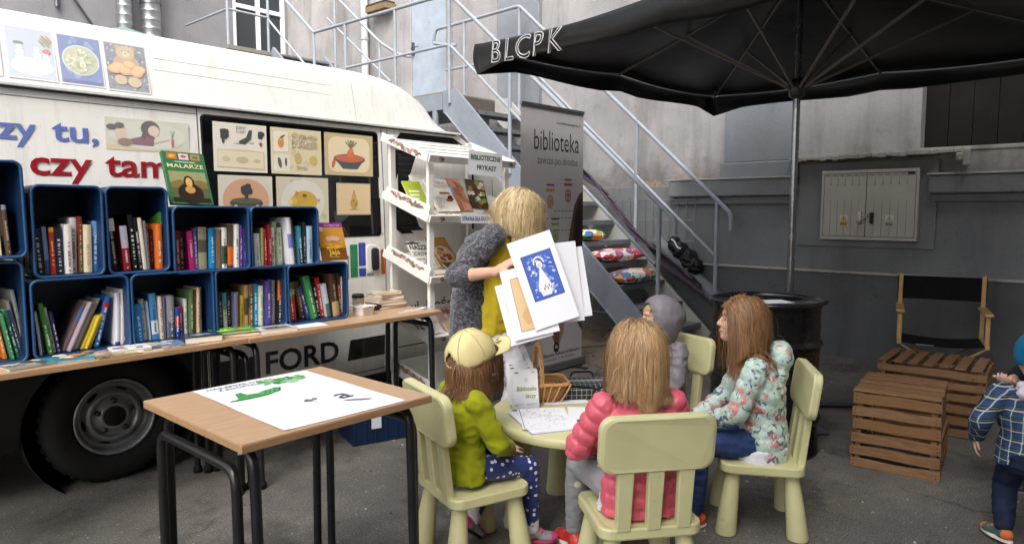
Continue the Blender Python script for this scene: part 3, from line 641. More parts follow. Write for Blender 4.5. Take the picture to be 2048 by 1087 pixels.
def d_bear(q, w, h):
    q.rect(-w * .47, -h * .47, w * .47, h * .47, 0, C('#6f7584')); rr = random.Random(4)
    for k in range(120): q.disc(rr.uniform(-.44, .44) * w, rr.uniform(-.44, .44) * h, w * rr.uniform(.01, .05), h * rr.uniform(.008, .03), 1 + k % 2, C(rr.choice(['#c6cbd6', '#4f5667', '#8b93a5', '#3e4455'])), wob=.3)
    T, T2 = C('#cbb083'), C('#b79a6d')
    q.disc(0, h * .30, w * .22, h * .14, 4, T); q.disc(-w * .18, h * .40, w * .07, h * .05, 3, T2); q.disc(w * .18, h * .40, w * .07, h * .05, 3, T2); q.disc(0, h * .10, w * .30, h * .16, 3, T2)
    q.disc(0, h * .265, w * .09, h * .055, 5, C('#e0cda8')); q.disc(0, h * .285, w * .02, h * .014, 6, C('#3a2c22')); q.disc(-w * .08, h * .33, w * .015, h * .012, 6, C('#2a2019')); q.disc(w * .08, h * .33, w * .015, h * .012, 6, C('#2a2019'))
    for k, (cx, cy) in enumerate(((-.2, .0), (.05, .06), (.27, -.02), (-.05, -.08), (.2, -.1), (-.3, -.06))): q.disc(w * cx, h * cy, w * .16, h * .09, 6 + k % 3, C('#dfa257'), wob=.08); q.disc(w * cx, h * (cy + .01), w * .12, h * .06, 9, C('#e9bb7c'))
    q.disc(-w * .18, -h * .27, w * .15, h * .10, 6, T); q.disc(w * .14, -h * .29, w * .16, h * .11, 6, T)
def d_orange(q, w, h):
    q.rect(-w * .45, -h * .47, w * .45, h * .47, 0, C('#e3c9a4'))
    for k in range(8): q.disc(w * (-.25 + .16 * (k % 4)), h * (-.2 + .25 * (k // 4)), w * .14, h * .08, 1 + k % 2, C('#d7a263'))
GF = 'food photographs taped along the raised roof'
for nm, rc, dr, lb in (('food_poster', (.60, 2.165, .85, 1.945), d_orange, 'food photograph with orange tones cut off at the far left of the roof'), ('food_poster', (.868, 2.185, 1.062, 1.945), d_snow, 'photograph of white snowman-shaped snacks on a plate, taped to van roof'),
                       ('food_poster', (1.072, 2.185, 1.26, 1.945), d_salad, 'photograph of a salad bowl on blue, taped to van roof'), ('food_poster', (1.27, 2.185, 1.468, 1.94), d_bear, 'photograph of a teddy bear holding golden buns, taped to van roof')):
    M_, w_, h_ = roof_plane(*rc); poster(nm, M_, w_, h_, '#e6e6e6', dr, lb, GF, wash=.33)
def d_girl(q, w, h):
    q.rect(-w * .5, -h * .5, w * .5, h * .5, 0, C('#d7d6c2')); q.rect(-w * .5, -h * .5, w * .5, -h * .34, 1, C('#dccaa2')); q.disc(w * .0, h * .0, w * .46, h * .44, 2, C('#dedfcd'), n=24)
    q.pg([(-w * .3, -h * .30), (w * .05, -h * .33), (w * .08, -h * .05), (-w * .02, h * .02), (-w * .22, -h * .14)], 3, C('#7d4059'))
    q.disc(w * .02, h * .22, w * .115, h * .26, 4, C('#4a2d33')); q.disc(w * .06, h * .16, w * .07, h * .17, 5, C('#ead0bb')); q.disc(w * -.06, -h * .02, w * .03, h * .10, 4, C('#4a2d33'))
    q.pg([(-w * .34, h * .22), (-w * .27, h * .22), (-w * .26, -h * .28), (-w * .36, -h * .28)], 4, C('#e4c7ae')); q.pg([(-w * .42, h * .16), (-w * .34, h * .14), (-w * .30, -h * .2), (-w * .37, -h * .2)], 3, C('#e4c7ae'))
    q.disc(-w * .43, h * .20, w * .06, h * .09, 5, C('#4a3b3c')); q.disc(-w * .34, h * .26, w * .055, h * .09, 6, C('#4a3b3c')); q.disc(-w * .28, -h * .24, w * .09, h * .12, 5, C('#8a6f57'))
    q.pg([(w * .06, -h * .1), (w * .25, -h * .04), (w * .25, -h * .09), (w * .06, -h * .24)], 5, C('#ead0bb')); q.disc(w * .29, -h * .18, w * .018, h * .15, 5, C('#b5453f'))
    for a in (-.5, -.2, .1, .4): q.pg([(w * .285, -h * .05), (w * .29, -h * .05), (w * .30 + w * .07 * math.sin(a), h * .22), (w * .295 + w * .07 * math.sin(a), h * .22)], 5, C('#7d8a70'))
M_, w_, h_ = van_plane(1.245, 1.812, 1.645, 1.655, .004); poster('picture_poster', M_, w_, h_, '#d9d8c6', d_girl, 'drawing of a dark-haired girl lying down in a plum dress, on the van side', wash=.22)

def paperbg(q, w, h, c='#d9cdae', c2='#c8b892'):
    q.rect(-w * .5, -h * .5, w * .5, h * .5, 0, C(c)); rr = random.Random(int(w * 1e5))
    for k in range(22): q.disc(rr.uniform(-.42, .42) * w, rr.uniform(-.42, .42) * h, w * rr.uniform(.02, .07), None, 1, C(c2 if k % 2 else c), wob=.4)
def oval(q, w, h, c, k=2): q.pg([(x, y) for x, y in rrect(-w * .43, -h * .42, w * .43, h * .42, h * .22)], k, C(c))
def d_p1(q, w, h):
    q.rect(-w * .5, -h * .5, w * .5, h * .5, 0, C('#e8e2d2')); q.pg([(-w * .44, -h * .42), (w * .45, -h * .44), (w * .44, -h * .06), (w * .1, -h * .03), (-w * .43, -h * .05)], 2, C('#d8c49c'))
    q.pg([(-w * .43, -h * .40), (w * .43, -h * .42), (w * .42, -h * .08), (-w * .42, -h * .07)], 3, C('#e6d9ba'))
    for k in range(6): q.disc(-w * .33 + w * .03 * (k % 3), h * (.30 - .07 * (k // 3)), w * .05, h * .07, 3 + k % 2, C('#26221f'), wob=.25)
    q.disc(-w * .32, h * .16, w * .03, h * .10, 3, C('#3a3430'))
    q.pg([(-w * .10, h * .09), (w * .08, h * .08), (w * .20, h * .20), (w * .22, h * .38), (w * .16, h * .38), (w * .10, h * .22), (-w * .02, h * .15)], 4, C('#2c3b28')); q.disc(-w * .08, h * .11, w * .05, h * .03, 5, C('#dcdcc8')); q.disc(w * .2, h * .12, w * .05, h * .02, 4, C('#c9c6b4'))
    for k in range(5): q.disc(w * (.36 + .03 * (k % 3)), h * (.32 - .06 * (k // 3)), w * .035, h * .05, 4, C('#2a2a22'), wob=.2)
    q.disc(w * .38, h * .10, w * .03, h * .045, 5, C('#b23b38')); q.disc(w * .02, -h * .25, w * .12, h * .07, 4, C('#c9b78f')); q.disc(-w * .28, -h * .24, w * .07, h * .06, 4, C('#d3c39d')); q.disc(w * .3, -h * .26, w * .07, h * .04, 4, C('#cdb892'))
    q.scribble(-w * .08, h * .30, w * .1, h * .44, h * .012, 4, C('#8b8272'), 1)
def d_p2(q, w, h):
    paperbg(q, w, h, '#dfd2ae', '#d2c297'); q.pg(rrect(-w * .45, -h * .02, -w * .17, h * .42, h * .05), 2, C('#ece5d2')); q.pg(rrect(-w * .45, -h * .45, -w * .14, -h * .08, h * .05), 2, C('#e6dfcb'))
    q.disc(-w * .31, h * .17, w * .06, h * .11, 3, C('#d88d2f')); q.disc(-w * .30, h * .25, w * .045, h * .05, 4, C('#e0a23d')); q.disc(-w * .28, h * .31, w * .06, h * .02, 5, C('#4b5a2e'), rot=.5); q.disc(-w * .34, -h * .26, w * .035, h * .12, 3, C('#4c5236'), rot=.2); q.disc(-w * .22, -h * .24, w * .02, h * .1, 3, C('#2a2a2a'))
    q.disc(w * .02, -h * .15, w * .07, h * .12, 3, C('#c7ae62')); q.disc(w * .33, -h * .17, w * .08, h * .10, 3, C('#c9b04f'))
    for k in range(10): a = k * .63; q.pg([(w * (.33 + .08 * math.cos(a)), h * (-.17 + .1 * math.sin(a))), (w * (.33 + .12 * math.cos(a)), h * (-.17 + .16 * math.sin(a))), (w * (.335 + .09 * math.cos(a)), h * (-.165 + .11 * math.sin(a)))], 4, C('#57492c'))
    q.scribble(-w * .10, h * .05, w * .42, h * .38, h * .010, 3, C('#a18f6b'), 3, .7); q.scribble(-w * .02, -h * .42, w * .2, -h * .32, h * .01, 3, C('#a18f6b'), 5)
def d_p3(q, w, h):
    paperbg(q, w, h, '#c9b487', '#a8946a'); oval(q, w, h, '#e9d8b0'); q.disc(0, -h * .10, w * .33, h * .12, 4, C('#5c6472'), n=24); q.pg([(-w * .30, -h * .11), (w * .30, -h * .11), (w * .16, -h * .34), (-w * .14, -h * .34)], 4, C('#3c4250')); q.disc(0, -h * .09, w * .29, h * .09, 5, C('#cc5f2b'), n=24)
    q.disc(w * .02, h * .03, w * .075, h * .10, 6, C('#d8703a')); q.disc(w * .03, h * .11, w * .05, h * .05, 7, C('#dd7d45')); q.disc(-w * .33, -h * .22, w * .03, h * .12, 5, C('#c4592a'), rot=-.3)
    for a in (-.7, -.35, 0, .35, .7):
        q.pg([(w * .02, h * .15), (w * .03, h * .15), (w * .03 + w * .16 * math.sin(a), h * .15 + h * .19 * math.cos(a))], 7, C('#5b6444'))
        for t in (.5, .75, 1.): q.disc(w * .03 + w * .16 * t * math.sin(a), h * .15 + h * .19 * t * math.cos(a), w * .022, h * .013, 8, C('#66704c'), rot=a)
def d_p4(q, w, h):
    q.rect(-w * .5, -h * .5, w * .5, h * .5, 0, C('#d8d0bd')); q.disc(0, 0, w * .43, h * .44, 2, C('#d3a07c'), n=28); q.disc(0, -h * .06, w * .31, h * .11, 4, C('#3b3b24'), n=22); q.disc(0, -h * .01, w * .28, h * .06, 5, C('#55522f'), n=22)
    q.pg([(-w * .03, h * .02), (w * .03, h * .02), (w * .04, h * .18), (-w * .04, h * .18)], 6, C('#2a2a26'))
    for k in range(7): q.disc(w * .05 * math.cos(k), h * .22 + h * .05 * math.sin(k * 1.7), w * .06, h * .07, 6 + k % 3, C('#25251f'), wob=.2)
    for s in (-1, 1): q.disc(s * w * .2, -h * .13, w * .035, h * .03, 6, C('#e3d9b9'))
def d_p5(q, w, h):
    paperbg(q, w, h, '#cfc7ac', '#bfb594'); q.disc(0, 0, w * .42, h * .46, 2, C('#d9d6ca'), n=28); q.disc(w * .02, 0, w * .25, h * .22, 4, C('#c9a01f'), n=24); q.disc(-w * .2, -h * .0, w * .075, h * .09, 5, C('#d8b43a')); q.disc(-w * .25, -h * .01, w * .04, h * .06, 6, C('#e2cf8c'))
    q.disc(w * .02, h * .12, w * .045, h * .035, 6, C('#5b4a16'), wob=.2); q.disc(-w * .13, h * .16, w * .03, h * .05, 6, C('#b08d1c')); 
    for cx in (-.1, .02, .14): q.disc(w * cx, -h * .22, w * .03, h * .05, 5, C('#a8841a'))
    q.disc(w * .3, h * .02, w * .03, h * .04, 4, C('#c79b8a'))
def d_p6(q, w, h):
    q.rect(-w * .5, -h * .5, w * .5, h * .5, 0, C('#b9b295')); q.rect(-w * .47, -h * .46, w * .47, h * .46, 1, C('#dcc095')); q.disc(0, -h * .14, w * .115, h * .18, 3, C('#b99031')); q.disc(0, h * .06, w * .07, h * .14, 4, C('#c39c3d')); q.disc(0, h * .22, w * .02, h * .06, 4, C('#74613a'))
    q.disc(-w * .02, -h * .05, w * .02, h * .03, 5, C('#4a3a1a')); q.disc(w * .05, -h * .16, w * .02, h * .03, 5, C('#4a3a1a')); q.disc(0, -h * .33, w * .16, h * .025, 2, C('#b58e60'))
GP = 'illustrations in the van side window'
for rc, dr, lb in (((1.772, 1.838, 2.085, 1.572), d_p1, 'cream print of aubergine and radish figures, upper left in van window'), ((2.11, 1.838, 2.445, 1.572), d_p2, 'parchment print with lines of text and small vegetable figures, upper middle'),
                   ((2.468, 1.838, 2.832, 1.578), d_p3, 'print of orange soup in a dark bowl, upper right in van window'), ((1.785, 1.552, 2.105, 1.28), d_p4, 'print of a dark vegetable plane on a peach oval, above the crates'),
                   ((2.13, 1.555, 2.48, 1.27), d_p5, 'print of a round yellow pig-shaped fruit in a pale oval'), ((2.54, 1.53, 2.80, 1.33), d_p6, 'small tan print of a pear figure, lowest in van window')):
    M_, w_, h_ = van_plane(*rc); poster('window_print', M_, w_, h_, '#d8cfb6', dr, lb, GP, wash=.08)

# ================================================================== TABLES
def laminate(name, a, b, rough=.35):
    g = NT(name); gr = g.noise(6, 8, .65, co=g.co(scale=(1.2, 16, 16)), dist=.4); fi = g.noise(30, 4, .6, co=g.co(scale=(1, 22, 22)))
    c = g.mix(g.ramp(gr, [(.3, 0), (.7, 1)]), a, b); c = g.mix(1., c, g.ramp(fi, [(.3, .9), (.7, 1.07)]), 'MULTIPLY')
    g.set(color=c, rough=rough, spec=.45); g.bump(fi, .05, .001); return g.m
TOPM = laminate('beech_laminate', C('#c3a282'), C('#b08e6e'))
EDGEM = laminate('beech_edge', C('#ad8a68'), C('#9a7855'), .45)
BK = C('#17181a')
def desk(label, loc, L, D, H=.755, rz=0., low=(1, 1), group='school desks with black tube legs', skirt=False):
    t = thing('school_desk', label, 'desk', loc, rz, group)
    m = MB(); m.box(0, L, 0, D, H - .003, H); m.build('tabletop', TOPM, t)
    m = MB(); m.box(-.0015, L + .0015, -.0015, D + .0015, H - .024, H - .0032); m.build('edge_band', EDGEM, t, bevel=.0015)
    for k, x in enumerate((.055, L - .055)):
        m = MB(); m.tube(arc_pts([(x, .03, 0.015), (x, .045, H - .045), (x, D - .045, H - .045), (x, D - .03, .015)], .06, 6), .0152, 10, BK); lg = m.build('leg_frame', DARKMET, t)
        for y in (.03, D - .03):
            c = MB(); c.lathe([(0, 0), (.021, 0), (.021, .03), (.017, .034)], 12, C('#0d0d0d'), M=TR(x, y, 0)); c.build('foot_cap', RUBBER, lg)
        if low[k]:
            xo = x + (-.037 if k == 0 else .037); zz = H - .092
            m = MB(); m.tube(arc_pts([(xo, .07, .015), (xo, .075, zz), (xo, D - .075, zz), (xo, D - .07, .015)], .055, 6), .0148, 10, BK); lg = m.build('lower_frame', DARKMET, t)
            for y in (.07, D - .07):
                c = MB(); c.lathe([(0, 0), (.020, 0), (.020, .03), (.016, .034)], 12, C('#0d0d0d'), M=TR(xo, y, 0)); c.build('foot_cap', RUBBER, lg)
    m = MB(); m.beam((.06, D / 2, H - .045), (L - .06, D / 2, H - .045), .03, .03, BK); m.build('cross_bar', DARKMET, t)
    m = MB()
    for x in (.055, L - .055): m.lathe([(.006, 0), (.008, .004), (.0, .007)], 10, C('#b9babb'), M=TR(x + .0, .12, H - .062) @ RX(math.pi)); m.box(x - .012, x + .012, .10, .14, H - .047, H - .0242, BK)
    m.build('bracket', DARKMET, t)
    return t
desk('long beech-topped desk carrying crates and books at the left', (.34, 3.095, 0), 1.262, .50)
desk('long beech-topped desk with a coffee cup, beside the white rack', (1.606, 3.085, 0), 1.235, .50)
desk('square beech-topped desk with a white sheet, nearest the viewer', (.846, 1.684, 0), .653, .638)

# poster on the near desk
def d_desk(q, w, h):
    q.rect(-w * .5, -.0004, w * .5, .0004, 1, C('#8f9093'))
    q.text('NAJLEPSZE DANIA', -w * .42, h * .43, .021, 1, C('#3a3d42'), 'L', .004, width=.24); q.text('Z BOOKTRUCKA', -w * .36, h * .375, .019, 1, C('#3a3d42'), 'L', .004, width=.20)
    G1, G2 = C('#3f9a4f'), C('#2c6b3a')
    q.pg([(-.15, .09), (-.13, .16), (-.11, .165), (-.105, .125), (-.06, .12), (.0, .15), (.02, .14), (.0, .10), (-.06, .075), (-.12, .07), (-.18, .075), (-.185, .085)], 1, G2)
    q.pg([(-.148, .094), (-.128, .155), (-.114, .158), (-.108, .12), (-.06, .115), (-.003, .143), (.012, .136), (-.004, .104), (-.06, .081), (-.12, .076), (-.175, .081)], 2, G1)
    q.disc(-.035, .112, .045, .024, 3, C('#55b066'), rot=.35); 
    for k in range(4): q.pg([(-.06 + .016 * k, .096), (-.056 + .016 * k, .096), (-.036 + .016 * k, .128), (-.04 + .016 * k, .128)], 4, G2)
    rr = random.Random(1)
    for k in range(60): q.disc(.075 + rr.uniform(-.075, .075), .225 + rr.uniform(-.03, .03), rr.uniform(.006, .014), None, 2 + k % 4, C(rr.choice(['#4fae5a', '#3a9047', '#7cc67f'])), wob=.3)
    for k in range(7): q.pg([(.06 + .01 * k, .21), (.066 + .01 * k, .21), (.078 + .004 * k, .165), (.074 + .004 * k, .165)], 6, C('#a9d8a6'))
    q.disc(.10, .155, .04, .02, 1, C('#f0eadf')); 
    for k in range(6): q.disc(.005 + rr.uniform(-.02, .02), -.085 + rr.uniform(-.01, .012), .009, None, 2, C(rr.choice(['#3c8a48', '#5a7a70'])), wob=.3)
    q.pg([(.0, -.09), (.008, -.09), (.006, -.14), (.002, -.14)], 1, C('#d9d4c8')); q.text('a', .105, -.14, .085, 2, C('#23345c'), 'C', .006)
    for k in range(5): q.rect(.10, -.165 - .012 * k, .20, -.1642 - .012 * k, 1, C('#a7aab4'))
    for k in range(5): q.disc(.085 + .012 * k, -.17 - .008 * k, .012, .005, 3, C(rr.choice(['#3a3f55', '#8a4a42', '#5c4a55'])), rot=-.5, wob=.3)
pd = MB(M=frame((1.197, 2.004, .757), (.999, -.03, 0), (0, 0, 1)))
n = 16
for i in range(n):                       # two sheets with a slight wave at the edges
    for j in range(12):
        def zz(a, b):
            u, v = a / n * 2 - 1, b / 12 * 2 - 1; return .0005 + .006 * max(0, abs(u) - .8) ** 1.2 * 4 * (1 + math.sin(v * 5)) * .2
        P = [(.42 * (a / n - .5), .61 * (b / 12 - .5), zz(a, b) - .0006) for a, b in ((i, j), (i + 1, j), (i + 1, j + 1), (i, j + 1))]; pd.add(P, [(0, 1, 2, 3)], C('#eff0f2'), smooth=True)
d_desk(pd, .42, .61); pd.build('desk_sheet', GLOSSP, label='white printed sheet with green vegetable creatures lying on near desk', cat='printed sheet')

# ================================================================== PLASTIC CRATES
CB, CB2 = C('#112c4e'), C('#1e4670')
def rr2(w, h, r, n=5): return rrect(-w / 2, -h / 2, w / 2, h / 2, r, n)
def plastic_crate(label, x0, x1, z0, z1, yf=3.262, dep=.31, tilt=0., col=CB, rim=CB2, group='blue plastic crates used as book shelves'):
    w, h = x1 - x0, z1 - z0; t = thing('plastic_crate', label, 'crate', ((x0 + x1) / 2, yf, (z0 + z1) / 2), 0, group)
    t.rotation_euler = (0, tilt, 0)
    m = MB(); th = .009; o = rr2(w, h, .03); i_ = rr2(w - 2 * th, h - 2 * th, .024); n = len(o)
    def ring(p, y): return [(a, y, b) for a, b in p]
    vs = ring(o, 0) + ring([(a * .975, b * .975) for a, b in o], dep) + ring(i_, 0) + ring([(a * .975, b * .975) for a, b in i_], dep - .008)
    fs = []
    for k in range(n):
        k2 = (k + 1) % n; fs += [(k, n + k, n + k2, k2), (2 * n + k, 2 * n + k2, 3 * n + k2, 3 * n + k), (k, k2, 2 * n + k2, 2 * n + k)]
    fs += [tuple(range(n, 2 * n)), tuple(range(4 * n - 1, 3 * n - 1, -1))]
    m.add(vs, fs, col); m.build('shell', PLASTIC, t, bevel=.0015)
    m = MB(); pts = [(a, -.002, b) for a, b in rr2(w - .008, h - .008, .028)]; m.tube(pts + pts[:2], .0062, 6, rim, caps=False); m.build('rim', PLASTIC, t)
    for s in (-1, 1):                     # stiffening ribs outside
        for k in range(3): m = MB(); m.box(s * w / 2 * .985 - .004, s * w / 2 * .985 + .004, .05 + k * .09, .056 + k * .09, -h * .4, h * .4, col); m.build('side_rib', PLASTIC, t)
    return t
CR = dict(b1=(.802, 1.062, 1.085, 1.462, 'upright blue crate, leftmost of the tall pair on the upper row'), b2=(1.074, 1.332, 1.082, 1.462, 'upright blue crate left of the green painting book'),
          b3=(1.346, 1.716, 1.066, 1.378, 'blue crate right under the green painting book'), b4=(1.725, 2.112, 1.064, 1.378, 'blue crate at the right end of the upper row'),
          b5=(.782, 1.150, .757, 1.082, 'blue crate with leaning yellow booklets on the lower row'), b6=(1.156, 1.526, .757, 1.080, 'blue crate with bright blue books, lower row second from left'),
          b7=(1.532, 1.908, .757, 1.078, 'blue crate on lower row, second from the right end'), b8=(1.915, 2.288, .757, 1.076, 'blue crate with the red and green encyclopedia, right end of lower row'),
          l1=(.405, .780, 1.172, 1.550, 'blue crate cut off by left edge, upper of the two'), l2=(.395, .766, .757, 1.162, 'blue crate cut off by left edge, standing on the desk'))
for k, (a, b, c, d, lb) in CR.items():
    plastic_crate(lb, a, b, c, d, col=CB if k not in ('b5', 'b6') else C('#143458'), tilt=R({'b1': .4, 'b2': -.3, 'b5': 0, 'l1': -.6}.get(k, 0)), yf=3.262 + {'b2': .008, 'b4': .006, 'l1': -.012}.get(k, 0))
# crate on the ground under the desk
uc = thing('plastic_crate', 'dark blue ribbed crate on the ground under the long desk', 'crate', (2.55, 3.36, 0), R(-18))
m = MB(); m.box(-.2, .2, -.15, .15, 0, .012, C('#0a1f3a'))
for (x0, x1, y0, y1) in ((-.2, .2, -.15, -.14), (-.2, .2, .14, .15), (-.2, -.19, -.14, .14), (.19, .2, -.14, .14)): m.box(x0, x1, y0, y1, .012, .19, C('#0a1f3a'))
m.build('shell', PLASTIC, uc, bevel=.002)
for k in range(7):
    m = MB(); x = -.19 + k * .0633; m.box(x - .004, x + .004, -.158, -.150, .005, .185, C('#0d2747')); m.build('rib', PLASTIC, uc)
m = MB(); m.box(-.21, .21, -.16, .16, .175, .19, C('#0d2747')); m.box(-.19, .19, -.14, .14, .174, .192, C('#08182c')); m.build('rim', PLASTIC, uc, bevel=.003)
m = MB(); m.box(-.09, -.03, -.1605, -.1585, .09, .16, C('#c9ccd2')); m.build('paper_label', PAPER, uc)

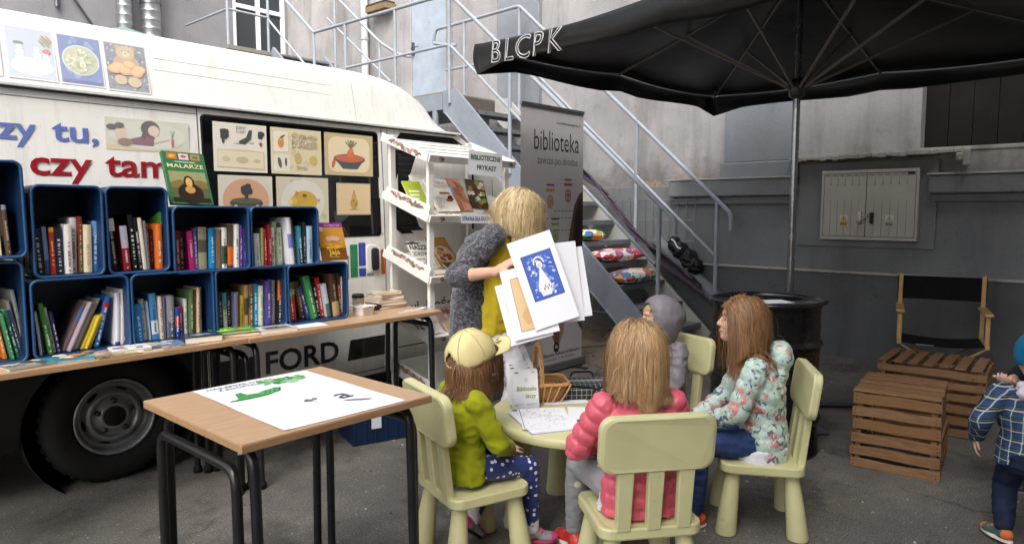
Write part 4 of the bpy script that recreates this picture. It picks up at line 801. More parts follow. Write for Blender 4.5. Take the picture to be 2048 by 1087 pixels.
# ================================================================== BOOKS
BOOKS = {
'b1': [(0.84, 0.0334, 0.188, -3.3, '1d2333', '', 'e8e8e8', 'navy-black book with white title'),
  (0.866, 0.0155, 0.196, -2.5, '7fa9d8', '3f66a8:.3', '', 'pale blue and white book'),
  (0.882, 0.0178, 0.193, -0.6, 'b83a1e', 'e0a030:.12@.9', 'f0d0a0', 'red-orange book'),
  (0.906, 0.028, 0.191, -0.3, '1c2036', '', 'd8d8e8', 'dark navy book with pale title'),
  (0.936, 0.0258, 0.205, 0.4, 'e6e3de', '', '77706a', 'thick white book'),
  (0.961, 0.0244, 0.233, 1.8, 'f0eee9', '', '8a5a4a', 'tall white book with rust title'),
  (0.983, 0.0146, 0.237, 1.5, '7d3324', '5d5a34:.5', 'd8b890', 'tall thin brown-red book'),
  (1.008, 0.0321, 0.202, 1.6, 'e3d3b4', '', 'b9a27c', 'cream book'),
  (1.038, 0.0242, 0.217, 2.7, '3f78b4', '6fa0cf:.3@.7', 'd8e4f0', 'mid blue book')],
'b2': [(1.123, 0.0353, 0.229, -4.2, '16171a', 'f2f2f2:.24@.76', 'd8d8d8', 'black and white patterned book'),
  (1.163, 0.0295, 0.198, -3.5, '8a1f2b', 'b9b4c8:.5@.5', 'f0d0d0', 'book half silver half dark red'),
  (1.199, 0.0213, 0.247, -3.1, '141416', '', 'e8e8e8', 'tall black book'),
  (1.221, 0.015, 0.231, -4.1, '1a1a1c', '', 'e0e0e0', 'slim black book'),
  (1.239, 0.0173, 0.232, -3.9, 'e6dcc8', '', '', 'cream white book'),
  (1.253, 0.008, 0.219, -3.0, '6f7684', '', '', 'thin grey book'),
  (1.263, 0.0121, 0.205, -1.5, 'a3502a', '', 'e8c8a8', 'rust brown book'),
  (1.278, 0.0163, 0.18, -1.2, '17161a', '', 'c03030', 'short black book with red title'),
  (1.3, 0.0274, 0.204, 0.6, 'd9702f', '', 'f3e0c8', 'orange book'),
  (1.32, 0.0117, 0.272, 1.7, '5c9a3a', '', 'e8f0d8', 'tall green book'),
  (1.335, 0.0139, 0.309, 1.7, '8b8d8c', '', '', 'tallest grey folder')],
'b3': [(1.387, 0.02, 0.187, 0.2, '7c1f2a', '', 'e8c0c0', 'dark red book'),
  (1.411, 0.026, 0.184, 0.5, '3a1c1e', '', 'c8a0a0', 'dark brown book'),
  (1.454, 0.028, 0.185, -2.9, 'd0287e', '', 'f8d8e8', 'magenta book'),
  (1.477, 0.0164, 0.195, -0.8, '4a6ab0', '', 'd8e0f0', 'slate blue book'),
  (1.507, 0.0407, 0.201, 1.2, 'a79f86', '5d5b50:.3@.4', '', 'khaki photo-spine book'),
  (1.553, 0.0322, 0.194, 1.0, '1e92d0', '', 'f0f8ff', 'bright blue book'),
  (1.581, 0.0179, 0.188, 0.6, '7a6248', '', '', 'dull brown book'),
  (1.604, 0.0252, 0.198, 1.4, 'e8ebe6', '3c5a45:.45@.1', '282828', 'white book with dark green foot'),
  (1.635, 0.0302, 0.213, 1.7, '5a4a3c', 'e06c24:.42@.06', '', 'brown book with flames at its foot'),
  (1.663, 0.0226, 0.214, 1.9, 'f0eeec', '', '50505a', 'white book'),
  (1.686, 0.0155, 0.208, 1.9, '74458f', '', 'e0d0e8', 'thin purple book'),
  (1.706, 0.0214, 0.193, 2.1, '37358a', '', 'd8d8f0', 'indigo book')],
'b4': [(1.782, 0.0297, 0.167, -1.2, 'f2f2f0', '', 'b0b0b0', 'plain white book'),
  (1.804, 0.0146, 0.194, 0.6, 'a9b07a', '', '', 'thin olive book'),
  (1.825, 0.0163, 0.189, -0.4, 'c8252c', '', 'f8e0e0', 'red book'),
  (1.844, 0.0139, 0.211, -0.3, '8a2430', '', 'e8c0c0', 'tall dark red book'),
  (1.864, 0.0245, 0.196, 0.2, 'd9cfc0', '', 'a04040', 'beige book'),
  (1.89, 0.0212, 0.225, -0.0, '9fbf96', '', '587048', 'tall pale green book'),
  (1.918, 0.0297, 0.193, -0.7, 'c4d0b4', '', '68785a', 'pale sage book'),
  (1.968, 0.0262, 0.246, -4.8, 'eceaf2', '7d86d0:.3@.35', '', 'tall white book leaning'),
  (1.998, 0.0242, 0.238, -4.5, 'a8937a', '', '604830', 'tan book'),
  (2.022, 0.0206, 0.2, -2.3, '3f88a0', '22485a:.4', 'e0f0f0', 'teal photo book'),
  (2.044, 0.0208, 0.22, 0.0, '2a2a30', '', 'c0c0c8', 'dark slate book'),
  (2.073, 0.0326, 0.199, 0.7, 'a9cbe0', '', '58708a', 'pale blue book'),
  (2.099, 0.0164, 0.195, 1.2, 'c8d4c4', '3a4a36:.35', '', 'pale book with dark foot'),
  (2.116, 0.0127, 0.185, 1.6, '2b2926', '', 'd0c8b8', 'thin black end book')],
'b5': [(0.818, 0.0091, 0.182, -4.1, 'b9b4c6', '', '', 'thin lilac-grey book'),
  (0.833, 0.0092, 0.186, -5.6, '3f4a3e', '', '9aa890', 'dark green-grey book'),
  (0.851, 0.0177, 0.215, -7.5, '3f7d3a', '', 'd8e8d0', 'green book'),
  (0.869, 0.0162, 0.194, -7.9, 'c4d6bc', '', '60785a', 'pale green book'),
  (0.884, 0.0113, 0.175, -7.5, '2a2d58', '', 'e8e8f8', 'dark indigo book with white title'),
  (0.902, 0.0148, 0.218, 25.0, '6c5a5c', '3c6a9a:.3@.6', '', 'grey picture book leaning right'),
  (0.918, 0.0119, 0.218, 24.4, 'b3a4b0', '', '', 'thin lilac book leaning right'),
  (0.932, 0.0096, 0.216, 24.2, '8f8a90', '', '', 'thin grey book leaning right'),
  (0.944, 0.0078, 0.207, 24.5, 'bcb4b8', '', '', 'thin pale book leaning right'),
  (0.956, 0.0079, 0.229, 24.5, 'a8a89a', '', '', 'tall thin grey-green book leaning'),
  (0.968, 0.0097, 0.151, 24.2, 'c9b13c', '', '', 'yellow booklet leaning, first of three'),
  (0.982, 0.0109, 0.15, 23.1, 'd8c040', '', '', 'yellow booklet leaning, middle of three'),
  (0.997, 0.0122, 0.152, 22.4, 'c4a834', '', '', 'yellow booklet leaning, last of three'),
  (1.027, 0.0206, 0.223, 14.8, '2a6fb8', 'b02848:.16@.72', 'e8f0f8', 'blue book with red band leaning right'),
  (1.108, 0.0189, 0.231, 2.6, 'dfdde2', '4a3f8a:.06', '', 'thick white book with violet edge'),
  (1.128, 0.0178, 0.245, 2.6, 'e8e6e4', '', '', 'tall white book upright'),
  (1.147, 0.0167, 0.254, 2.5, 'd9d6d0', '', '', 'tallest pale book')],
'b6': [(1.201, 0.0322, 0.173, -2.8, '2384cf', '', 'f4fbff', 'bright blue book with white script'),
  (1.231, 0.0229, 0.19, -2.7, 'e4e2dc', '', 'a08a60', 'white book'),
  (1.249, 0.0092, 0.181, -2.9, 'b8d0e4', '', '', 'thin pale blue book'),
  (1.272, 0.03, 0.213, -2.5, '4a90cc', 'e8eef4:.3@.12', '2a5a90', 'tall blue book with white label'),
  (1.298, 0.0153, 0.198, -1.5, 'e0d2bc', '', '8a6a40', 'cream book'),
  (1.311, 0.0094, 0.193, 0.0, '7c6f9c', '', '', 'thin violet book'),
  (1.337, 0.0294, 0.198, 0.2, '87898c', '4c5a6a:.4', 'd8d8d8', 'grey photo book'),
  (1.365, 0.0193, 0.141, 1.3, '2f4fa8', 'd83030:.35@.35', 'f8f8f8', 'short blue book with red band'),
  (1.387, 0.0142, 0.143, 0.6, 'c03038', '3050a8:.3', 'f8f8f8', 'short red and blue book'),
  (1.413, 0.0152, 0.174, 0.7, 'eceae6', '', '808080', 'thin white book'),
  (1.434, 0.0163, 0.216, 1.6, '5d7a50', '', 'c8d8b8', 'dull green book'),
  (1.45, 0.0119, 0.215, 1.7, '6a3c24', '', '', 'thin dark brown book'),
  (1.465, 0.0129, 0.222, 1.7, 'd9c4a0', '', '806040', 'cream-tan book'),
  (1.482, 0.0167, 0.223, 1.4, 'b98a98', 'e0b890:.3', '', 'pink mottled book')],
'b7': [(1.565, 0.0108, 0.187, -1.1, '2a2638', '', '', 'thin dark violet book'),
  (1.583, 0.022, 0.185, -1.0, '2d2b40', '', 'b8b0d8', 'dark violet book'),
  (1.604, 0.0182, 0.186, -0.4, 'e8ecec', '3aa8cc:.45@.55', 'a02020', 'white book with cyan top'),
  (1.628, 0.0264, 0.198, 0.4, '1b1a1a', '', 'd0c8b0', 'black book'),
  (1.651, 0.0177, 0.184, 1.1, '7a7298', '', '', 'lilac-grey book'),
  (1.67, 0.0171, 0.181, 0.9, 'dcae90', '', 'a06060', 'peach book'),
  (1.691, 0.0213, 0.166, 0.9, 'd8b840', '', '806010', 'yellow book'),
  (1.714, 0.0208, 0.214, 1.5, 'b99b6a', '5a4630:.4@.3', '', 'tall tan photo book'),
  (1.74, 0.0252, 0.215, 1.5, '8a6a48', '3c5a34:.3@.45', 'e8d8c0', 'brown book with green middle'),
  (1.768, 0.0229, 0.214, 1.2, '2aa0d8', '', 'f0faff', 'cyan-blue book'),
  (1.793, 0.0206, 0.205, 1.5, 'dfe6d4', '', '90a070', 'pale green-white book'),
  (1.828, 0.0348, 0.228, 1.9, '55498c', '', 'd8d0f0', 'thick violet book'),
  (1.854, 0.015, 0.223, 1.8, 'eeeae6', '', '808080', 'thin white book'),
  (1.87, 0.0142, 0.225, 1.9, 'e0ded8', '', '', 'thin pale book'),
  (1.889, 0.026, 0.226, 2.9, '1c1b1d', 'd8702c:.46@.54', 'f0e8e0', 'book with orange top and black foot')],
'b8': [(1.981, 0.046, 0.208, -3.7, 'c0322a', '4f8a3c:.42@.58', 'f8f0e8', 'thick red and green book marked A-Z'),
  (2.046, 0.0318, 0.208, -10.1, '6a3c26', '3a2c30:.4', 'd8b890', 'dark brown photo book'),
  (2.074, 0.0188, 0.189, -15.7, '31468a', '', 'e0e8f0', 'thin blue book leaning'),
  (2.103, 0.0371, 0.238, -12.1, '3d8a50', '', 'e8f4e8', 'tall green book leaning'),
  (2.118, 0.0193, 0.198, -10.8, 'e8e8ea', '', '404040', 'thin white book'),
  (2.141, 0.0253, 0.203, -9.6, '171719', '', 'e8e8e8', 'black book with white title'),
  (2.167, 0.0275, 0.222, -8.2, 'c02c2a', '', 'f8e8e0', 'red book leaning'),
  (2.195, 0.0263, 0.187, -9.3, 'c0d0d8', '50707c:.4', '', 'pale blue-grey book'),
  (2.235, 0.0432, 0.234, -5.7, '4a3428', 'c0a078:.35', 'b0c090', 'thick dark book with tan foot'),
  (2.267, 0.0208, 0.239, -2.5, '4b3026', 'b02c24:.2@.45', 'e0c8a0', 'dark brown book with red band'),
  (2.285, 0.0146, 0.219, -1.3, 'dccfb4', '', '806040', 'thin cream book')],
'l1': [(0.709, 0.0061, 0.086, -1.7, 'd8cfa8', '', '', 'cream book against the brown one'),
  (0.733, 0.0152, 0.197, -3.2, '5a4a40', '8a98a8:.1@.9', 'c8b8a0', 'tall dark brown book leaning')],
'l2': [(0.704, 0.0141, 0.163, -8.7, 'd8782c', '', 'f8e8d0', 'orange book'),
  (0.723, 0.0091, 0.184, -9.3, '3f8a60', '', 'd8f0e0', 'green book'),
  (0.741, 0.0142, 0.198, -10.1, '2f6a48', '', 'd0e8d8', 'dark green book'),
  (0.755, 0.0092, 0.2, -10.2, '3d4f8a', '', 'd8e0f0', 'blue book'),
  (0.764, 0.0106, 0.234, -10.6, '8a887c', '', '', 'grey-green book'),
  (0.772, 0.0117, 0.275, -7.3, '8d9090', '', '505050', 'tall grey book')],
}

PG = C('#ded5c0')
def book_mesh(th, h, dep, col, bands, tcol, seed, text=None):
    """standing book, spine towards -Y, bottom centre at the origin; returns cover builder and page builder"""
    rr = random.Random(seed); m = MB(); c = C(col); bt = min(.0025, th * .2)
    m.box(-th / 2, -th / 2 + bt, 0, dep, 0, h, c); m.box(th / 2 - bt, th / 2, 0, dep, 0, h, c)
    n = 5; r = th / 2; vs = []                          # slightly rounded spine
    for z in (0, h):
        for k in range(n + 1):
            a = k / n; vs.append((-r + th * a, -.12 * th * math.sin(math.pi * a) - .0006, z))
        for k in range(n, -1, -1):
            a = k / n; vs.append((-r + th * a, .0025, z))
    N = 2 * (n + 1); m.add(vs, [tuple(range(N - 1, -1, -1)), tuple(range(N, 2 * N))] + [(k, (k + 1) % N, (k + 1) % N + N, k + N) for k in range(N)], c)
    T = frame((0, -.12 * th - .0008, 0), (1, 0, 0), (0, -1, 0))
    for b in [x for x in bands.split(',') if x]:
        cc, rest = b.split(':'); f = rest.split('@'); s0 = float(f[1]) if len(f) > 1 else 0.0; s1 = min(1, s0 + float(f[0]))
        for k in range(n):
            a0, a1 = k / n, (k + 1) / n; y0 = -.12 * th * math.sin(math.pi * a0) - .0012; y1 = -.12 * th * math.sin(math.pi * a1) - .0012
            m.add([(-r + th * a0, y0, s0 * h), (-r + th * a1, y1, s0 * h), (-r + th * a1, y1, s1 * h), (-r + th * a0, y0, s1 * h)], [(0, 1, 2, 3)], C(cc))
        if s0 == 0 and rr.random() < .5: m.rect(-r * .7, s1 * h, r * .7, s1 * h + .002, 3, C(tcol) if tcol else c, M=T)
    if tcol and th > .008:                               # the title runs up the spine as marks too small to read
        tc = C(tcol); w = min(th * .5, .011); z = h * rr.uniform(.12, .2); z1 = h * rr.uniform(.62, .86)
        if text: m.text(text, 0, h * .70, .02, 3, tc, 'C', .02, M=T)
        while z < z1:
            g = rr.uniform(.003, .0075)
            if rr.random() < .82: m.rect(-w / 2 * rr.uniform(.6, 1), z, w / 2 * rr.uniform(.5, 1), z + g * .62, 3, tc, M=T)
            z += g if rr.random() < .87 else g + .008
        if rr.random() < .5: m.rect(-w * .3, h * .05, w * .3, h * .08, 3, tc, M=T)
    p = MB(); p.box(-th / 2 + bt, th / 2 - bt, .0028, dep - .004, .003, h - .003, PG)
    return m, p
FLOORZ = dict(b1=1.096, b2=1.093, b3=1.077, b4=1.075, b5=.768, b6=.768, b7=.768, b8=.768, l1=1.183, l2=.768)
WHERE = dict(b1='in the tall crate under the word czy', b2='in the tall crate beside the green painting book', b3='in the crate below the green painting book', b4='in the crate at the right end of the upper row',
             b5='in the lower crate with the yellow booklets', b6='in the lower crate with the bright blue books', b7='in the lower crate third from the left', b8='in the lower crate nearest the coffee cup', l1='in the upper crate at the left edge', l2='in the lower crate at the left edge')
seen = {}
for ck, rows in BOOKS.items():
    prev = None
    for i, (x, th, h, lean, col, bands, tcol, ds) in enumerate(rows):
        seed = hash((ck, i)) & 0xffff if False else (ord(ck[0]) * 131 + ord(ck[1]) * 17 + i * 7)
        rr = random.Random(seed); dep = min(.24, h * rr.uniform(.66, .74))
        a = R(lean); zf = FLOORZ[ck] + abs(math.sin(a)) * th / 2 + .0006
        m, p = book_mesh(th * .985, h, dep, col, bands, tcol, seed, 'A-Z' if 'A-Z' in ds else None)
        yb = 3.302 + rr.uniform(-.012, .03) + .003
        b = m.build('book', BOOKM, loc=(x, yb, zf), label=ds + ' ' + WHERE[ck], cat='book', group='books standing in the ' + {'b': 'stacked crates', 'l': 'crates at the left edge'}[ck[0]])
        b.rotation_euler = (0, a, 0)
        p.build('pages', PAPER, b)
# books shown face on, on top of the crates
def cover_book(name, label, M, w, h, th, col, draw, cat='book'):
    m = MB(M=M); m.box(-w / 2, w / 2, 0, h, -.002, 0, C(col)); m.box(-w / 2, w / 2, 0, h, -th, -th + .002, C(col)); m.box(-w / 2, -w / 2 + .002, 0, h, -th + .002, -.002, C(col))
    draw(m, w, h); o = m.build(name, GLOSSP, label=label, cat=cat)
    p = MB(M=M); p.box(-w / 2 + .002, w / 2 - .003, .003, h - .003, -th + .002, -.002, PG); p.build('pages', PAPER, o); return o
def d_malarze(q, w, h):                  # a plain dark figure stands in for the famous portrait on the cover
    q.rect(-w * .44, h * .045, w * .44, h * .62, 1, C('#5c5a3a')); q.rect(-w * .44, h * .40, w * .44, h * .62, 2, C('#8f8f62')); q.pg([(-w * .44, h * .40), (-w * .2, h * .46), (0, h * .41), (w * .25, h * .47), (w * .44, h * .42), (w * .44, h * .3), (-w * .44, h * .3)], 3, C('#7a6a3c'))
    q.disc(0, h * .20, w * .30, h * .20, 4, C('#2b2018'), n=20); q.disc(0, h * .40, w * .13, h * .14, 4, C('#31231a')); q.disc(0, h * .41, w * .08, h * .095, 5, C('#c9a05c')); q.disc(0, h * .27, w * .12, h * .07, 5, C('#b98d4a')); q.rect(-w * .44, h * .045, w * .44, h * .12, 6, C('#2a2418'))
    q.text('MALARZE', 0, h * .69, h * .075, 2, C('#e8d9a0'), 'C', .004, width=w * .86); q.text('NAJPIĘKNIEJSI', 0, h * .795, h * .022, 2, C('#e8e8dc'), 'C', .01, width=w * .5)
    for k, c in enumerate(('#b9722f', '#c9bfc4', '#a9843a')): q.rect(-w * .40 + k * w * .28, h * .85, -w * .40 + k * w * .28 + w * .23, h * .97, 2, C(c)); q.disc(-w * .285 + k * w * .28, h * .91, w * .07, h * .03, 3, C(('#dca24c', '#c23b52', '#4e6a72')[k]), wob=.3)
v_ = Vector((0, .10, .26)).normalized(); n_ = Vector((1, 0, 0)).cross(v_)
cover_book('art_book', 'green art book with a portrait cover standing on the crates', Matrix(((.999, v_.x, n_.x, 1.455), (.02, v_.y, n_.y, 3.285), (-.03, v_.z, n_.z, 1.388), (0, 0, 0, 1))), .198, .262, .022, '#2f6b45', d_malarze)
def d_jaja(q, w, h):
    q.rect(-w * .5, 0, w * .5, h, 1, C('#c9923a')); q.rect(-w * .5, h * .88, w * .5, h, 2, C('#8b3a86')); q.text('Domowy w roli', w * .08, h * .915, h * .04, 3, C('#e8d0e4'), 'C', .01, width=w * .6); q.rect(-w * .5, 0, w * .5, h * .33, 2, C('#7a4a1e'))
    rr = random.Random(8)
    for k in range(9): q.pg([(-w * .5 + k * w * .13, h * .88), (-w * .49 + k * w * .13, h * .88), (-w * .3 + k * w * .13, h * .55), (-w * .31 + k * w * .13, h * .55)], 2, C('#b07c2c'))
    for k in range(90):
        a = rr.uniform(0, math.pi); q.disc(w * .42 * math.cos(a) * rr.random() ** .4, h * .42 - h * .08 * math.sin(a) + h * rr.uniform(-.05, .05), w * .10, h * .012, 3 + k % 5, C(rr.choice(['#d9a032', '#e8b84a', '#b87c22'])), rot=rr.uniform(-.6, .6))
    for k, cx in enumerate((-.14, .02, .16)): q.disc(w * cx, h * (.56 + .02 * (k == 1)), w * .12, h * .075, 9 + k, C('#d9a88c'), n=16); 
    q.disc(-w * .4, h * .82, w * .09, h * .07, 4, C('#e3cdb8')); q.text('Jaja', 0, h * .15, h * .13, 4, C('#e8c85a'), 'C', .01, width=w * .44); q.rect(-w * .2, h * .075, w * .2, h * .09, 4, C('#d9b060'))
v_ = Vector((0, .06, .21)).normalized(); n_ = Vector((1, 0, 0)).cross(v_)
cover_book('egg_book', 'brown book with eggs in a nest standing on the right crate', Matrix(((.999, v_.x, n_.x, 2.222), (.03, v_.y, n_.y, 3.275), (-.02, v_.z, n_.z, 1.086), (0, 0, 0, 1))), .166, .212, .008, '#8a5a26', d_jaja)

# books and papers lying along the front of the long desk
def flat_book(label, x, y, w, d, th, rz, col, art, z=.7555, cat='book', hard=True, nm='lying_book', group='books lying along the front of the long desk'):
    t = MB(); rr = random.Random(int(x * 1000) + int(y * 100)); c = C(col)
    t.box(-w / 2, w / 2, -d / 2, d / 2, th - .0018, th, c); t.box(-w / 2, w / 2, -d / 2, d / 2, 0, .0018, c)
    if hard: t.box(-w / 2, -w / 2 + .0018, -d / 2, d / 2, .0018, th - .0018, c)
    T = TR(0, 0, th)
    for k, a in enumerate(art):
        if a[0] == 'r': t.rect(a[1] * w, a[2] * d, a[3] * w, a[4] * d, k, C(a[5]), M=T)
        else: t.disc(a[1] * w, a[2] * d, a[3] * w, a[4] * d, k, C(a[5]), wob=.25, M=T)
    o = t.build(nm, GLOSSP, loc=(x, y, z), rz=R(rz), label=label, cat=cat, group=group)
    p = MB(); p.box(-w / 2 + (.002 if hard else 0), w / 2 - .002, -d / 2 + .002, d / 2 - .002, .0019, th - .0019, C('#e4dcc9')); p.build('pages', PAPER, o); return o
def blotch(seed, cols, n=9):
    rr = random.Random(seed); return [('d', rr.uniform(-.35, .35), rr.uniform(-.35, .35), rr.uniform(.06, .2), rr.uniform(.06, .2), rr.choice(cols)) for _ in range(n)]
LY_ = [('grey photo booklet at the left end of the desk', .74, 3.19, .16, .13, .006, 8, '#8f8a80', blotch(1, ['#b9b0a0', '#5a554c', '#cfc8ba'])),
       ('teal picture booklet lying beside the grey photo booklet', .88, 3.21, .20, .14, .008, -14, '#3a7f95', blotch(2, ['#dfe6e2', '#2a5a72', '#c98a3a', '#e8e0c8'])),
       ('pinkish grey booklet lying before the yellow booklets', 1.02, 3.215, .20, .15, .007, 6, '#b49a92', blotch(3, ['#c9b4aa', '#9a7f78'])),
       ('white magazine pile lying at the crate with yellow booklets', 1.12, 3.20, .15, .12, .016, -8, '#e6e3dc', blotch(4, ['#6a6f80', '#c9a050', '#4a80a8'], 5)),
       ('olive and brown leaflet hanging near the desk edge', 1.05, 3.125, .17, .05, .003, 3, '#8f8050', blotch(5, ['#b0a070', '#60603a'])),
       ('white leaflet with red flowers near the desk edge', 1.185, 3.15, .12, .07, .004, -3, '#dcd3c4', blotch(6, ['#a8442e', '#5a6a3a', '#c9a080'])),
       ('blue and white picture book lying left of the thick dark book', 1.265, 3.235, .19, .14, .010, -6, '#4f7fb4', blotch(7, ['#c8d4e0', '#8fb0d0', '#d0c0a0'])),
       ('pink-grey leaflet under the edge of the blue picture book', 1.30, 3.145, .16, .07, .005, 4, '#b79f93', blotch(8, ['#c9b0a4', '#a0847a'])),
       ('thick dark book with cream pages lying on the desk', 1.425, 3.20, .165, .125, .030, -10, '#23283a', [('r', -.4, -.35, .4, .2, '#3a4a66'), ('d', 0, 0, .25, .2, '#7f93a8')]),
       ('bright green children book lying on a red book', 1.60, 3.235, .20, .15, .010, -12, '#3f9a45', blotch(9, ['#7cc460', '#2a6a30', '#d8d860', '#c84a3a']), .7735),
       ('red book under the bright green children book', 1.61, 3.235, .20, .15, .016, -16, '#a8342c', [], .7555),
       ('grey photo-cover book lying right of the green one', 1.80, 3.20, .19, .13, .016, -8, '#c9c6c2', [('r', -.3, -.4, .35, .25, '#77766f'), ('d', 0, -.1, .25, .15, '#55544e'), ('d', .2, 0, .1, .12, '#a8a49a')])]
for a in LY_: flat_book(a[0], *a[1:9], z=a[9] if len(a) > 9 else .7555, hard=a[5] > .009)
for lb, x, y, w, d, rz, z in (('white sheet of paper under the grey photo-cover book', 1.76, 3.29, .21, .26, 18, .7565), ('white sheet of paper with its corner reaching the desk middle', 1.95, 3.25, .28, .19, -9, .7562)):
    q = MB(); q.box(-w / 2, w / 2, -d / 2, d / 2, 0, .0006, C('#e9e9ea')); q.build('paper_sheet', PAPER, loc=(x, y, z), rz=R(rz), label=lb, cat='paper')
# pile of old books, cup, tub and spoon at the right end
rr = random.Random(12); z = .7555
for k, (w, d, th, c, a, ds) in enumerate(((.215, .15, .020, '#5a4038', 4, 'dark brown book, bottom of the pile by the cup'), (.21, .15, .018, '#bda88a', -3, 'tan book second from the bottom of the pile'), (.205, .148, .016, '#c9a79c', 2, 'pinkish book in the middle of the pile'), (.20, .145, .018, '#e0d4bc', -5, 'cream book below the dark red cover in the pile'),
                                          (.19, .145, .012, '#7a2f2a', 6, 'dark red book near the top of the pile'), (.17, .13, .014, '#d8c8a4', -10, 'cream patterned book on top of the pile'))):
    flat_book(ds, 2.70 + rr.uniform(-.008, .008), 3.455 + rr.uniform(-.006, .006), w, d, th, a, c, blotch(30 + k, ['#a87848', '#e8dcc0', '#c05a40'], 5) if k == 5 else [], z, hard=False, group='pile of old books by the coffee cup'); z += th + .0004
cup = thing('coffee_cup', 'paper coffee cup with a black lid on the desk', 'cup', (2.50, 3.46, .7555))
m = MB(); m.lathe([(0, 0), (.027, 0), (.036, .082), (.037, .084)], 24, C('#e7dfd2')); m.build('cup', PAPER, cup)
m = MB(); m.lathe([(.0385, .080), (.039, .088), (.036, .092), (.035, .099), (.032, .101), (.030, .096), (0, .096)], 24, C('#17181a')); m.build('lid', PLASTIC, cup)
m = MB(); m.lathe([(.0305, .028), (.0352, .066)], 24, C('#d2c3ab')); m.build('sleeve', PAPER, cup)
tub = thing('plastic_tub', 'small white plastic tub standing before the coffee cup', 'tub', (2.42, 3.30, .7555), R(10))
m = MB(); P = []
for (a, b, zz) in ((.045, .036, 0), (.054, .045, .048), (.062, .052, .049), (.062, .052, .053), (.052, .043, .053), (.043, .034, .005)):
    P.append([(x, y, zz) for x, y in rrect(-a, -b, a, b, .012, 3)])
n = len(P[0]); vs = [q for r_ in P for q in r_]; fs = [tuple(range(n - 1, -1, -1))] + [(i * n + k, i * n + (k + 1) % n, (i + 1) * n + (k + 1) % n, (i + 1) * n + k) for i in range(len(P) - 1) for k in range(n)] + [tuple(range(5 * n, 6 * n))]
m.add(vs, fs, C('#e6e2dc')); m.build('body', PLASTIC, tub, bevel=.001); m = MB(); m.box(-.006, .006, -.0525, -.0515, .046, .052, C('#303030')); m.build('tag', PLASTIC, tub)
gl = MB()                               # a dark glove or pouch between cup and books
for (a, b, c, d, e, f) in ((0, 0, .02, .045, .03, .02), (.03, .01, .014, .03, .03, .013), (-.03, .0, .014, .03, .025, .013)):
    n_ = 12
    gl.lathe([(math.sin(math.pi * k / 8) * 1, -math.cos(math.pi * k / 8)) for k in range(9)], n_, C('#1c1c1e'), M=TR(a, b, c) @ Matrix.Diagonal((d, e, f, 1)))
gl.build('black_pouch', FABRIC, loc=(2.585, 3.40, .756), label='black pouch squeezed between the cup and the pile of books', cat='pouch')
sn = MB(); sn.box(-.10, .08, -.02, .012, 0, .001, C('#e3dedc')); sn.box(-.10, .02, -.028, -.0205, 0, .001, C('#d08a78')); sn.lathe([(math.sin(math.pi * k / 6), -math.cos(math.pi * k / 6)) for k in range(7)], 14, C('#d9d9da'), M=TR(.10, 0, .007) @ Matrix.Diagonal((.03, .018, .006, 1))); sn.tube([(.07, 0, .006), (-.04, .005, .005)], .004, 6, C('#d9d9da'))
sn.build('plastic_spoon', PLASTIC, loc=(2.70, 3.21, .7555), rz=R(3), label='white plastic spoon on a slip of paper near the desk end', cat='spoon')

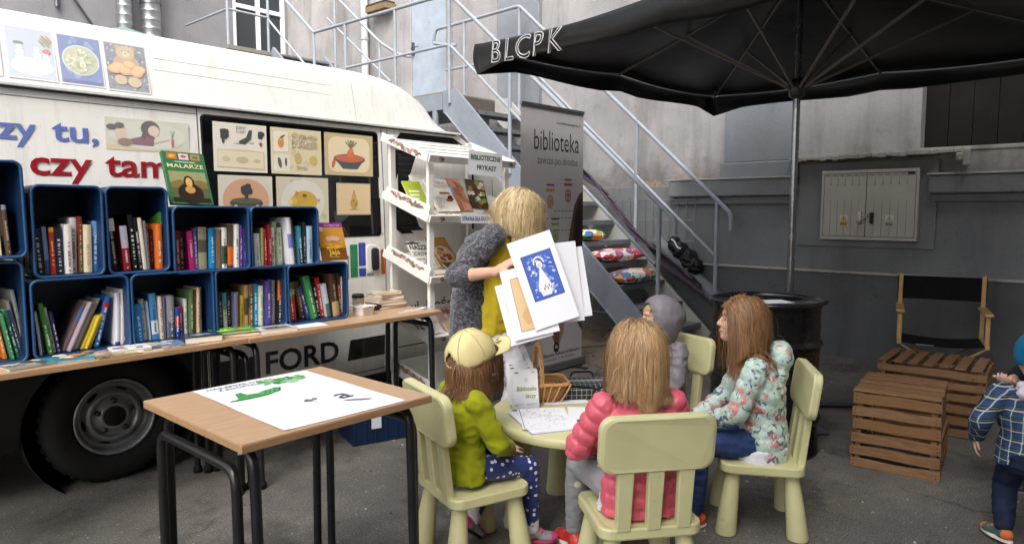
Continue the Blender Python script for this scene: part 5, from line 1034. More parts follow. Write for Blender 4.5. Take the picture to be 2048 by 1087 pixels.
# ================================================================== WHITE DISPLAY RACK
RA = R(2); rack = thing('display_rack', 'white wooden display rack with sloping shelves and painted roses', 'shelf rack', (2.868, 3.225, 0), RA)
WD = C('#e4e2dd'); RW, RD = .83, .46
SH = [1.655, 1.285, .905, .525, .18]
ROSE = ['#b98a86', '#8a6a5a', '#a8787a', '#6f7a58', '#c4a49c']
for s, zf in enumerate(SH):
    lift = .165
    tr = thing('sloping_shelf', None, None); tr.parent = rack; tr.location = (0, 0, zf); tr.rotation_euler = (math.atan2(lift, RD), 0, 0)
    m = MB()
    if s == 0:
        for k in range(5): m.box(.012, RW - .012, .03 + k * .09, .095 + k * .09, .004, .016, WD)      # top is slatted
    else: m.box(.012, RW - .012, .012, RD, 0, .012, WD)
    m.build('board', PAINTW, tr, bevel=.002)
    m = MB(); m.box(0, RW, -.002, .0118, -.004, .044, WD); fb = m.build('front_rail', PAINTW, tr, bevel=.003)
    for x in (0, RW):
        hh = .048 if s == 0 else .045
        m = MB(); m.box(x - .006, x + .006, .0122, RD + .01, -.006, hh, WD); sb = m.build('side_rail', PAINTW, tr, bevel=.003)
        if s:
            m = MB(); m.add([(x - .004, .02, hh - .002), (x - .004, RD - .01, hh - .002), (x - .004, RD - .03, hh + .045), (x - .004, .03, hh + .055)], [(0, 1, 2, 3)]); P = [(x + d, y, z) for d in (-.004, .004) for y, z in ((.018, hh - .01), (RD - .005, hh - .01), (RD - .02, hh + .04), (.03, hh + .055), (.018, hh + .045))]
            m = MB(); m.add(P, [(4, 3, 2, 1, 0), (5, 6, 7, 8, 9)] + [(k, (k + 1) % 5, (k + 1) % 5 + 5, k + 5) for k in range(5)], WD); m.build('side_panel', PAINTW, tr, bevel=.002)
        rr = random.Random(s * 7 + int(x * 10)); m = MB(M=frame((x - .0065 if x == 0 else x + .0065, RD * .5, (.02 if s == 0 else hh + .022)), (0, -1, 0) if x == 0 else (0, 1, 0), (-1, 0, 0) if x == 0 else (1, 0, 0)))
        for k in range(26):
            a = -.13 + .26 * k / 26; m.disc(a, rr.uniform(-.012, .012), rr.uniform(.008, .017), rr.uniform(.006, .014), k % 4, C(rr.choice(ROSE)), wob=.35)
        for sgn in (-1, 1): m.disc(sgn * .136, 0, .018, .006, 1, C('#5f6f52'), rot=sgn * .5); m.disc(sgn * .150, .004, .014, .005, 2, C('#6f7a58'), rot=-sgn * .4)
        m.build('rose_decal', PAPER, sb)
    m = MB(M=frame((.10, -.0026, .022), (1, 0, 0), (0, -1, 0)))
    for off in (0, RW - .16):
        for k, (dx, dy, a) in enumerate(((-.012, .006, .5), (.012, .004, -.4), (0, -.006, 1.5), (.016, -.006, .2))): m.disc(off + dx, dy, .012, .007, k, C(ROSE[k]), rot=a)
    m.build('rose_decal', PAPER, fb)
for x in (.05, RW - .05 - .32, RW - .05):
    if x == RW - .05 - .32: continue
    m = MB(); m.box(x - .022, x + .022, .03, .055, 0, SH[0] + .0, WD); m.build('front_post', PAINTW, rack, bevel=.003)
for x in (.05, RW - .05):
    m = MB(); m.box(x - .022, x + .022, RD - .075, RD - .05, 0, SH[0] + .19, WD); m.build('rear_post', PAINTW, rack, bevel=.003)
m = MB(); m.box(.072, RW - .072, RD - .074, RD - .06, SH[0] + .10, SH[0] + .17, WD); m.build('rear_rail', PAINTW, rack, bevel=.003)
RM = Matrix.Translation((2.868, 3.225, 0)) @ RZ(RA)
def sign(label, x, z, w, h, lines, col, tilt=0.):
    M = RM @ frame((x, -.022, z), (1, 0, tilt), (0, -1, 0)); q = MB(M=M); q.box(-w / 2, w / 2, -h / 2, h / 2, -.0008, 0, C('#e9e9ec'))
    for k, (t, y, hh, ww, xo) in enumerate(lines): q.text(t, xo, y, hh, 1, C(col), 'C', .028, width=ww)
    return q.build('paper_sign', PAPER, label=label, cat='sign')
sign('white paper sign with green words on the rack top', .50, 1.665, .335, .155, [('BIBLIOTECZNE', .022, .030, .295, 0), ('FRYKASY', -.042, .030, .195, .01)], '#1f5a3c', -.02)
sign('white paper sign with blue words on the second shelf', .41, 1.305, .30, .062, [('STRAWA DLA DUCHA', -.014, .026, .28, .0)], '#1f4f96', -.005)
# things on the rack
def on_shelf(s, x, y, up): return RM @ TR(0, 0, SH[s]) @ RX(math.atan2(.165, RD)) @ TR(x, y, up)
def rack_book(label, s, x, y, w, h, th, col, art, lean=14, rz=0, nm='cookery_book'):
    M = on_shelf(s, x, y, .0135) @ RZ(R(rz)) @ RX(R(lean)); q = MB(M=M); c = C(col)
    q.box(-w / 2, w / 2, 0, h, th - .002, th, c); q.box(-w / 2, w / 2, 0, h, 0, .002, c)
    q2 = MB(M=M @ TR(0, 0, th)); art(q2, w, h); q.v += q2.v and [v for v in q2.v]; b = len(q.v) - len(q2.v)
    q.f += [tuple(i + b for i in f) for f in q2.f]; q.c += q2.c; q.mi += q2.mi; q.sm += q2.sm
    o = q.build(nm, GLOSSP, label=label, cat='book', group='books on the white rack'); p = MB(M=M); p.box(-w / 2 + .001, w / 2 - .002, .002, h - .002, .002, th - .002, PG); p.build('pages', PAPER, o)
def a_green(q, w, h): q.rect(-w * .5, 0, w * .5, h, 0, C('#a9b83c')); [q.rect(-w * .35, h * (.62 - .13 * k), w * (.25 - .08 * k), h * (.68 - .13 * k), 1, C('#e8ecd0')) for k in range(3)]
def a_apteka(q, w, h):
    q.rect(-w * .5, 0, w * .5, h, 0, C('#e6e2da')); q.text('APTEKA', 0, h * .84, h * .09, 1, C('#a89880'), 'C', 0, width=w * .7); q.text('ŻYWNOŚĆ', 0, h * .71, h * .08, 1, C('#b5a690'), 'C', 0, width=w * .72)
    [q.disc(w * (-.05 + .09 * k), h * .56, w * .05, h * .035, 1 + k % 2, C('#8a3a28'), wob=.2) for k in range(5)]; q.disc(w * .3, h * .40, w * .13, h * .09, 1, C('#2c2422'), wob=.2); q.disc(w * .18, h * .34, w * .14, h * .05, 2, C('#a83a2a'), wob=.2)
    q.scribble(-w * .42, h * .08, -w * .0, h * .46, h * .012, 1, C('#a29a8e'), 4, .8)
def a_bread(q, w, h):
    q.rect(-w * .5, 0, w * .5, h, 0, C('#c08a78')); q.rect(-w * .5, h * .55, -w * .05, h, 1, C('#7fb0d6')); rr = random.Random(5); [q.rect(-w * .42, h * (.9 - .12 * k), -w * .14, h * (.95 - .12 * k), 2, C('#dcebf6')) for k in range(3)]
    [q.disc(rr.uniform(-.3, .42) * w, rr.uniform(.1, .9) * h, w * .2, h * .1, 2 + k % 5, C(rr.choice(['#a8643c', '#b87850', '#8a4a30', '#d09a80'])), rot=-.6, wob=.12) for k in range(13)]
def a_zdrowie(q, w, h):
    q.rect(-w * .5, 0, w * .5, h, 0, C('#dedad2')); q.text('NASZE', -w * .02, h * .70, h * .16, 1, C('#26262a'), 'C', .03, width=w * .85, rot=-.06); q.text('ZDROWIE', 0, h * .48, h * .13, 1, C('#26262a'), 'C', .02, width=w * .9, rot=-.06); q.scribble(-w * .4, h * .08, w * .4, h * .38, h * .04, 1, C('#77726a'), 2); q.disc(-w * .2, h * .93, w * .3, h * .05, 1, C('#3a3a3c'), wob=.5)
def a_pizza(q, w, h):
    q.rect(-w * .5, 0, w * .5, h, 0, C('#b98a50')); q.rect(-w * .5, h * .8, w * .5, h, 1, C('#c98f3f')); q.disc(0, h * .42, w * .42, h * .3, 1, C('#d9cdb4')); rr = random.Random(9)
    [q.disc(rr.uniform(-.3, .3) * w, h * rr.uniform(.2, .62), w * .09, h * .06, 2 + k % 4, C(rr.choice(['#a8442c', '#d8a050', '#7a8a3c', '#e0d0a0'])), wob=.25) for k in range(22)]
def a_photo(q, w, h): q.rect(-w * .5, 0, w * .5, h, 0, C('#4a3c34')); rr = random.Random(int(w * 1e4)); [q.disc(rr.uniform(-.4, .4) * w, rr.uniform(.08, .9) * h, w * .12, h * .08, 1 + k % 4, C(rr.choice(['#8a9a4a', '#c9a070', '#6a8a3a', '#e0d8c8', '#7a4030'])), wob=.25) for k in range(20)]
def a_plain(c): return lambda q, w, h: (q.rect(-w * .46, h * .03, w * .46, h * .97, 0, C(c)), [q.disc(w * (.3 * math.sin(k * 2.1)), h * (.5 + .33 * math.cos(k * 1.7)), w * .13, h * .10, 1 + k % 3, C(['#a85038', '#c9a868', '#8a9a60', '#e8e0d4'][k % 4]), wob=.3) for k in range(7)])
rack_book('lime green booklet leaning on the upper rack shelf', 1, .09, .17, .15, .22, .008, '#a9b83c', a_green, 38)
rack_book('thick white book leaning behind the pale health book', 1, .20, .21, .16, .25, .02, '#e6e4de', lambda q, w, h: None, 40)
rack_book('pale health book with small red fruit pictures on rack', 1, .29, .13, .20, .26, .018, '#e2dcd0', a_apteka, 36)
rack_book('bread book with a light blue corner on the rack', 1, .455, .15, .17, .27, .012, '#b07a68', a_bread, 36)
rack_book('green patterned book leaning at the right of upper shelf', 1, .66, .20, .16, .23, .01, '#5a6a40', a_photo, 44, -14)
for k, (x, w, c, ds) in enumerate(((.10, .13, '#d9d4ca', 'cream leaflet flat on the upper rack shelf, leftmost'), (.24, .14, '#e8e2d2', 'white and green leaflet flat on the upper rack shelf'), (.39, .14, '#c9a8a0', 'pink recipe leaflet flat on the upper rack shelf'), (.54, .14, '#d8d0c4', 'pale recipe leaflet flat behind the cardigan, upper shelf'))):
    rack_book(ds, 1, x, .015, w, .10, .004, c, a_plain(c), 0, 4 - 3 * k, 'recipe_leaflet')
rack_book('black and white health magazine on the middle rack shelf', 2, .14, .17, .17, .22, .006, '#dedad2', a_zdrowie, 34)
rack_book('cookery book with a pizza plate on the middle rack shelf', 2, .34, .17, .19, .25, .012, '#b98a50', a_pizza, 30)
rack_book('dark food photo book on the middle rack shelf', 2, .36, .05, .21, .14, .012, '#3a302c', a_photo, 8, -8)
rack_book('cream recipe booklet on the middle shelf behind the cardigan', 2, .56, .10, .16, .20, .008, '#d0c0a4', a_plain('#d0c0a4'), 20, 6)
rack_book('orange recipe booklet flat at the middle shelf front', 2, .20, .012, .15, .08, .004, '#c98a50', a_plain('#c98a50'), 0)
for k in range(4): rack_book(['white recipe booklet, first on the low rack shelf', 'pink recipe booklet, second on the low rack shelf', 'grey recipe booklet, third on the low rack shelf', 'tan recipe booklet, fourth on the low rack shelf'][k], 3, .12 + k * .17, .08, .15, .2, .006, ['#d8d4cc', '#c8a8a0', '#b0b0a8', '#c0a080'][k], a_plain(['#d8d4cc', '#c8a8a0', '#b0b0a8', '#c0a080'][k]), 24)

# ================================================================== ROLL-UP BANNER
bn = thing('rollup_banner', 'tall grey roll-up banner with the library name behind the cardigan', 'banner', (4.55, 3.58, 0), 0)
BW, BH = .83, 2.19
m = MB(); m.box(-BW / 2 - .01, BW / 2 + .01, -.04, .06, 0.012, .075, C('#8d9094')); m.build('base_case', METAL, bn, bevel=.008)
for s in (-1, 1):
    m = MB(); m.box(s * .27 - .03, s * .27 + .03, -.16, .17, 0, .0118, C('#55585c')); m.build('foot', METAL, bn, bevel=.003)
m = MB(); m.tube([(0, .035, .07), (0, .03, BH)], .01, 8, C('#9a9da0')); m.build('pole', METAL, bn)
m = MB(); m.box(-BW / 2, BW / 2, -.012, .012, BH - .012, BH + .014, C('#8a8d90')); m.build('top_rail', METAL, bn, bevel=.003)
q = MB(M=frame((0, 0, 0), (1, 0, 0), (0, -1, 0))); GB = C('#bcb9ba'); n = 10
def wav(x): return .006 * math.sin(x * 9 + .6)
for i in range(n):
    for j in range(14):
        P = [(-BW / 2 + BW * a / n, .07 + (BH - .08) * b / 14, wav(a / n * .8) * 0) for a, b in ((i, j), (i + 1, j), (i + 1, j + 1), (i, j + 1))]; q.add(P, [(0, 1, 2, 3)], GB)
q.text('biblioteka', .05, BH - .345, .16, 2, C('#232326'), 'C', -.004, width=.60); q.text('zawsze po drodze', .06, BH - .455, .062, 2, C('#5f5f63'), 'C', -.008, width=.54); q.text('www.biblioteka.gliwice.pl', .20, BH - .125, .022, 2, C('#3a3a3c'), 'C', 0, width=.33)
for x, z, c, d in ((-.04, BH - .76, '#c9822e', 0), (.20, BH - .71, '#b8323f', 0), (.03, BH - 1.04, '#8a9a2f', 1), (-.24, BH - .96, '#b8323f', 0)):
    if x != -.24:
        q.disc(x, z, .042, .055, 2, C(c), n=22); q.disc(x, z, .032, .043, 3, C('#a3a1a2'), n=22)
        if d: q.pg([(x - .02, z), (x + .004, z + .026), (x + .004, z - .026)], 4, C(c)); q.rect(x, z - .006, x + .02, z + .006, 4, C(c))
        else: q.pg([(x, z + .030), (x + .02, z), (x - .02, z)], 4, C(c)); q.rect(x - .006, z - .03, x + .006, z + .004, 4, C(c))
    q.rect(x - .05, z + .13, x + .05, z + .142, 2, C('#4a4a4c')); q.rect(x - .055, z + .085, x + .055, z + .105, 2, C(c))
for z in (BH - .90, BH - 1.15, BH - 1.00, BH - .84):
    for k in range(14): q.rect(-.34 + k * .05, z, -.34 + k * .05 + .03, z + .006, 2, C('#3f3f41')) if not (z == BH - .84 and k < 7) and not (z == BH - 1.00 and k < 6) else None
# printed figure: a large brown vase-like silhouette of a cupped ear ornament
FIG = [(.415, 1.52), (.36, 1.50), (.29, 1.40), (.24, 1.22), (.20, 1.05), (.16, .98), (.12, .86), (.13, .78), (.18, .72), (.20, .55), (.415, .30)]
q.pg(FIG, 2, C('#5d4740')); q.pg([(.415, 1.46), (.35, 1.44), (.30, 1.32), (.275, 1.15), (.30, .9), (.33, .6), (.415, .5)], 3, C('#33241f'))
q.disc(.20, .92, .05, .13, 4, C('#8e6f66'), n=18); q.disc(.34, 1.2, .025, .16, 4, C('#241813'), n=14)
q.pg([(-.04, .72), (.14, .72), (.17, .5), (.15, .32), (.09, .22), (.04, .22), (-.02, .32), (-.05, .5)], 2, C('#9b7b71')); q.disc(.05, .30, .045, .07, 3, C('#6f4c44'), n=16)
q.disc(.05, .205, .04, .045, 4, C('#1b1b1d'), n=20); q.pg([(.03, .195), (.07, .195), (.07, .21), (.05, .23), (.03, .21)], 5, C('#a09ea0'))
q.text('Biblioteka Publiczna w Gliwicach', .12, .135, .028, 4, C('#2a2a2c'), 'C', .006, width=.50); q.text('ul. Kościuszki 17, 44-100 Gliwice', .10, .095, .024, 4, C('#3a3a3c'), 'C', 0, width=.42); q.scribble(-.36, .26, -.2, .34, .008, 2, C('#505052'), 4)
q.build('printed_sheet', amat('banner_print', .5, .4, var=.05, vscale=3), bn)

# ================================================================== CHILDREN'S TABLE AND CHAIRS
LIME = C('#c9c595'); KP = amat('moulded_plastic', .48, .4, var=.07, vscale=7, bump=.10, bscale=260, wear=.30)
TCX, TCY, TH = 2.43, 1.76, .48
rt = thing('round_table', 'round pale lime plastic table with papers and a basket on it', 'table', (TCX, TCY, 0))
m = MB(); r0 = .395; m.lathe([(0, TH), (r0 - .012, TH), (r0 - .003, TH - .004), (r0, TH - .014), (r0, TH - .034), (r0 - .006, TH - .040), (r0 - .03, TH - .042), (0, TH - .042)], 64, LIME); m.build('tabletop', KP, rt)
for k in range(4):
    a = R(45 + 12 + 90 * k); m = MB(); m.tube([(math.cos(a) * t, math.sin(a) * t, z) for t, z in ((.255, TH - .042), (.275, .20), (.292, .012), (.292, 0))], [.034, .044, .052, .050], 20, LIME); m.build('leg', KP, rt)
def kid_chair(label, loc, face):
    t = thing('toy_chair', label, 'chair', loc, face, 'pale lime plastic children chairs')
    m = MB(); sz = .31
    P = [[(x, y, z) for x, y in rrect(-.165 * f, -.18 * f, .17 * f, .18 * f, .045, 5)] for f, z in ((.955, sz - .042), (.985, sz - .040), (1, sz - .034), (1, sz - .006), (.985, sz), (.93, sz - .001), (.85, sz - .006))]
    n = len(P[0]); m.add([v for p in P for v in p], [tuple(range(n - 1, -1, -1))] + [(i * n + k, i * n + (k + 1) % n, (i + 1) * n + (k + 1) % n, (i + 1) * n + k) for i in range(len(P) - 1) for k in range(n)] + [tuple(range(6 * n, 7 * n))], LIME); m.build('seat', KP, t)
    for sx in (-1, 1):
        for sy in (-1, 1):
            m = MB(); m.tube([(sx * .115, sy * .125, sz - .04), (sx * .13, sy * .138, .14), (sx * .143, sy * .150, .012), (sx * .143, sy * .150, .004)], [.028, .037, .044, .043], 18, LIME); lg = m.build('leg', KP, t)
            m = MB(); m.lathe([(0, 0), (.040, 0), (.040, .006), (0, .006)], 16, C('#3a3a34'), M=TR(sx * .143, sy * .15, 0)); m.build('glide', RUBBER, lg)
    for y in (-.105, 0, .105):
        m = MB(); m.hexa([(-.168, y - .024, sz - .01), (-.138, y - .024, sz - .01), (-.138, y + .024, sz - .01), (-.168, y + .024, sz - .01), (-.192, y - .028, .53), (-.165, y - .028, .53), (-.165, y + .028, .53), (-.192, y + .028, .53)], LIME); m.build('back_slat', KP, t, bevel=.004)
    m = MB(); n_ = Vector((1, 0, .13)).normalized(); M = frame((-.192, 0, .605), (0, 1, 0), n_); P = []
    for f, z in ((.93, -.020), (.985, -.017), (1, -.010), (1, .010), (.985, .016), (.93, .019)): P.append([(x, y, z + .25 * x * x) for x, y in rrect(-.198 * f, -.096 * f, .198 * f, .096 * f, .045, 6)])
    n = len(P[0]); m.add([v for p in P for v in p], [tuple(range(n - 1, -1, -1))] + [(i * n + k, i * n + (k + 1) % n, (i + 1) * n + (k + 1) % n, (i + 1) * n + k) for i in range(len(P) - 1) for k in range(n)] + [tuple(range(5 * n, 6 * n))], LIME, M=M); m.build('backrest', KP, t)
    return t
CH = [('pale lime chair under the seated person in the cream cap', (1.885, 1.885, 0), R(-17.5)), ('pale lime chair seen from behind, under the pink quilted jacket', (2.085, 1.255, 0), R(51)),
      ('pale lime chair under the person in the flowered jacket', (2.92, 1.155, 0), R(120)), ('pale lime chair mostly hidden by the person in grey hood', (3.19, 1.80, 0), R(162))]
for lb, lc, fc in CH: kid_chair(lb, lc, fc)
# leaflet holder
lh = thing('leaflet_stand', 'clear leaflet stand full of white cards on round table', 'leaflet stand', (2.30, 1.965, TH), R(-34))
LT = R(12)
GLASSY = NT('clear_acrylic').set(color=(.9, .92, .92), rough=.05, trans=.9, ior=1.3, alpha=.55).m
m = MB(M=RX(-LT)); m.box(-.062, .062, .03, .032, 0, .19, C('#dfe4e6')); m.box(-.062, .062, -.036, -.034, 0, .05, C('#dfe4e6')); m.box(-.062, .062, -.034, .03, 0, .002, C('#dfe4e6')); m.build('holder', GLASSY, lh)
def card(par, y, dz, dx, main):
    q = MB(M=RX(-LT) @ TR(dx, y, .003 + dz) @ frame((0, 0, 0), (1, 0, 0), (0, -1, 0))); q.box(-.058, .058, 0, .17, -.0012, 0, C('#eceded'))
    if main: q.text('Biblioteka', .004, .078, .019, 1, C('#8a9a3c'), 'C', .012, width=.092, shear=.2); q.text('łączy', .022, .046, .018, 1, C('#8a9a3c'), 'C', .012, width=.05, shear=.2); q.disc(.004, .125, .008, .012, 1, C('#d9dad6')); q.scribble(-.05, .012, .05, .022, .003, 1, C('#b0b2b0'), 3)
    q.rect(-.048, .156, -.03, .162, 1, C('#777a7d')); q.rect(.03, .156, .045, .160, 1, C('#9a9da0')); q.build('leaflet', PAPER, par)
for k, (y, dz, dx) in enumerate(((.024, .036, -.012), (.020, .034, -.010), (.012, .022, -.006), (.008, .02, -.008), (-.006, .004, 0), (-.012, .002, .002), (-.020, 0, .004))): card(lh, y, dz, dx, k == 6)
# wicker basket with a tall handle
def wicker():
    g = NT('wicker'); w1 = g.n('ShaderNodeTexWave', wave_type='BANDS', bands_direction='Z'); w1.inputs['Scale'].default_value = 55; w1.inputs['Distortion'].default_value = 1.5; g.l(g.co(), w1.inputs[0])
    c = g.mix(g.ramp(w1.outputs['Fac'], [(.2, 0), (.8, 1)]), C('#7d4f26'), C('#c8955a')); g.set(color=c, rough=.6); g.bump(w1.outputs['Fac'], .8, .006); return g.m
WK = wicker(); bk = thing('wicker_basket', 'small wicker basket with a tall loop handle on round table', 'basket', (2.46, 2.02, TH), R(-40))
m = MB(); ring = lambda a, b, z: [(x, y, z) for x, y in rrect(-a, -b, a, b, .04, 5)]
P = [ring(.095, .065, .002), ring(.115, .082, .04), ring(.135, .098, .088), ring(.129, .092, .088), ring(.108, .076, .04), ring(.088, .058, .008)]; n = len(P[0])
m.add([v for p in P for v in p], [tuple(range(n - 1, -1, -1))] + [(i * n + k, i * n + (k + 1) % n, (i + 1) * n + (k + 1) % n, (i + 1) * n + k) for i in range(5) for k in range(n)] + [tuple(range(5 * n, 6 * n))], C('#b98850'), smooth=True); m.build('bowl', WK, bk)
WC_ = C('#c4945c'); WK2 = amat('willow', .55, .4, var=.25, vscale=30)
m = MB(); pts = [(x, y, .091) for x, y in rrect(-.134, -.097, .134, .097, .04, 5)]
for off in (0, .35):
    m.tube([(p[0], p[1], p[2] + .004 * math.sin(k * 1.9 + off * 9)) for k, p in enumerate(pts + pts[:1])], .007, 6, WC_, caps=False)
m.build('rim', WK2, bk)
m = MB()
for k in range(22):
    a = 2 * math.pi * k / 22; x, y = math.cos(a), math.sin(a); s = 1 / max(abs(x) / .095, abs(y) / .065); s2 = 1 / max(abs(x) / .137, abs(y) / .1)
    m.tube([(x * s, y * s, .004), (x * (s + s2) * .505, y * (s + s2) * .505, .045), (x * s2, y * s2, .09)], .0045, 5, C('#d0a470'))
m.build('stake', WK2, bk)
m = MB()
for ph in (0, 2.1, 4.2):
    m.tube([(.0 + .007 * math.cos(t * 26 + ph), -.098 * math.cos(math.pi * t) , .085 + .175 * math.sin(math.pi * t) + .007 * math.sin(t * 26 + ph)) for t in np.linspace(0, 1, 40)], .0055, 6, C('#c99a62'))
m.build('handle', WK2, bk)
# checked bag
def checks():
    g = NT('checked_cloth'); sp_ = g.n('ShaderNodeSeparateXYZ'); g.l(g.co(), sp_.inputs[0])
    f = lambda s: g.math('LESS_THAN', g.math('FRACT', g.math('MULTIPLY', g.math('ADD', s, 5.0), 42.)), .09)
    k = g.math('MAXIMUM', g.math('MAXIMUM', f(sp_.outputs[0]), f(sp_.outputs[1])), g.math('MULTIPLY', f(sp_.outputs[2]), 1)); g.set(color=g.mix(k, C('#191b1e'), C('#9ea2a2')), rough=.5); return g.m
bg_ = thing('checked_bag', 'black bag with a white grid pattern on round table', 'bag', (2.655, 1.905, TH), R(-42))
m = MB(); P = [ring(a * .95, b, z) for a, b, z in ()]
for a, b, z in ((.118, .075, .0), (.128, .082, .012), (.130, .084, .04), (.124, .076, .062), (.10, .05, .072)): P.append([(x, y, z + .01 * (y / .08) * (z > .05)) for x, y in rrect(-a, -b, a, b, .02, 4)])
n = len(P[0]); m.add([v for p in P for v in p], [tuple(range(n - 1, -1, -1))] + [(i * n + k, i * n + (k + 1) % n, (i + 1) * n + (k + 1) % n, (i + 1) * n + k) for i in range(4) for k in range(n)] + [tuple(range(4 * n, 5 * n))], C('#1c1d20'), smooth=True); m.build('body', checks(), bg_)
m = MB(); m.tube([(-.125, -.05, .066), (-.05, -.066, .062), (.03, -.076, .055), (.05, -.078, .050), (.07, -.074, .055), (.125, -.05, .062)], .006, 8, C('#141416')); m.build('flap_edge', FABRIC, bg_)
m = MB(); m.tube(arc_pts([(-.05, .06, .066), (-.04, .075, .098), (.06, .075, .098), (.07, .06, .066)], .02), .006, 8, C('#26282b')); m.build('handle', FABRIC, bg_)
# colouring sheets
def outline(q, cx, cy, r, k=2):
    n = 18
    for i in range(n):
        a, b = 2 * math.pi * i / n, 2 * math.pi * (i + .8) / n; wv = 1 + .18 * math.sin(3 * a + cx * 90)
        q.pg([(cx + r * wv * math.cos(a), cy + r * .8 * wv * math.sin(a)), (cx + r * wv * math.cos(b), cy + r * .8 * wv * math.sin(b)), (cx + (r + .0016) * wv * math.cos(b), cy + (r + .0016) * .8 * wv * math.sin(b)), (cx + (r + .0016) * wv * math.cos(a), cy + (r + .0016) * .8 * wv * math.sin(a))], k, C('#55575c'))
for k, (x, y, rz, w, h, lb, tp_) in enumerate(((2.215, 1.79, -30, .21, .297, 'blue-edged colouring booklet lowest in the pile on round table', 1), (2.235, 1.80, -44, .21, .297, 'colouring sheet with outlined drawings on top of the pile', 2), (2.40, 1.68, -52, .19, .27, 'plain white sheet beside the pink quilted jacket', 0), (2.53, 1.93, -38, .21, .15, 'white sheet half under the checked bag', 0), (2.305, 1.655, -50, .04, .08, 'small folded card with a blue edge on the round table', 3))):
    q = MB(); th = .005 if tp_ == 1 else .001
    q.box(-w / 2, w / 2, -h / 2, h / 2, 0, th, C('#edeef0'))
    if tp_ == 1: q.box(-w / 2 - .002, w / 2 + .002, -h / 2 - .002, h / 2 + .002, -.0012, 0, C('#5f78c0'))
    if tp_ == 2:
        q.M = TR(0, 0, th); rr = random.Random(3)
        for i in range(14): outline(q, rr.uniform(-.075, .075), rr.uniform(-.12, .12), rr.uniform(.012, .04))
        for i in range(16): q.disc(rr.uniform(-.08, .08), rr.uniform(-.12, .12), .004, .0015, 3, C('#6a6c70'), rot=rr.random() * 3)
        q.rect(-.098, -.14, -.095, .14, 2, C('#6a6c70'))
    if tp_ == 3: q.M = TR(0, 0, th); q.rect(-.018, -.038, .018, -.015, 1, C('#31468a')); q.pg([(-.018, .03), (.0, .036), (.012, -.01)], 1, C('#2a3560'))
    q.build('colouring_sheet', PAPER, loc=(x, y, TH + .0018 + (.0062 if tp_ == 2 else 0)), rz=R(rz), label=lb, cat='paper', group='papers on the round table')

# ================================================================== PARASOL
PX, PY = 4.80, 1.715
um = thing('market_parasol', 'large square black parasol with white outlined letters over the yard', 'parasol', (PX, PY, 0), R(-5))
HD = 2.13; ZE = 2.45                         # half diagonal, height of the rib ends
m = MB(); m.tube([(0, 0, .05), (0, 0, 3.02)], .024, 16, C('#8f9297')); m.build('pole', CHROME, um)
for a in (45, 135):
    m = MB(); c, s = math.cos(R(a)), math.sin(R(a)); m.beam((-c * .62, -s * .62, .012 if a == 45 else .028), (c * .62, s * .62, .012 if a == 45 else .028), .075, .014, C('#6c757e')); m.build('base_bar', METAL, um, bevel=.003)
m = MB(); m.lathe([(0, .03), (.05, .03), (.045, .06), (.032, .07), (.032, .30), (.028, .31)], 16, C('#3c4044')); m.build('base_socket', METAL, um)
m = MB(); m.lathe([(.026, 2.10), (.05, 2.12), (.052, 2.20), (.03, 2.23)], 16, C('#4c4a46')); m.build('slider', METAL, um)
m = MB(); m.lathe([(0.03, 2.86), (.05, 2.88), (.05, 2.95), (.0, 2.97)], 16, C('#4c4a46')); m.build('crown', METAL, um)
RIB = C('#85817a'); ends = []; RIBM = amat('rib_aluminium', .5, .5, metal=.25, var=.15, vscale=8)
for k in range(8):
    a = R(45 * k); d = HD if k % 2 else HD / math.sqrt(2) ; e = Vector((math.cos(a) * d, math.sin(a) * d, ZE if k % 2 else ZE + .01)); ends.append(e)
    top = Vector((math.cos(a) * .05, math.sin(a) * .05, 2.92)); m = MB(); m.beam(top, e, .012, .018, RIB); rb = m.build('rib', RIBM, um)
    mid = top.lerp(e, .52 if k % 2 else .55) - Vector((0, 0, .014)); m = MB(); m.beam((math.cos(a) * .05, math.sin(a) * .05, 2.17), mid, .012, .018, RIB); m.build('strut', RIBM, um)
# canopy: square pyramid sagging between ribs, its hem falling as a wavy valance
def canopy():
    g = NT('parasol_cloth'); n1 = g.noise(70, 3); n2 = g.noise(4, 4)
    g.set(color=g.mix(g.ramp(n2, [(.3, 0), (.7, 1)]), C('#0e0f10'), C('#161718')), rough=.4, spec=.5); b = g.bump(n2, .25, .03); g.bump(n1, .08, .002, b); return g.m
m = MB(); NA, NRr = 96, 16; vs = []
def edge(a):
    k = a / (math.pi / 4); i = int(math.floor(k)) % 8; t = k - math.floor(k); return ends[i].lerp(ends[(i + 1) % 8], t)
for j in range(NRr + 1):
    u = j / NRr
    for i in range(NA):
        a = 2 * math.pi * i / NA; e = edge(a); k = a / (math.pi / 4); t = k - math.floor(k); sag = -.05 * math.sin(math.pi * t) * u * (1 - .3 * u)
        p = Vector((0, 0, 2.955)).lerp(e + Vector((0, 0, .018)), u); vs.append((p.x * 1.005, p.y * 1.005, p.z + sag - .03 * math.sin(math.pi * u) * .6))
fs = [(j * NA + i, (j + 1) * NA + i, (j + 1) * NA + (i + 1) % NA, j * NA + (i + 1) % NA) for j in range(NRr) for i in range(NA)]
m.add(vs, fs, C('#1c1d1f'), smooth=True); cn = m.build('canopy', canopy(), um)
so = cn.modifiers.new('thick', 'SOLIDIFY'); so.thickness = .003
m = MB(); NV = 6; vs = []
NB = 192
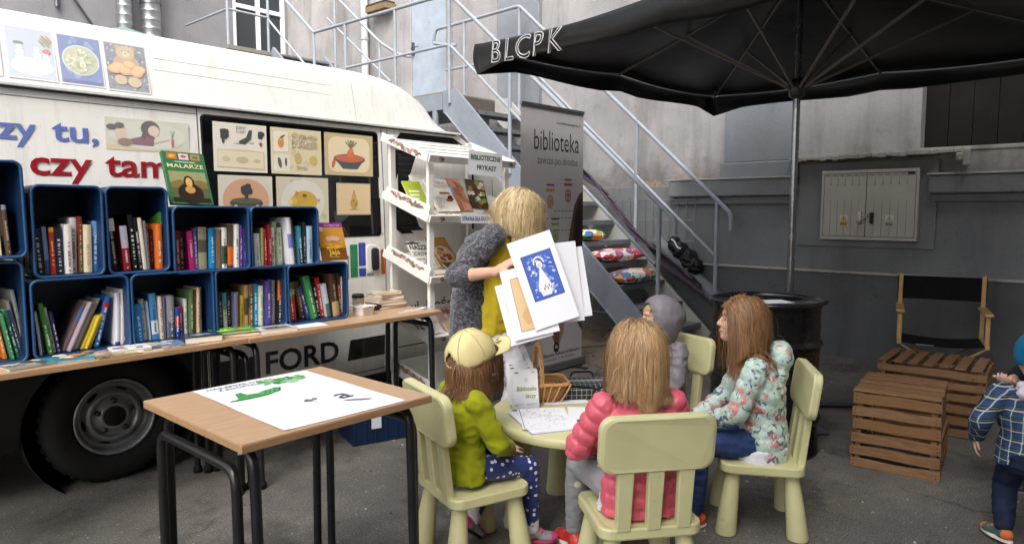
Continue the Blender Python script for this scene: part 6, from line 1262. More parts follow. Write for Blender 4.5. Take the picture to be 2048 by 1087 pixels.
for j in range(NV + 1):
    v = j / NV
    for i in range(NB):
        a = 2 * math.pi * i / NB; e = edge(a); k = a / (math.pi / 4); ii = k - math.floor(k); cd = abs((a / (math.pi / 2) - .5) - round(a / (math.pi / 2) - .5)) * 2   # 0 at a corner, 1 at mid edge
        sag = -.05 * math.sin(math.pi * ii) * .7; L_ = .15 + .05 * max(0, 1 - cd * 5) - .035 * math.sin(math.pi * min(1, cd * 1.2)) ; nrm = Vector((e.x, e.y, 0)); nrm.normalize()
        out = .012 + .018 * math.sin(a * 11) * v + .02 * math.sin(math.pi * v) - .03 * v
        vs.append((e.x * 1.006 + nrm.x * out, e.y * 1.006 + nrm.y * out, e.z + .018 + sag - L_ * v))
fs = [(j * NB + i, (j + 1) * NB + i, (j + 1) * NB + (i + 1) % NB, j * NB + (i + 1) % NB) for j in range(NV) for i in range(NB)]
m.add(vs, fs, C('#1c1d1f'), smooth=True); vl = m.build('valance', canopy(), um); so = vl.modifiers.new('thick', 'SOLIDIFY'); so.thickness = .003
# outlined lettering on the near edge, draped on the valance
A_, B_ = ends[3], ends[5]                     # the edge that faces the viewer runs between these two corners
def glyph_loops(t):
    cu = bpy.data.curves.new('t', 'FONT'); cu.body = t; cu.size = 1; cu.fill_mode = 'NONE'; cu.resolution_u = 4; cu.offset = .02; ob = bpy.data.objects.new('t', cu); me = ob.to_mesh()
    adj = {}
    for e in me.edges: adj.setdefault(e.vertices[0], []).append(e.vertices[1]); adj.setdefault(e.vertices[1], []).append(e.vertices[0])
    co = [tuple(v.co) for v in me.vertices]; seen_ = set(); loops = []
    for s in adj:
        if s in seen_: continue
        lp = [s]; seen_.add(s); cur = s
        while True:
            nx = [q for q in adj[cur] if q not in seen_]
            if not nx: break
            cur = nx[0]; seen_.add(cur); lp.append(cur)
        loops.append([co[i] for i in lp])
    ob.to_mesh_clear(); bpy.data.objects.remove(ob); bpy.data.curves.remove(cu); return loops
dirE = (B_ - A_); Lh = dirE.length; dirE.normalize(); nE = Vector((dirE.y, -dirE.x, 0)); nE.normalize()
if nE.dot(Vector(((A_ + B_) / 2).to_tuple())) < 0: nE = -nE
q = MB(); cx = .17
for ch, adv in (('B', .127), ('L', .112), ('C', .142), ('P', .124), ('K', .12)):
    for lp in glyph_loops(ch):
        pts = []
        for x, y, _z in lp:
            s = cx + (x + .18 * y) * .19 ; v = 1 - (y / .72) ; h_ = .012 + .14 * v; t = (s / Lh); cd = 1 - abs(2 * t - 1); ii = (2 * t) % 1
            sag = -.05 * math.sin(math.pi * ii) * .7; P = A_ + dirE * s; out = .021 + .02 * math.sin(math.pi * h_ / .17) - .012 * h_ / .17
            pts.append(tuple(P * 1.006 + nE * (out + .012) + Vector((0, 0, .018 + sag - h_))))
        q.tube(pts + pts[:1], .0031, 5, C('#d8d8d8'), caps=False)
    cx += adv
q.build('lettering', PAPER, um)

# ================================================================== OIL DRUM
DX, DY = 3.92, 1.535
dm = thing('oil_drum', 'black steel oil drum behind the flowered jacket', 'drum', (DX, DY, 0)); dr_, dh = .300, .86
BLK = amat('black_gloss_paint', .28, .55, var=.25, vscale=6, bump=.05, bscale=25, wear=.25); BKC = C('#111214')
pf = [(dr_ - .012, .012), (dr_, .02), (dr_, .03), (dr_ - .006, .036)]
for zc in (.20, .43, .62): pf += [(dr_ - .006, zc - .035), (dr_ - .003, zc - .02), (dr_ + .009, zc - .006), (dr_ + .011, zc), (dr_ + .009, zc + .006), (dr_ - .003, zc + .02), (dr_ - .006, zc + .035)]
pf += [(dr_ - .006, dh - .035), (dr_ - .002, dh - .025)]
m = MB(); m.lathe(pf, 56, BKC); m.build('body', BLK, dm)
m = MB(); m.lathe([(dr_ - .004, dh - .03), (dr_ + .008, dh - .026), (dr_ + .012, dh - .012), (dr_ + .006, dh), (dr_ - .006, dh), (dr_ - .012, dh - .010), (dr_ - .014, dh - .022), (0, dh - .024)], 56, BKC); m.build('lid', BLK, dm)
m = MB(); m.lathe([(dr_ - .014, .0), (dr_ + .004, .0), (dr_ + .007, .012), (dr_ + .002, .024)], 56, BKC); m.build('bottom_rim', BLK, dm)
m = MB(); a = R(-60); m.box(-.02, .02, -.012, .022, dh - .03, dh - .004, C('#1b1c1e'), M=RZ(a) @ TR(dr_ + .012, 0, 0)); m.tube([(dr_ + .02, -.01, dh - .016), (dr_ + .04, .02, dh - .014)], .006, 6, C('#26272a'), M=RZ(a)); m.build('ring_clamp', BLK, dm)
q = MB(); q.box(-.105, .105, -.075, .075, 0, .0008, C('#e4e6ea')); q.build('paper_sheet', PAPER, loc=(DX + .03, DY - .02, dh - .0225), rz=R(-38), label='white sheet of paper lying on the oil drum', cat='paper')

# ================================================================== ELECTRIC CABINET ON THE WALL
ec = thing('electric_cabinet', 'beige two-door electric meter cabinet on the grey wall', 'electric cabinet', (XW - .056, 1.765, 1.09))
EC = C('#a8a59c'); CABM = amat('cabinet_plastic', .5, .4, var=.08, vscale=5, bump=.05, bscale=80, wear=.3); cw_, chh = .80, .63
F = frame((0, 0, 0), (0, -1, 0), (-1, 0, 0))
m = MB(M=F)
for (x0, x1, y0, y1) in ((-cw_ / 2, cw_ / 2, 0, .03), (-cw_ / 2, cw_ / 2, chh - .03, chh), (-cw_ / 2, -cw_ / 2 + .022, .03, chh - .03), (cw_ / 2 - .022, cw_ / 2, .03, chh - .03)): m.box(x0, x1, y0, y1, 0, .065, EC)
m.build('frame', CABM, ec, bevel=.004); m = MB(M=F); m.box(-cw_ / 2 + .01, cw_ / 2 - .01, .01, chh - .01, 0, .03, C('#38352f')); m.build('back_panel', CABM, ec)
for s, (x0, x1) in enumerate(((-cw_ / 2 + .025, -.018), (-.012, cw_ / 2 - .025))):
    m = MB(M=F); m.box(x0, x1, .034, chh - .034, .03, .062, EC); d = m.build('door', CABM, ec, bevel=.003)
    w_ = x1 - x0
    for k in range(1, 6):
        xx = x0 + w_ * k / 6; m = MB(M=F)
        m.box(xx - .0022, xx + .0022, .045, .36, .0622, .0645, C('#8f8878')); m.box(xx - .002, xx + .002, .50, .575, .0622, .0645, C('#8f8878')); m.box(xx - .007, xx + .002, .497, .503, .0622, .066, C('#4a463e')); m.build('groove', CABM, d)
    for k in range(6):
        m = MB(M=F); xx = x0 + w_ * (k + .12) / 6; m.box(xx, xx + w_ / 6 * .8, .578, .585, .0622, .0640, C('#5d4a36')); m.build('vent_slot', CABM, d)
    xx = x0 + w_ * .5; m = MB(M=F @ TR(xx, .175, .0645)); m.box(-.033, .033, -.05, .05, 0, .001, C('#c9c4b4')); m.pg([(-.03, -.01), (.03, -.01), (0, .046)], 2, C('#5a4a22')); m.pg([(-.024, -.006), (.024, -.006), (0, .037)], 3, C('#d0b24a' if s == 0 else '#c4bda6')); m.pg([(-.002, .026), (.006, .026), (.001, .012), (.005, .012), (-.004, -.002), (-.001, .009), (-.005, .009)], 4, C('#1c1810')); m.rect(-.03, -.046, .03, -.015, 2, C('#b08d3a' if s == 0 else '#8f8a7a')); m.scribble(-.026, -.043, .026, -.018, .004, 4, C('#3a3018'), 3); m.build('warning_plate', PAPER, d)
m = MB(M=F); m.box(.31, .362, .575, .612, .0625, .0645, C('#20243a')); m.build('maker_plate', PAPER, ec)
m = MB(M=F); m.lathe([(.0, .10), (.018, .10), (.022, .07), (.022, .06)], 14, C('#8b8a86'), M=TR(-.06, .16, 0)); m.beam((-.06, .16, .10), (.035, .245, .115), .018, .016, C('#9a9994')); m.box(.03, .055, .15, .25, .062, .10, C('#2a2722')); m.box(-.075, -.045, .17, .26, .062, .085, C('#a29f97')); m.build('lock_handle', METAL, ec, bevel=.002)

# ================================================================== WOODEN CRATES
def crate_wood():
    g = NT('crate_wood'); oi = g.n('ShaderNodeObjectInfo'); gr = g.noise(5, 7, .65, co=g.co(scale=(3, 3, 26)), dist=.6); gr2 = g.noise(5, 6, .6, co=g.co(scale=(2.5, 22, 22)))
    c = g.mix(g.ramp(gr2, [(.25, 0), (.75, 1)]), C('#74543a'), C('#9c7a5a')); c = g.mix(g.math('MULTIPLY', oi.outputs['Random'], .55), c, C('#7a5530'))
    k = g.ramp(g.vor(7, co=g.co(scale=(1, 3, 3))), [(.03, .8), (.09, 0)]); c = g.mix(k, c, C('#3f2814')); st_ = g.ramp(g.noise(4, 5), [(.55, 0), (.75, .5)]); c = g.mix(st_, c, C('#5a4128'))
    g.set(color=c, rough=.75, spec=.3); g.bump(gr2, .35, .004); return g.m
CWM = crate_wood(); NAIL = amat('nail', .6, .5, metal=.6)
def fruit_crate(label, loc, rz, L, D, H, nside, top=None, rows=3, seed=0, group='slatted wooden fruit crates'):
    """L along x, D along y; slats on four sides, optional boards on top running along x"""
    t = thing('fruit_crate', label, 'wooden crate', loc, rz, group); rr = random.Random(seed); sh = H / rows; th = .012
    for sx in (-1, 1):
        for sy in (-1, 1):
            m = MB(); m.box(sx * (L / 2 - .032) - .014, sx * (L / 2 - .032) + .014, sy * (D / 2 - .03) - .014, sy * (D / 2 - .03) + .014, .004, H - .004); m.build('corner_post', CWM, t, bevel=.002)
    for r_ in range(rows):
        for s in (-1, 1):
            z0 = r_ * sh + rr.uniform(.002, .007); z1 = (r_ + 1) * sh - rr.uniform(.008, .022); wz = rr.uniform(-.006, .006); ex = rr.uniform(-.004, .004)
            def slat(p0, p1, nrm, a, b, w1, w2):
                n = 6; d = p1 - p0; vs = []
                for k in range(n + 1):
                    p = p0 + d * (k / n); w_ = .004 * math.sin(k * 1.3 + a * 70); vs += [tuple(p + nrm * q_ + Vector((0, 0, zz))) for q_, zz in ((0, a + w_ * .5 + w1 * k / n), (th, a + w_ * .5 + w1 * k / n), (th, b + w_ + w2 * k / n), (0, b + w_ + w2 * k / n))]
                fs = [(4 * k + q_, 4 * k + (q_ + 1) % 4, 4 * k + 4 + (q_ + 1) % 4, 4 * k + 4 + q_) for k in range(n) for q_ in range(4)] + [(3, 2, 1, 0), (4 * n, 4 * n + 1, 4 * n + 2, 4 * n + 3)]
                q = MB(); q.add(vs, fs); o = q.build('slat', CWM, t)
                nn = MB()
                for e in (.035, .05 if False else .96):
                    for zz in (.3, .7): pp_ = p0 + d * e + nrm * (th + .0006) + Vector((0, 0, a + (b - a) * zz)); nn.lathe([(.003, 0), (.0, .001)], 6, C('#2b2118'), M=Matrix.Translation(pp_) @ nrm.to_track_quat('Z', 'Y').to_matrix().to_4x4())
                nn.build('nail', NAIL, o)
            y = s * (D / 2 - .013); slat(Vector((-L / 2 + ex, y, 0)), Vector((L / 2 + ex, y, 0)), Vector((0, s, 0)), z0, z1, wz, -wz)
            z0 = r_ * sh + rr.uniform(.002, .007); z1 = (r_ + 1) * sh - rr.uniform(.008, .02)
            x = s * (L / 2 - .013); slat(Vector((x, -D / 2 + .016, 0)), Vector((x, D / 2 - .016, 0)), Vector((s, 0, 0)), z0, z1, -wz, wz)
    if top:
        nb, along = top; g_ = (D if along == 'x' else L) / nb
        for k in range(nb):
            q = MB(); a = -(D if along == 'x' else L) / 2 + k * g_ + rr.uniform(.002, .005); b = a + g_ - rr.uniform(.024, .034); e = rr.uniform(-.006, .006)
            if along == 'x': dz_ = rr.uniform(-.002, .003); q.box(-L / 2 + e, L / 2 + e, a, b, H - .003 + dz_, H + .004 + dz_)
            else: q.box(a, b, -D / 2 + e, D / 2 + e, H - .003, H + .005)
            q.build('board', CWM, t, bevel=.002)
    return t
AX, AY, AR = 4.185, .875, R(-84)
fruit_crate('upper of two stacked fruit crates at the right, bottom up', (AX, AY, .2075), AR + R(1.2), .40, .53, .205, 0, (5, 'x'), 3, 3)
fruit_crate('lower of two stacked fruit crates at the right', (AX + .004, AY - .004, 0), AR, .41, .54, .205, 0, None, 3, 8)
fruit_crate('upper of two stacked fruit crates before the director chair', (5.04, .87, .215), R(-88), .58, .46, .20, 0, (7, 'y'), 3, 13)
fruit_crate('lower of two stacked fruit crates before the director chair', (5.04, .87, 0), R(-88.6), .58, .46, .21, 0, None, 3, 21)
q = MB(); q.tube([(3.955, .965, .395), (3.952, .962, .30), (3.954, .958, .20), (3.956, .955, .14)], .0016, 5, C('#d6cdb8')); q.build('string', FABRIC, label='thin pale string hanging down the nearest crate', cat='string')

# ================================================================== DIRECTOR'S CHAIR
dc = thing('director_chair', 'folding director chair with black canvas by the wall', 'chair', (5.82, .985, 0), R(193))
WDC = C('#c09a66'); PINE = amat('pine', .5, .4, var=.2, vscale=16); CV = amat('black_canvas', .85, .2, var=.15, vscale=20, bump=.2, bscale=200)
for s in (-1, 1):
    y = s * .265
    m = MB(); m.box(-.20, -.172, y - .014, y + .014, .43, .88, WDC); m.build('back_post', PINE, dc, bevel=.004)
    m = MB(); m.box(.14, .168, y - .014, y + .014, .43, .63, WDC); m.build('arm_post', PINE, dc, bevel=.004)
    m = MB(); m.box(-.22, .22, y - .028, y + .028, .63, .652, WDC); m.build('arm_rest', PINE, dc, bevel=.008)
    m = MB(); m.box(-.22, .20, y - .014, y + .014, .40, .43, WDC); m.build('seat_rail', PINE, dc, bevel=.004)
    m = MB(); m.box(-.22, .22, y - .016, y + .016, 0, .03, WDC); m.build('floor_rail', PINE, dc, bevel=.004)
    for x in (-.14, .14):
        m = MB(); m.beam((x + s * .008, -y, .03), (x + s * .008, y, .40), .014, .028, WDC, up=(1, 0, 0)); m.build('cross_leg', PINE, dc, bevel=.003)
m = MB(); n = 12
for k in range(n):
    a, b = -.255 + .51 * k / n, -.255 + .51 * (k + 1) / n; f = lambda y: .415 - .02 * (1 - (y / .255) ** 2); m.hexa([(-.19, a, f(a)), (.19, a, f(a)), (.19, b, f(b)), (-.19, b, f(b)), (-.19, a, f(a) + .006), (.19, a, f(a) + .006), (.19, b, f(b) + .006), (-.19, b, f(b) + .006)], C('#131315'))
m.build('seat', CV, dc)
m = MB(); 
for k in range(n):
    a, b = -.285 + .57 * k / n, -.285 + .57 * (k + 1) / n; f = lambda y: -.19 - .02 * (1 - (y / .285) ** 2); m.hexa([(f(a), a, .69), (f(a) + .006, a, .69), (f(b) + .006, b, .69), (f(b), b, .69), (f(a), a, .865), (f(a) + .006, a, .865), (f(b) + .006, b, .865), (f(b), b, .865)], C('#131315'))
m.build('backrest', CV, dc)
q = MB(M=frame((.192, 0, .404), (0, 1, 0), (1, 0, 0))); q.rect(-.16, -.003, -.05, .003, 0, C('#9a9a9a')); q.build('seat_label', PAPER, dc)

# ================================================================== CUSHIONS, CLOTH AND BAG ON THE STAIRS
def floral_cushion(name, cols):
    g = NT(name); v = g.n('ShaderNodeTexVoronoi'); v.inputs['Scale'].default_value = 11; g.l(g.co(), v.inputs[0]); sep = g.n('ShaderNodeSeparateColor'); g.l(v.outputs['Color'], sep.inputs[0])
    c = g.ramp(sep.outputs[0], [(i / len(cols), C(k)) for i, k in enumerate(cols)], 'CONSTANT'); d = v.outputs['Distance']
    c = g.mix(g.math('GREATER_THAN', g.math('ADD', d, g.math('MULTIPLY', g.noise(40, 2), .2)), .80), c, C('#e8e2d8')); c = g.mix(g.math('LESS_THAN', d, .16), c, C('#e39a32')); g.set(color=c, rough=.85, sheen=.2); g.bump(g.noise(9, 3), .3, .02); return g.m
def cushion(label, loc, rz, w, d, h, mat, rx=0.):
    m = MB(); n = 18; vs = []
    for side in (1, -1):
        for j in range(n + 1):
            for i in range(n + 1):
                u, v = i / n * 2 - 1, j / n * 2 - 1; f = max(0, (1 - u ** 4) * (1 - v ** 4)) ** .55; pin = 1 - .07 * (1 - abs(u)) * 0 - .05 * (1 - u * u) * abs(v) ** 6; pin2 = 1 - .05 * (1 - v * v) * abs(u) ** 6
                vs.append((u * w / 2 * pin2, v * d / 2 * pin, h / 2 + side * h / 2 * f + .006 * math.sin(u * 5 + v * 3) * f))
    N = (n + 1) ** 2
    for s in (0, 1):
        for j in range(n):
            for i in range(n):
                f = (s * N + j * (n + 1) + i, s * N + j * (n + 1) + i + 1, s * N + (j + 1) * (n + 1) + i + 1, s * N + (j + 1) * (n + 1) + i)
                if s == 0: m.add([], []) ; m.f.append(f); m.c.append((.5,) * 3); m.mi.append(0); m.sm.append(True)
                else: m.f.append(f[::-1]); m.c.append((.5,) * 3); m.mi.append(0); m.sm.append(True)
    m.v = vs; o = m.build('cushion', mat, loc=loc, rz=rz, label=label, cat='cushion', group='flowered cushions on the stairs'); o.rotation_euler = (rx, 0, rz); return o
stz = lambda i: LZ * (i + 1) / 13 + .004
sty = lambda i: 3.17 + (LY - 3.17) * (i + 1) / 13
cushion('lower flowered cushion on the steps with orange and blue blooms', (6.13, sty(2) - .03, stz(2) + .0), R(4), .74, .32, .13, floral_cushion('cushion_print_a', ['#b8362c', '#e08a2a', '#3f6fa0', '#e8e2d8', '#d0503c', '#3a7a4a']))
cushion('red and white flowered cushion one step above the lowest cushion', (6.13, sty(3) - .03, stz(3) + .0), R(-3), .74, .32, .12, floral_cushion('cushion_print_b', ['#a8242e', '#c84a54', '#e8e0dc', '#b85a8a', '#7a4a9a', '#c03028']))
cushion('green flowered cushion on the highest of the three steps', (5.94, sty(4) + .0, stz(4) + .0), R(2), .36, .30, .11, floral_cushion('cushion_print_c', ['#3f8a3c', '#d8d0b8', '#e0902c', '#2f6aa0', '#6aa84a', '#3a7a3a']))
# purple cloth draped down the wall side stringer
m = MB(); n, k_ = 44, 12; vs = []; rr = random.Random(2)
for i in range(n + 1):
    t = i / n; y = 5.05 - 1.75 * t; z = 1.98 - 1.42 * t + .06 * math.sin(t * 7); wd = .07 + .05 * math.sin(t * 5 + .5) ** 2 + .02 * t
    for j in range(k_ + 1):
        u = j / k_ - .5; fold = .022 * math.sin(u * 22 + t * 9) + .012 * math.sin(u * 40 - t * 14); vs.append((6.66 - .08 * u * u * 4 + fold - .02, y + u * .16, z + u * wd * 2 * .8 + .02 * math.sin(t * 20 + u * 8)))
m.add(vs, [(i * (k_ + 1) + j, i * (k_ + 1) + j + 1, (i + 1) * (k_ + 1) + j + 1, (i + 1) * (k_ + 1) + j) for i in range(n) for j in range(k_)], C('#3d333f'), smooth=True)
o = m.build('purple_cloth', FABRIC, label='long dark purple cloth draped down the wall side of stairs', cat='cloth'); so = o.modifiers.new('t', 'SOLIDIFY'); so.thickness = .004

# ================================================================== PEOPLE
def pcap(m, p, r, q, s, seg=12):
    p, q = Vector(p), Vector(q); d = (q - p); L_ = d.length; d = d.normalized() if L_ > 1e-6 else Vector((0, 0, 1)); pts = []; rs = []
    for k in range(4): a = math.pi / 2 * k / 4; pts.append(p - d * r * math.cos(a)); rs.append(max(2e-4, r * math.sin(a)))
    pts += [p, q]; rs += [r, s]
    for k in range(3, -1, -1): a = math.pi / 2 * k / 4; pts.append(q + d * s * math.cos(a)); rs.append(max(2e-4, s * math.sin(a)))
    m.tube(pts, rs, seg)
def pell(m, c, rad, rot=None, seg=16):
    T = Matrix.Translation(c) @ (rot.to_4x4() if rot is not None else Matrix.Identity(4)) @ Matrix.Diagonal((rad[0], rad[1], rad[2], 1))
    m.lathe([(max(1e-4, math.sin(math.pi * k / 12)), -math.cos(math.pi * k / 12)) for k in range(13)], seg, M=T)
def ploft(m, rings, seg=20):
    """rings of (centre, half depth along x, half width along y, tilt about y)"""
    vs = []; n = len(rings)
    for i, (c, a, b, t) in enumerate(rings):
        for k in range(seg):
            u = 2 * math.pi * k / seg; x = a * math.cos(u); y = b * math.sin(u); vs.append((c[0] + x * math.cos(t), c[1] + y, c[2] - x * math.sin(t)))
    fs = [(i * seg + k, i * seg + (k + 1) % seg, (i + 1) * seg + (k + 1) % seg, (i + 1) * seg + k) for i in range(n - 1) for k in range(seg)]
    fs += [tuple(range(seg - 1, -1, -1)), tuple(range((n - 1) * seg, n * seg))]; m.add(vs, fs)
def blob(m, voxel, smooth=4, disp=None, col=(.5, .5, .5), colfn=None):
    me = bpy.data.meshes.new('tmp'); me.from_pydata(m.v, [], m.f); ob = bpy.data.objects.new('tmp', me); COL.objects.link(ob)
    r_ = ob.modifiers.new('r', 'REMESH'); r_.mode = 'VOXEL'; r_.voxel_size = voxel
    if smooth: s_ = ob.modifiers.new('s', 'SMOOTH'); s_.factor = .5; s_.iterations = smooth
    dg = bpy.context.evaluated_depsgraph_get(); out = bpy.data.meshes.new_from_object(ob.evaluated_get(dg)); bpy.data.objects.remove(ob); bpy.data.meshes.remove(me)
    n = len(out.vertices); co = np.empty(n * 3, np.float32); out.vertices.foreach_get('co', co); co = co.reshape(-1, 3)
    if disp is not None:
        nr = np.empty(n * 3, np.float32); out.vertices.foreach_get('normal', nr); nr = nr.reshape(-1, 3); co = co + nr * disp(co, nr)[:, None]; out.vertices.foreach_set('co', co.ravel().astype(np.float32))
    ca = out.color_attributes.new('Col', 'FLOAT_COLOR', 'POINT'); cc = np.ones((n, 4), np.float32); cc[:, :3] = C(col) if colfn is None else colfn(co); ca.data.foreach_set('color', cc.ravel())
    out.polygons.foreach_set('use_smooth', [True] * len(out.polygons)); out.update(); return out
def add_mesh(name, me, mat, parent): me.materials.clear(); me.materials.append(mat); me.name = name; o = bpy.data.objects.new(name, me); COL.objects.link(o); o.parent = parent; return o
def nearest_bone(co, bones):
    best = np.full(len(co), 9e9); S = np.zeros(len(co)); I = np.zeros(len(co), int)
    for i, (p, q) in enumerate(bones):
        p = np.array(p); q = np.array(q); d = q - p; L_ = np.linalg.norm(d); t = np.clip(((co - p) @ d) / (L_ * L_), -.3, 1.3); tt = np.clip(t, 0, 1); dist = np.linalg.norm(co - (p + tt[:, None] * d), axis=1)
        k = dist < best; best[k] = dist[k]; S[k] = t[k] * L_; I[k] = i
    return S, I, best
def nz(co, sc, seed=0.): return np.array([mnoise.noise(Vector((float(c[0]) * sc + seed, float(c[1]) * sc, float(c[2]) * sc))) for c in co])
def d_wrinkle(amp=.006, sc=14, seed=0., aniso=.45):
    def f(co, nr): c2 = co.copy(); c2[:, 2] *= aniso; c3 = co[:, [1, 2, 0]].copy(); c3[:, 1] *= 1.8; return amp * (1 - 2.2 * np.abs(nz(c3, sc, seed)) ** .8) * .8 + amp * .5 * nz(co, sc * 2.3, seed + 5)
    return f
def d_puffer(bones, spacing, amp, seed=0.):
    def f(co, nr): S, I, _ = nearest_bone(co, bones); return amp * (np.abs(np.sin(np.pi * (S / spacing))) ** .6 - .45) + amp * .35 * nz(co, 24, seed) + amp * .45 * nz(co * np.array([1, 1, .35]), 75, seed) + amp * .3 * nz(co, 48, seed + 3)
    return f
def ik(a, b, l1, l2, pole):
    a, b = Vector(a), Vector(b); d = b - a; L_ = min(d.length, (l1 + l2) * .998); d.normalize(); x = (l1 * l1 - l2 * l2 + L_ * L_) / (2 * L_); h = math.sqrt(max(0, l1 * l1 - x * x)); pole = Vector(pole); pole = pole - d * pole.dot(d)
    pole = pole.normalized() if pole.length > 1e-5 else Vector((0, 0, 1)); return a + d * x + pole * h, a + d * L_
def hand(m, wr, d, n, side, s, curl=.5, spread=1.):
    wr, d, n = Vector(wr), Vector(d).normalized(), Vector(n); n = (n - d * n.dot(d)).normalized(); lat = n.cross(d) * side
    rot = Matrix((d, lat, n)).transposed(); pell(m, wr + d * .045 * s, (.052 * s, .040 * s, .017 * s), rot); pcap(m, wr - d * .01 * s, .024 * s, wr + d * .03 * s, .024 * s)
    for i, (ln, o) in enumerate(((.066, -1.5), (.076, -.5), (.070, .5), (.055, 1.5))):
        p = wr + d * (.078 - .005 * abs(o)) * s - lat * o * .019 * s * -1; a = 0.; r = .0088 * s; dd = (d + lat * o * .06 * spread).normalized()
        for k, f in enumerate((.45, .32, .25)):
            a += curl * (.6 if k == 0 else .8); q = p + (dd * math.cos(a) + n * math.sin(a)) * ln * f * s * 1.05; pcap(m, p, r, q, r * .9, 8); p = q; r *= .92
    p = wr + d * .022 * s - lat * .030 * s; q = p + (d * .65 - lat * .65 + n * .35).normalized() * .038 * s; pcap(m, p, .012 * s, q, .0105 * s, 8); pcap(m, q, .0105 * s, q + (d * .9 - lat * .15 + n * .35).normalized() * .030 * s, .009 * s, 8)
def head_prims(m, hc, Rm, s):
    P = lambda x, y, z: Vector(hc) + Rm @ Vector((x * s, y * s, z * s)); E = lambda c, r: pell(m, P(*c), tuple(k * s for k in r), Rm)
    E((-.008, 0, .012), (.100, .080, .100)); E((.030, 0, -.045), (.068, .062, .070)); E((.062, 0, -.088), (.032, .034, .028)); E((.060, .030, -.030), (.034, .030, .034)); E((.060, -.030, -.030), (.034, .030, .034))
    E((.070, 0, .030), (.030, .055, .028)); pcap(m, P(.094, 0, .006), .007 * s, P(.113, 0, -.032), .0105 * s, 8); E((.104, .010, -.035), (.010, .008, .007)); E((.104, -.010, -.035), (.010, .008, .007)); E((.090, 0, -.060), (.014, .022, .007)); E((.088, 0, -.072), (.013, .019, .007))
    for sd in (1, -1): E((-.004, sd * .080, -.018), (.020, .009, .032))
def face_bits(par, hc, Rm, s, eye='#33261e', lip='#b06a62', brow='#7a5a3c'):
    P = lambda x, y, z: Vector(hc) + Rm @ Vector((x * s, y * s, z * s))
    for sd in (1, -1):
        m = MB(); pell(m, P(.083, sd * .033, .0), tuple(k * s for k in (.010, .014, .008)), Rm); m.c = [C('#d8d2cc')] * len(m.f); e = m.build('eye', GLASS, par); m = MB(); pell(m, P(.090, sd * .034, 0), tuple(k * s for k in (.0045, .007, .0072)), Rm); m.c = [C(eye)] * len(m.f); m.build('iris', GLASS, e)
        m = MB(); pcap(m, P(.096, sd * .018, .022), .0035 * s, P(.086, sd * .048, .022), .0025 * s, 6); m.c = [C(brow)] * len(m.f); m.build('eyebrow', FABRIC, par)
    m = MB(); pell(m, P(.098, 0, -.066), tuple(k * s for k in (.008, .020, .0065)), Rm); m.c = [C(lip)] * len(m.f); m.build('lips', SKIN, par)
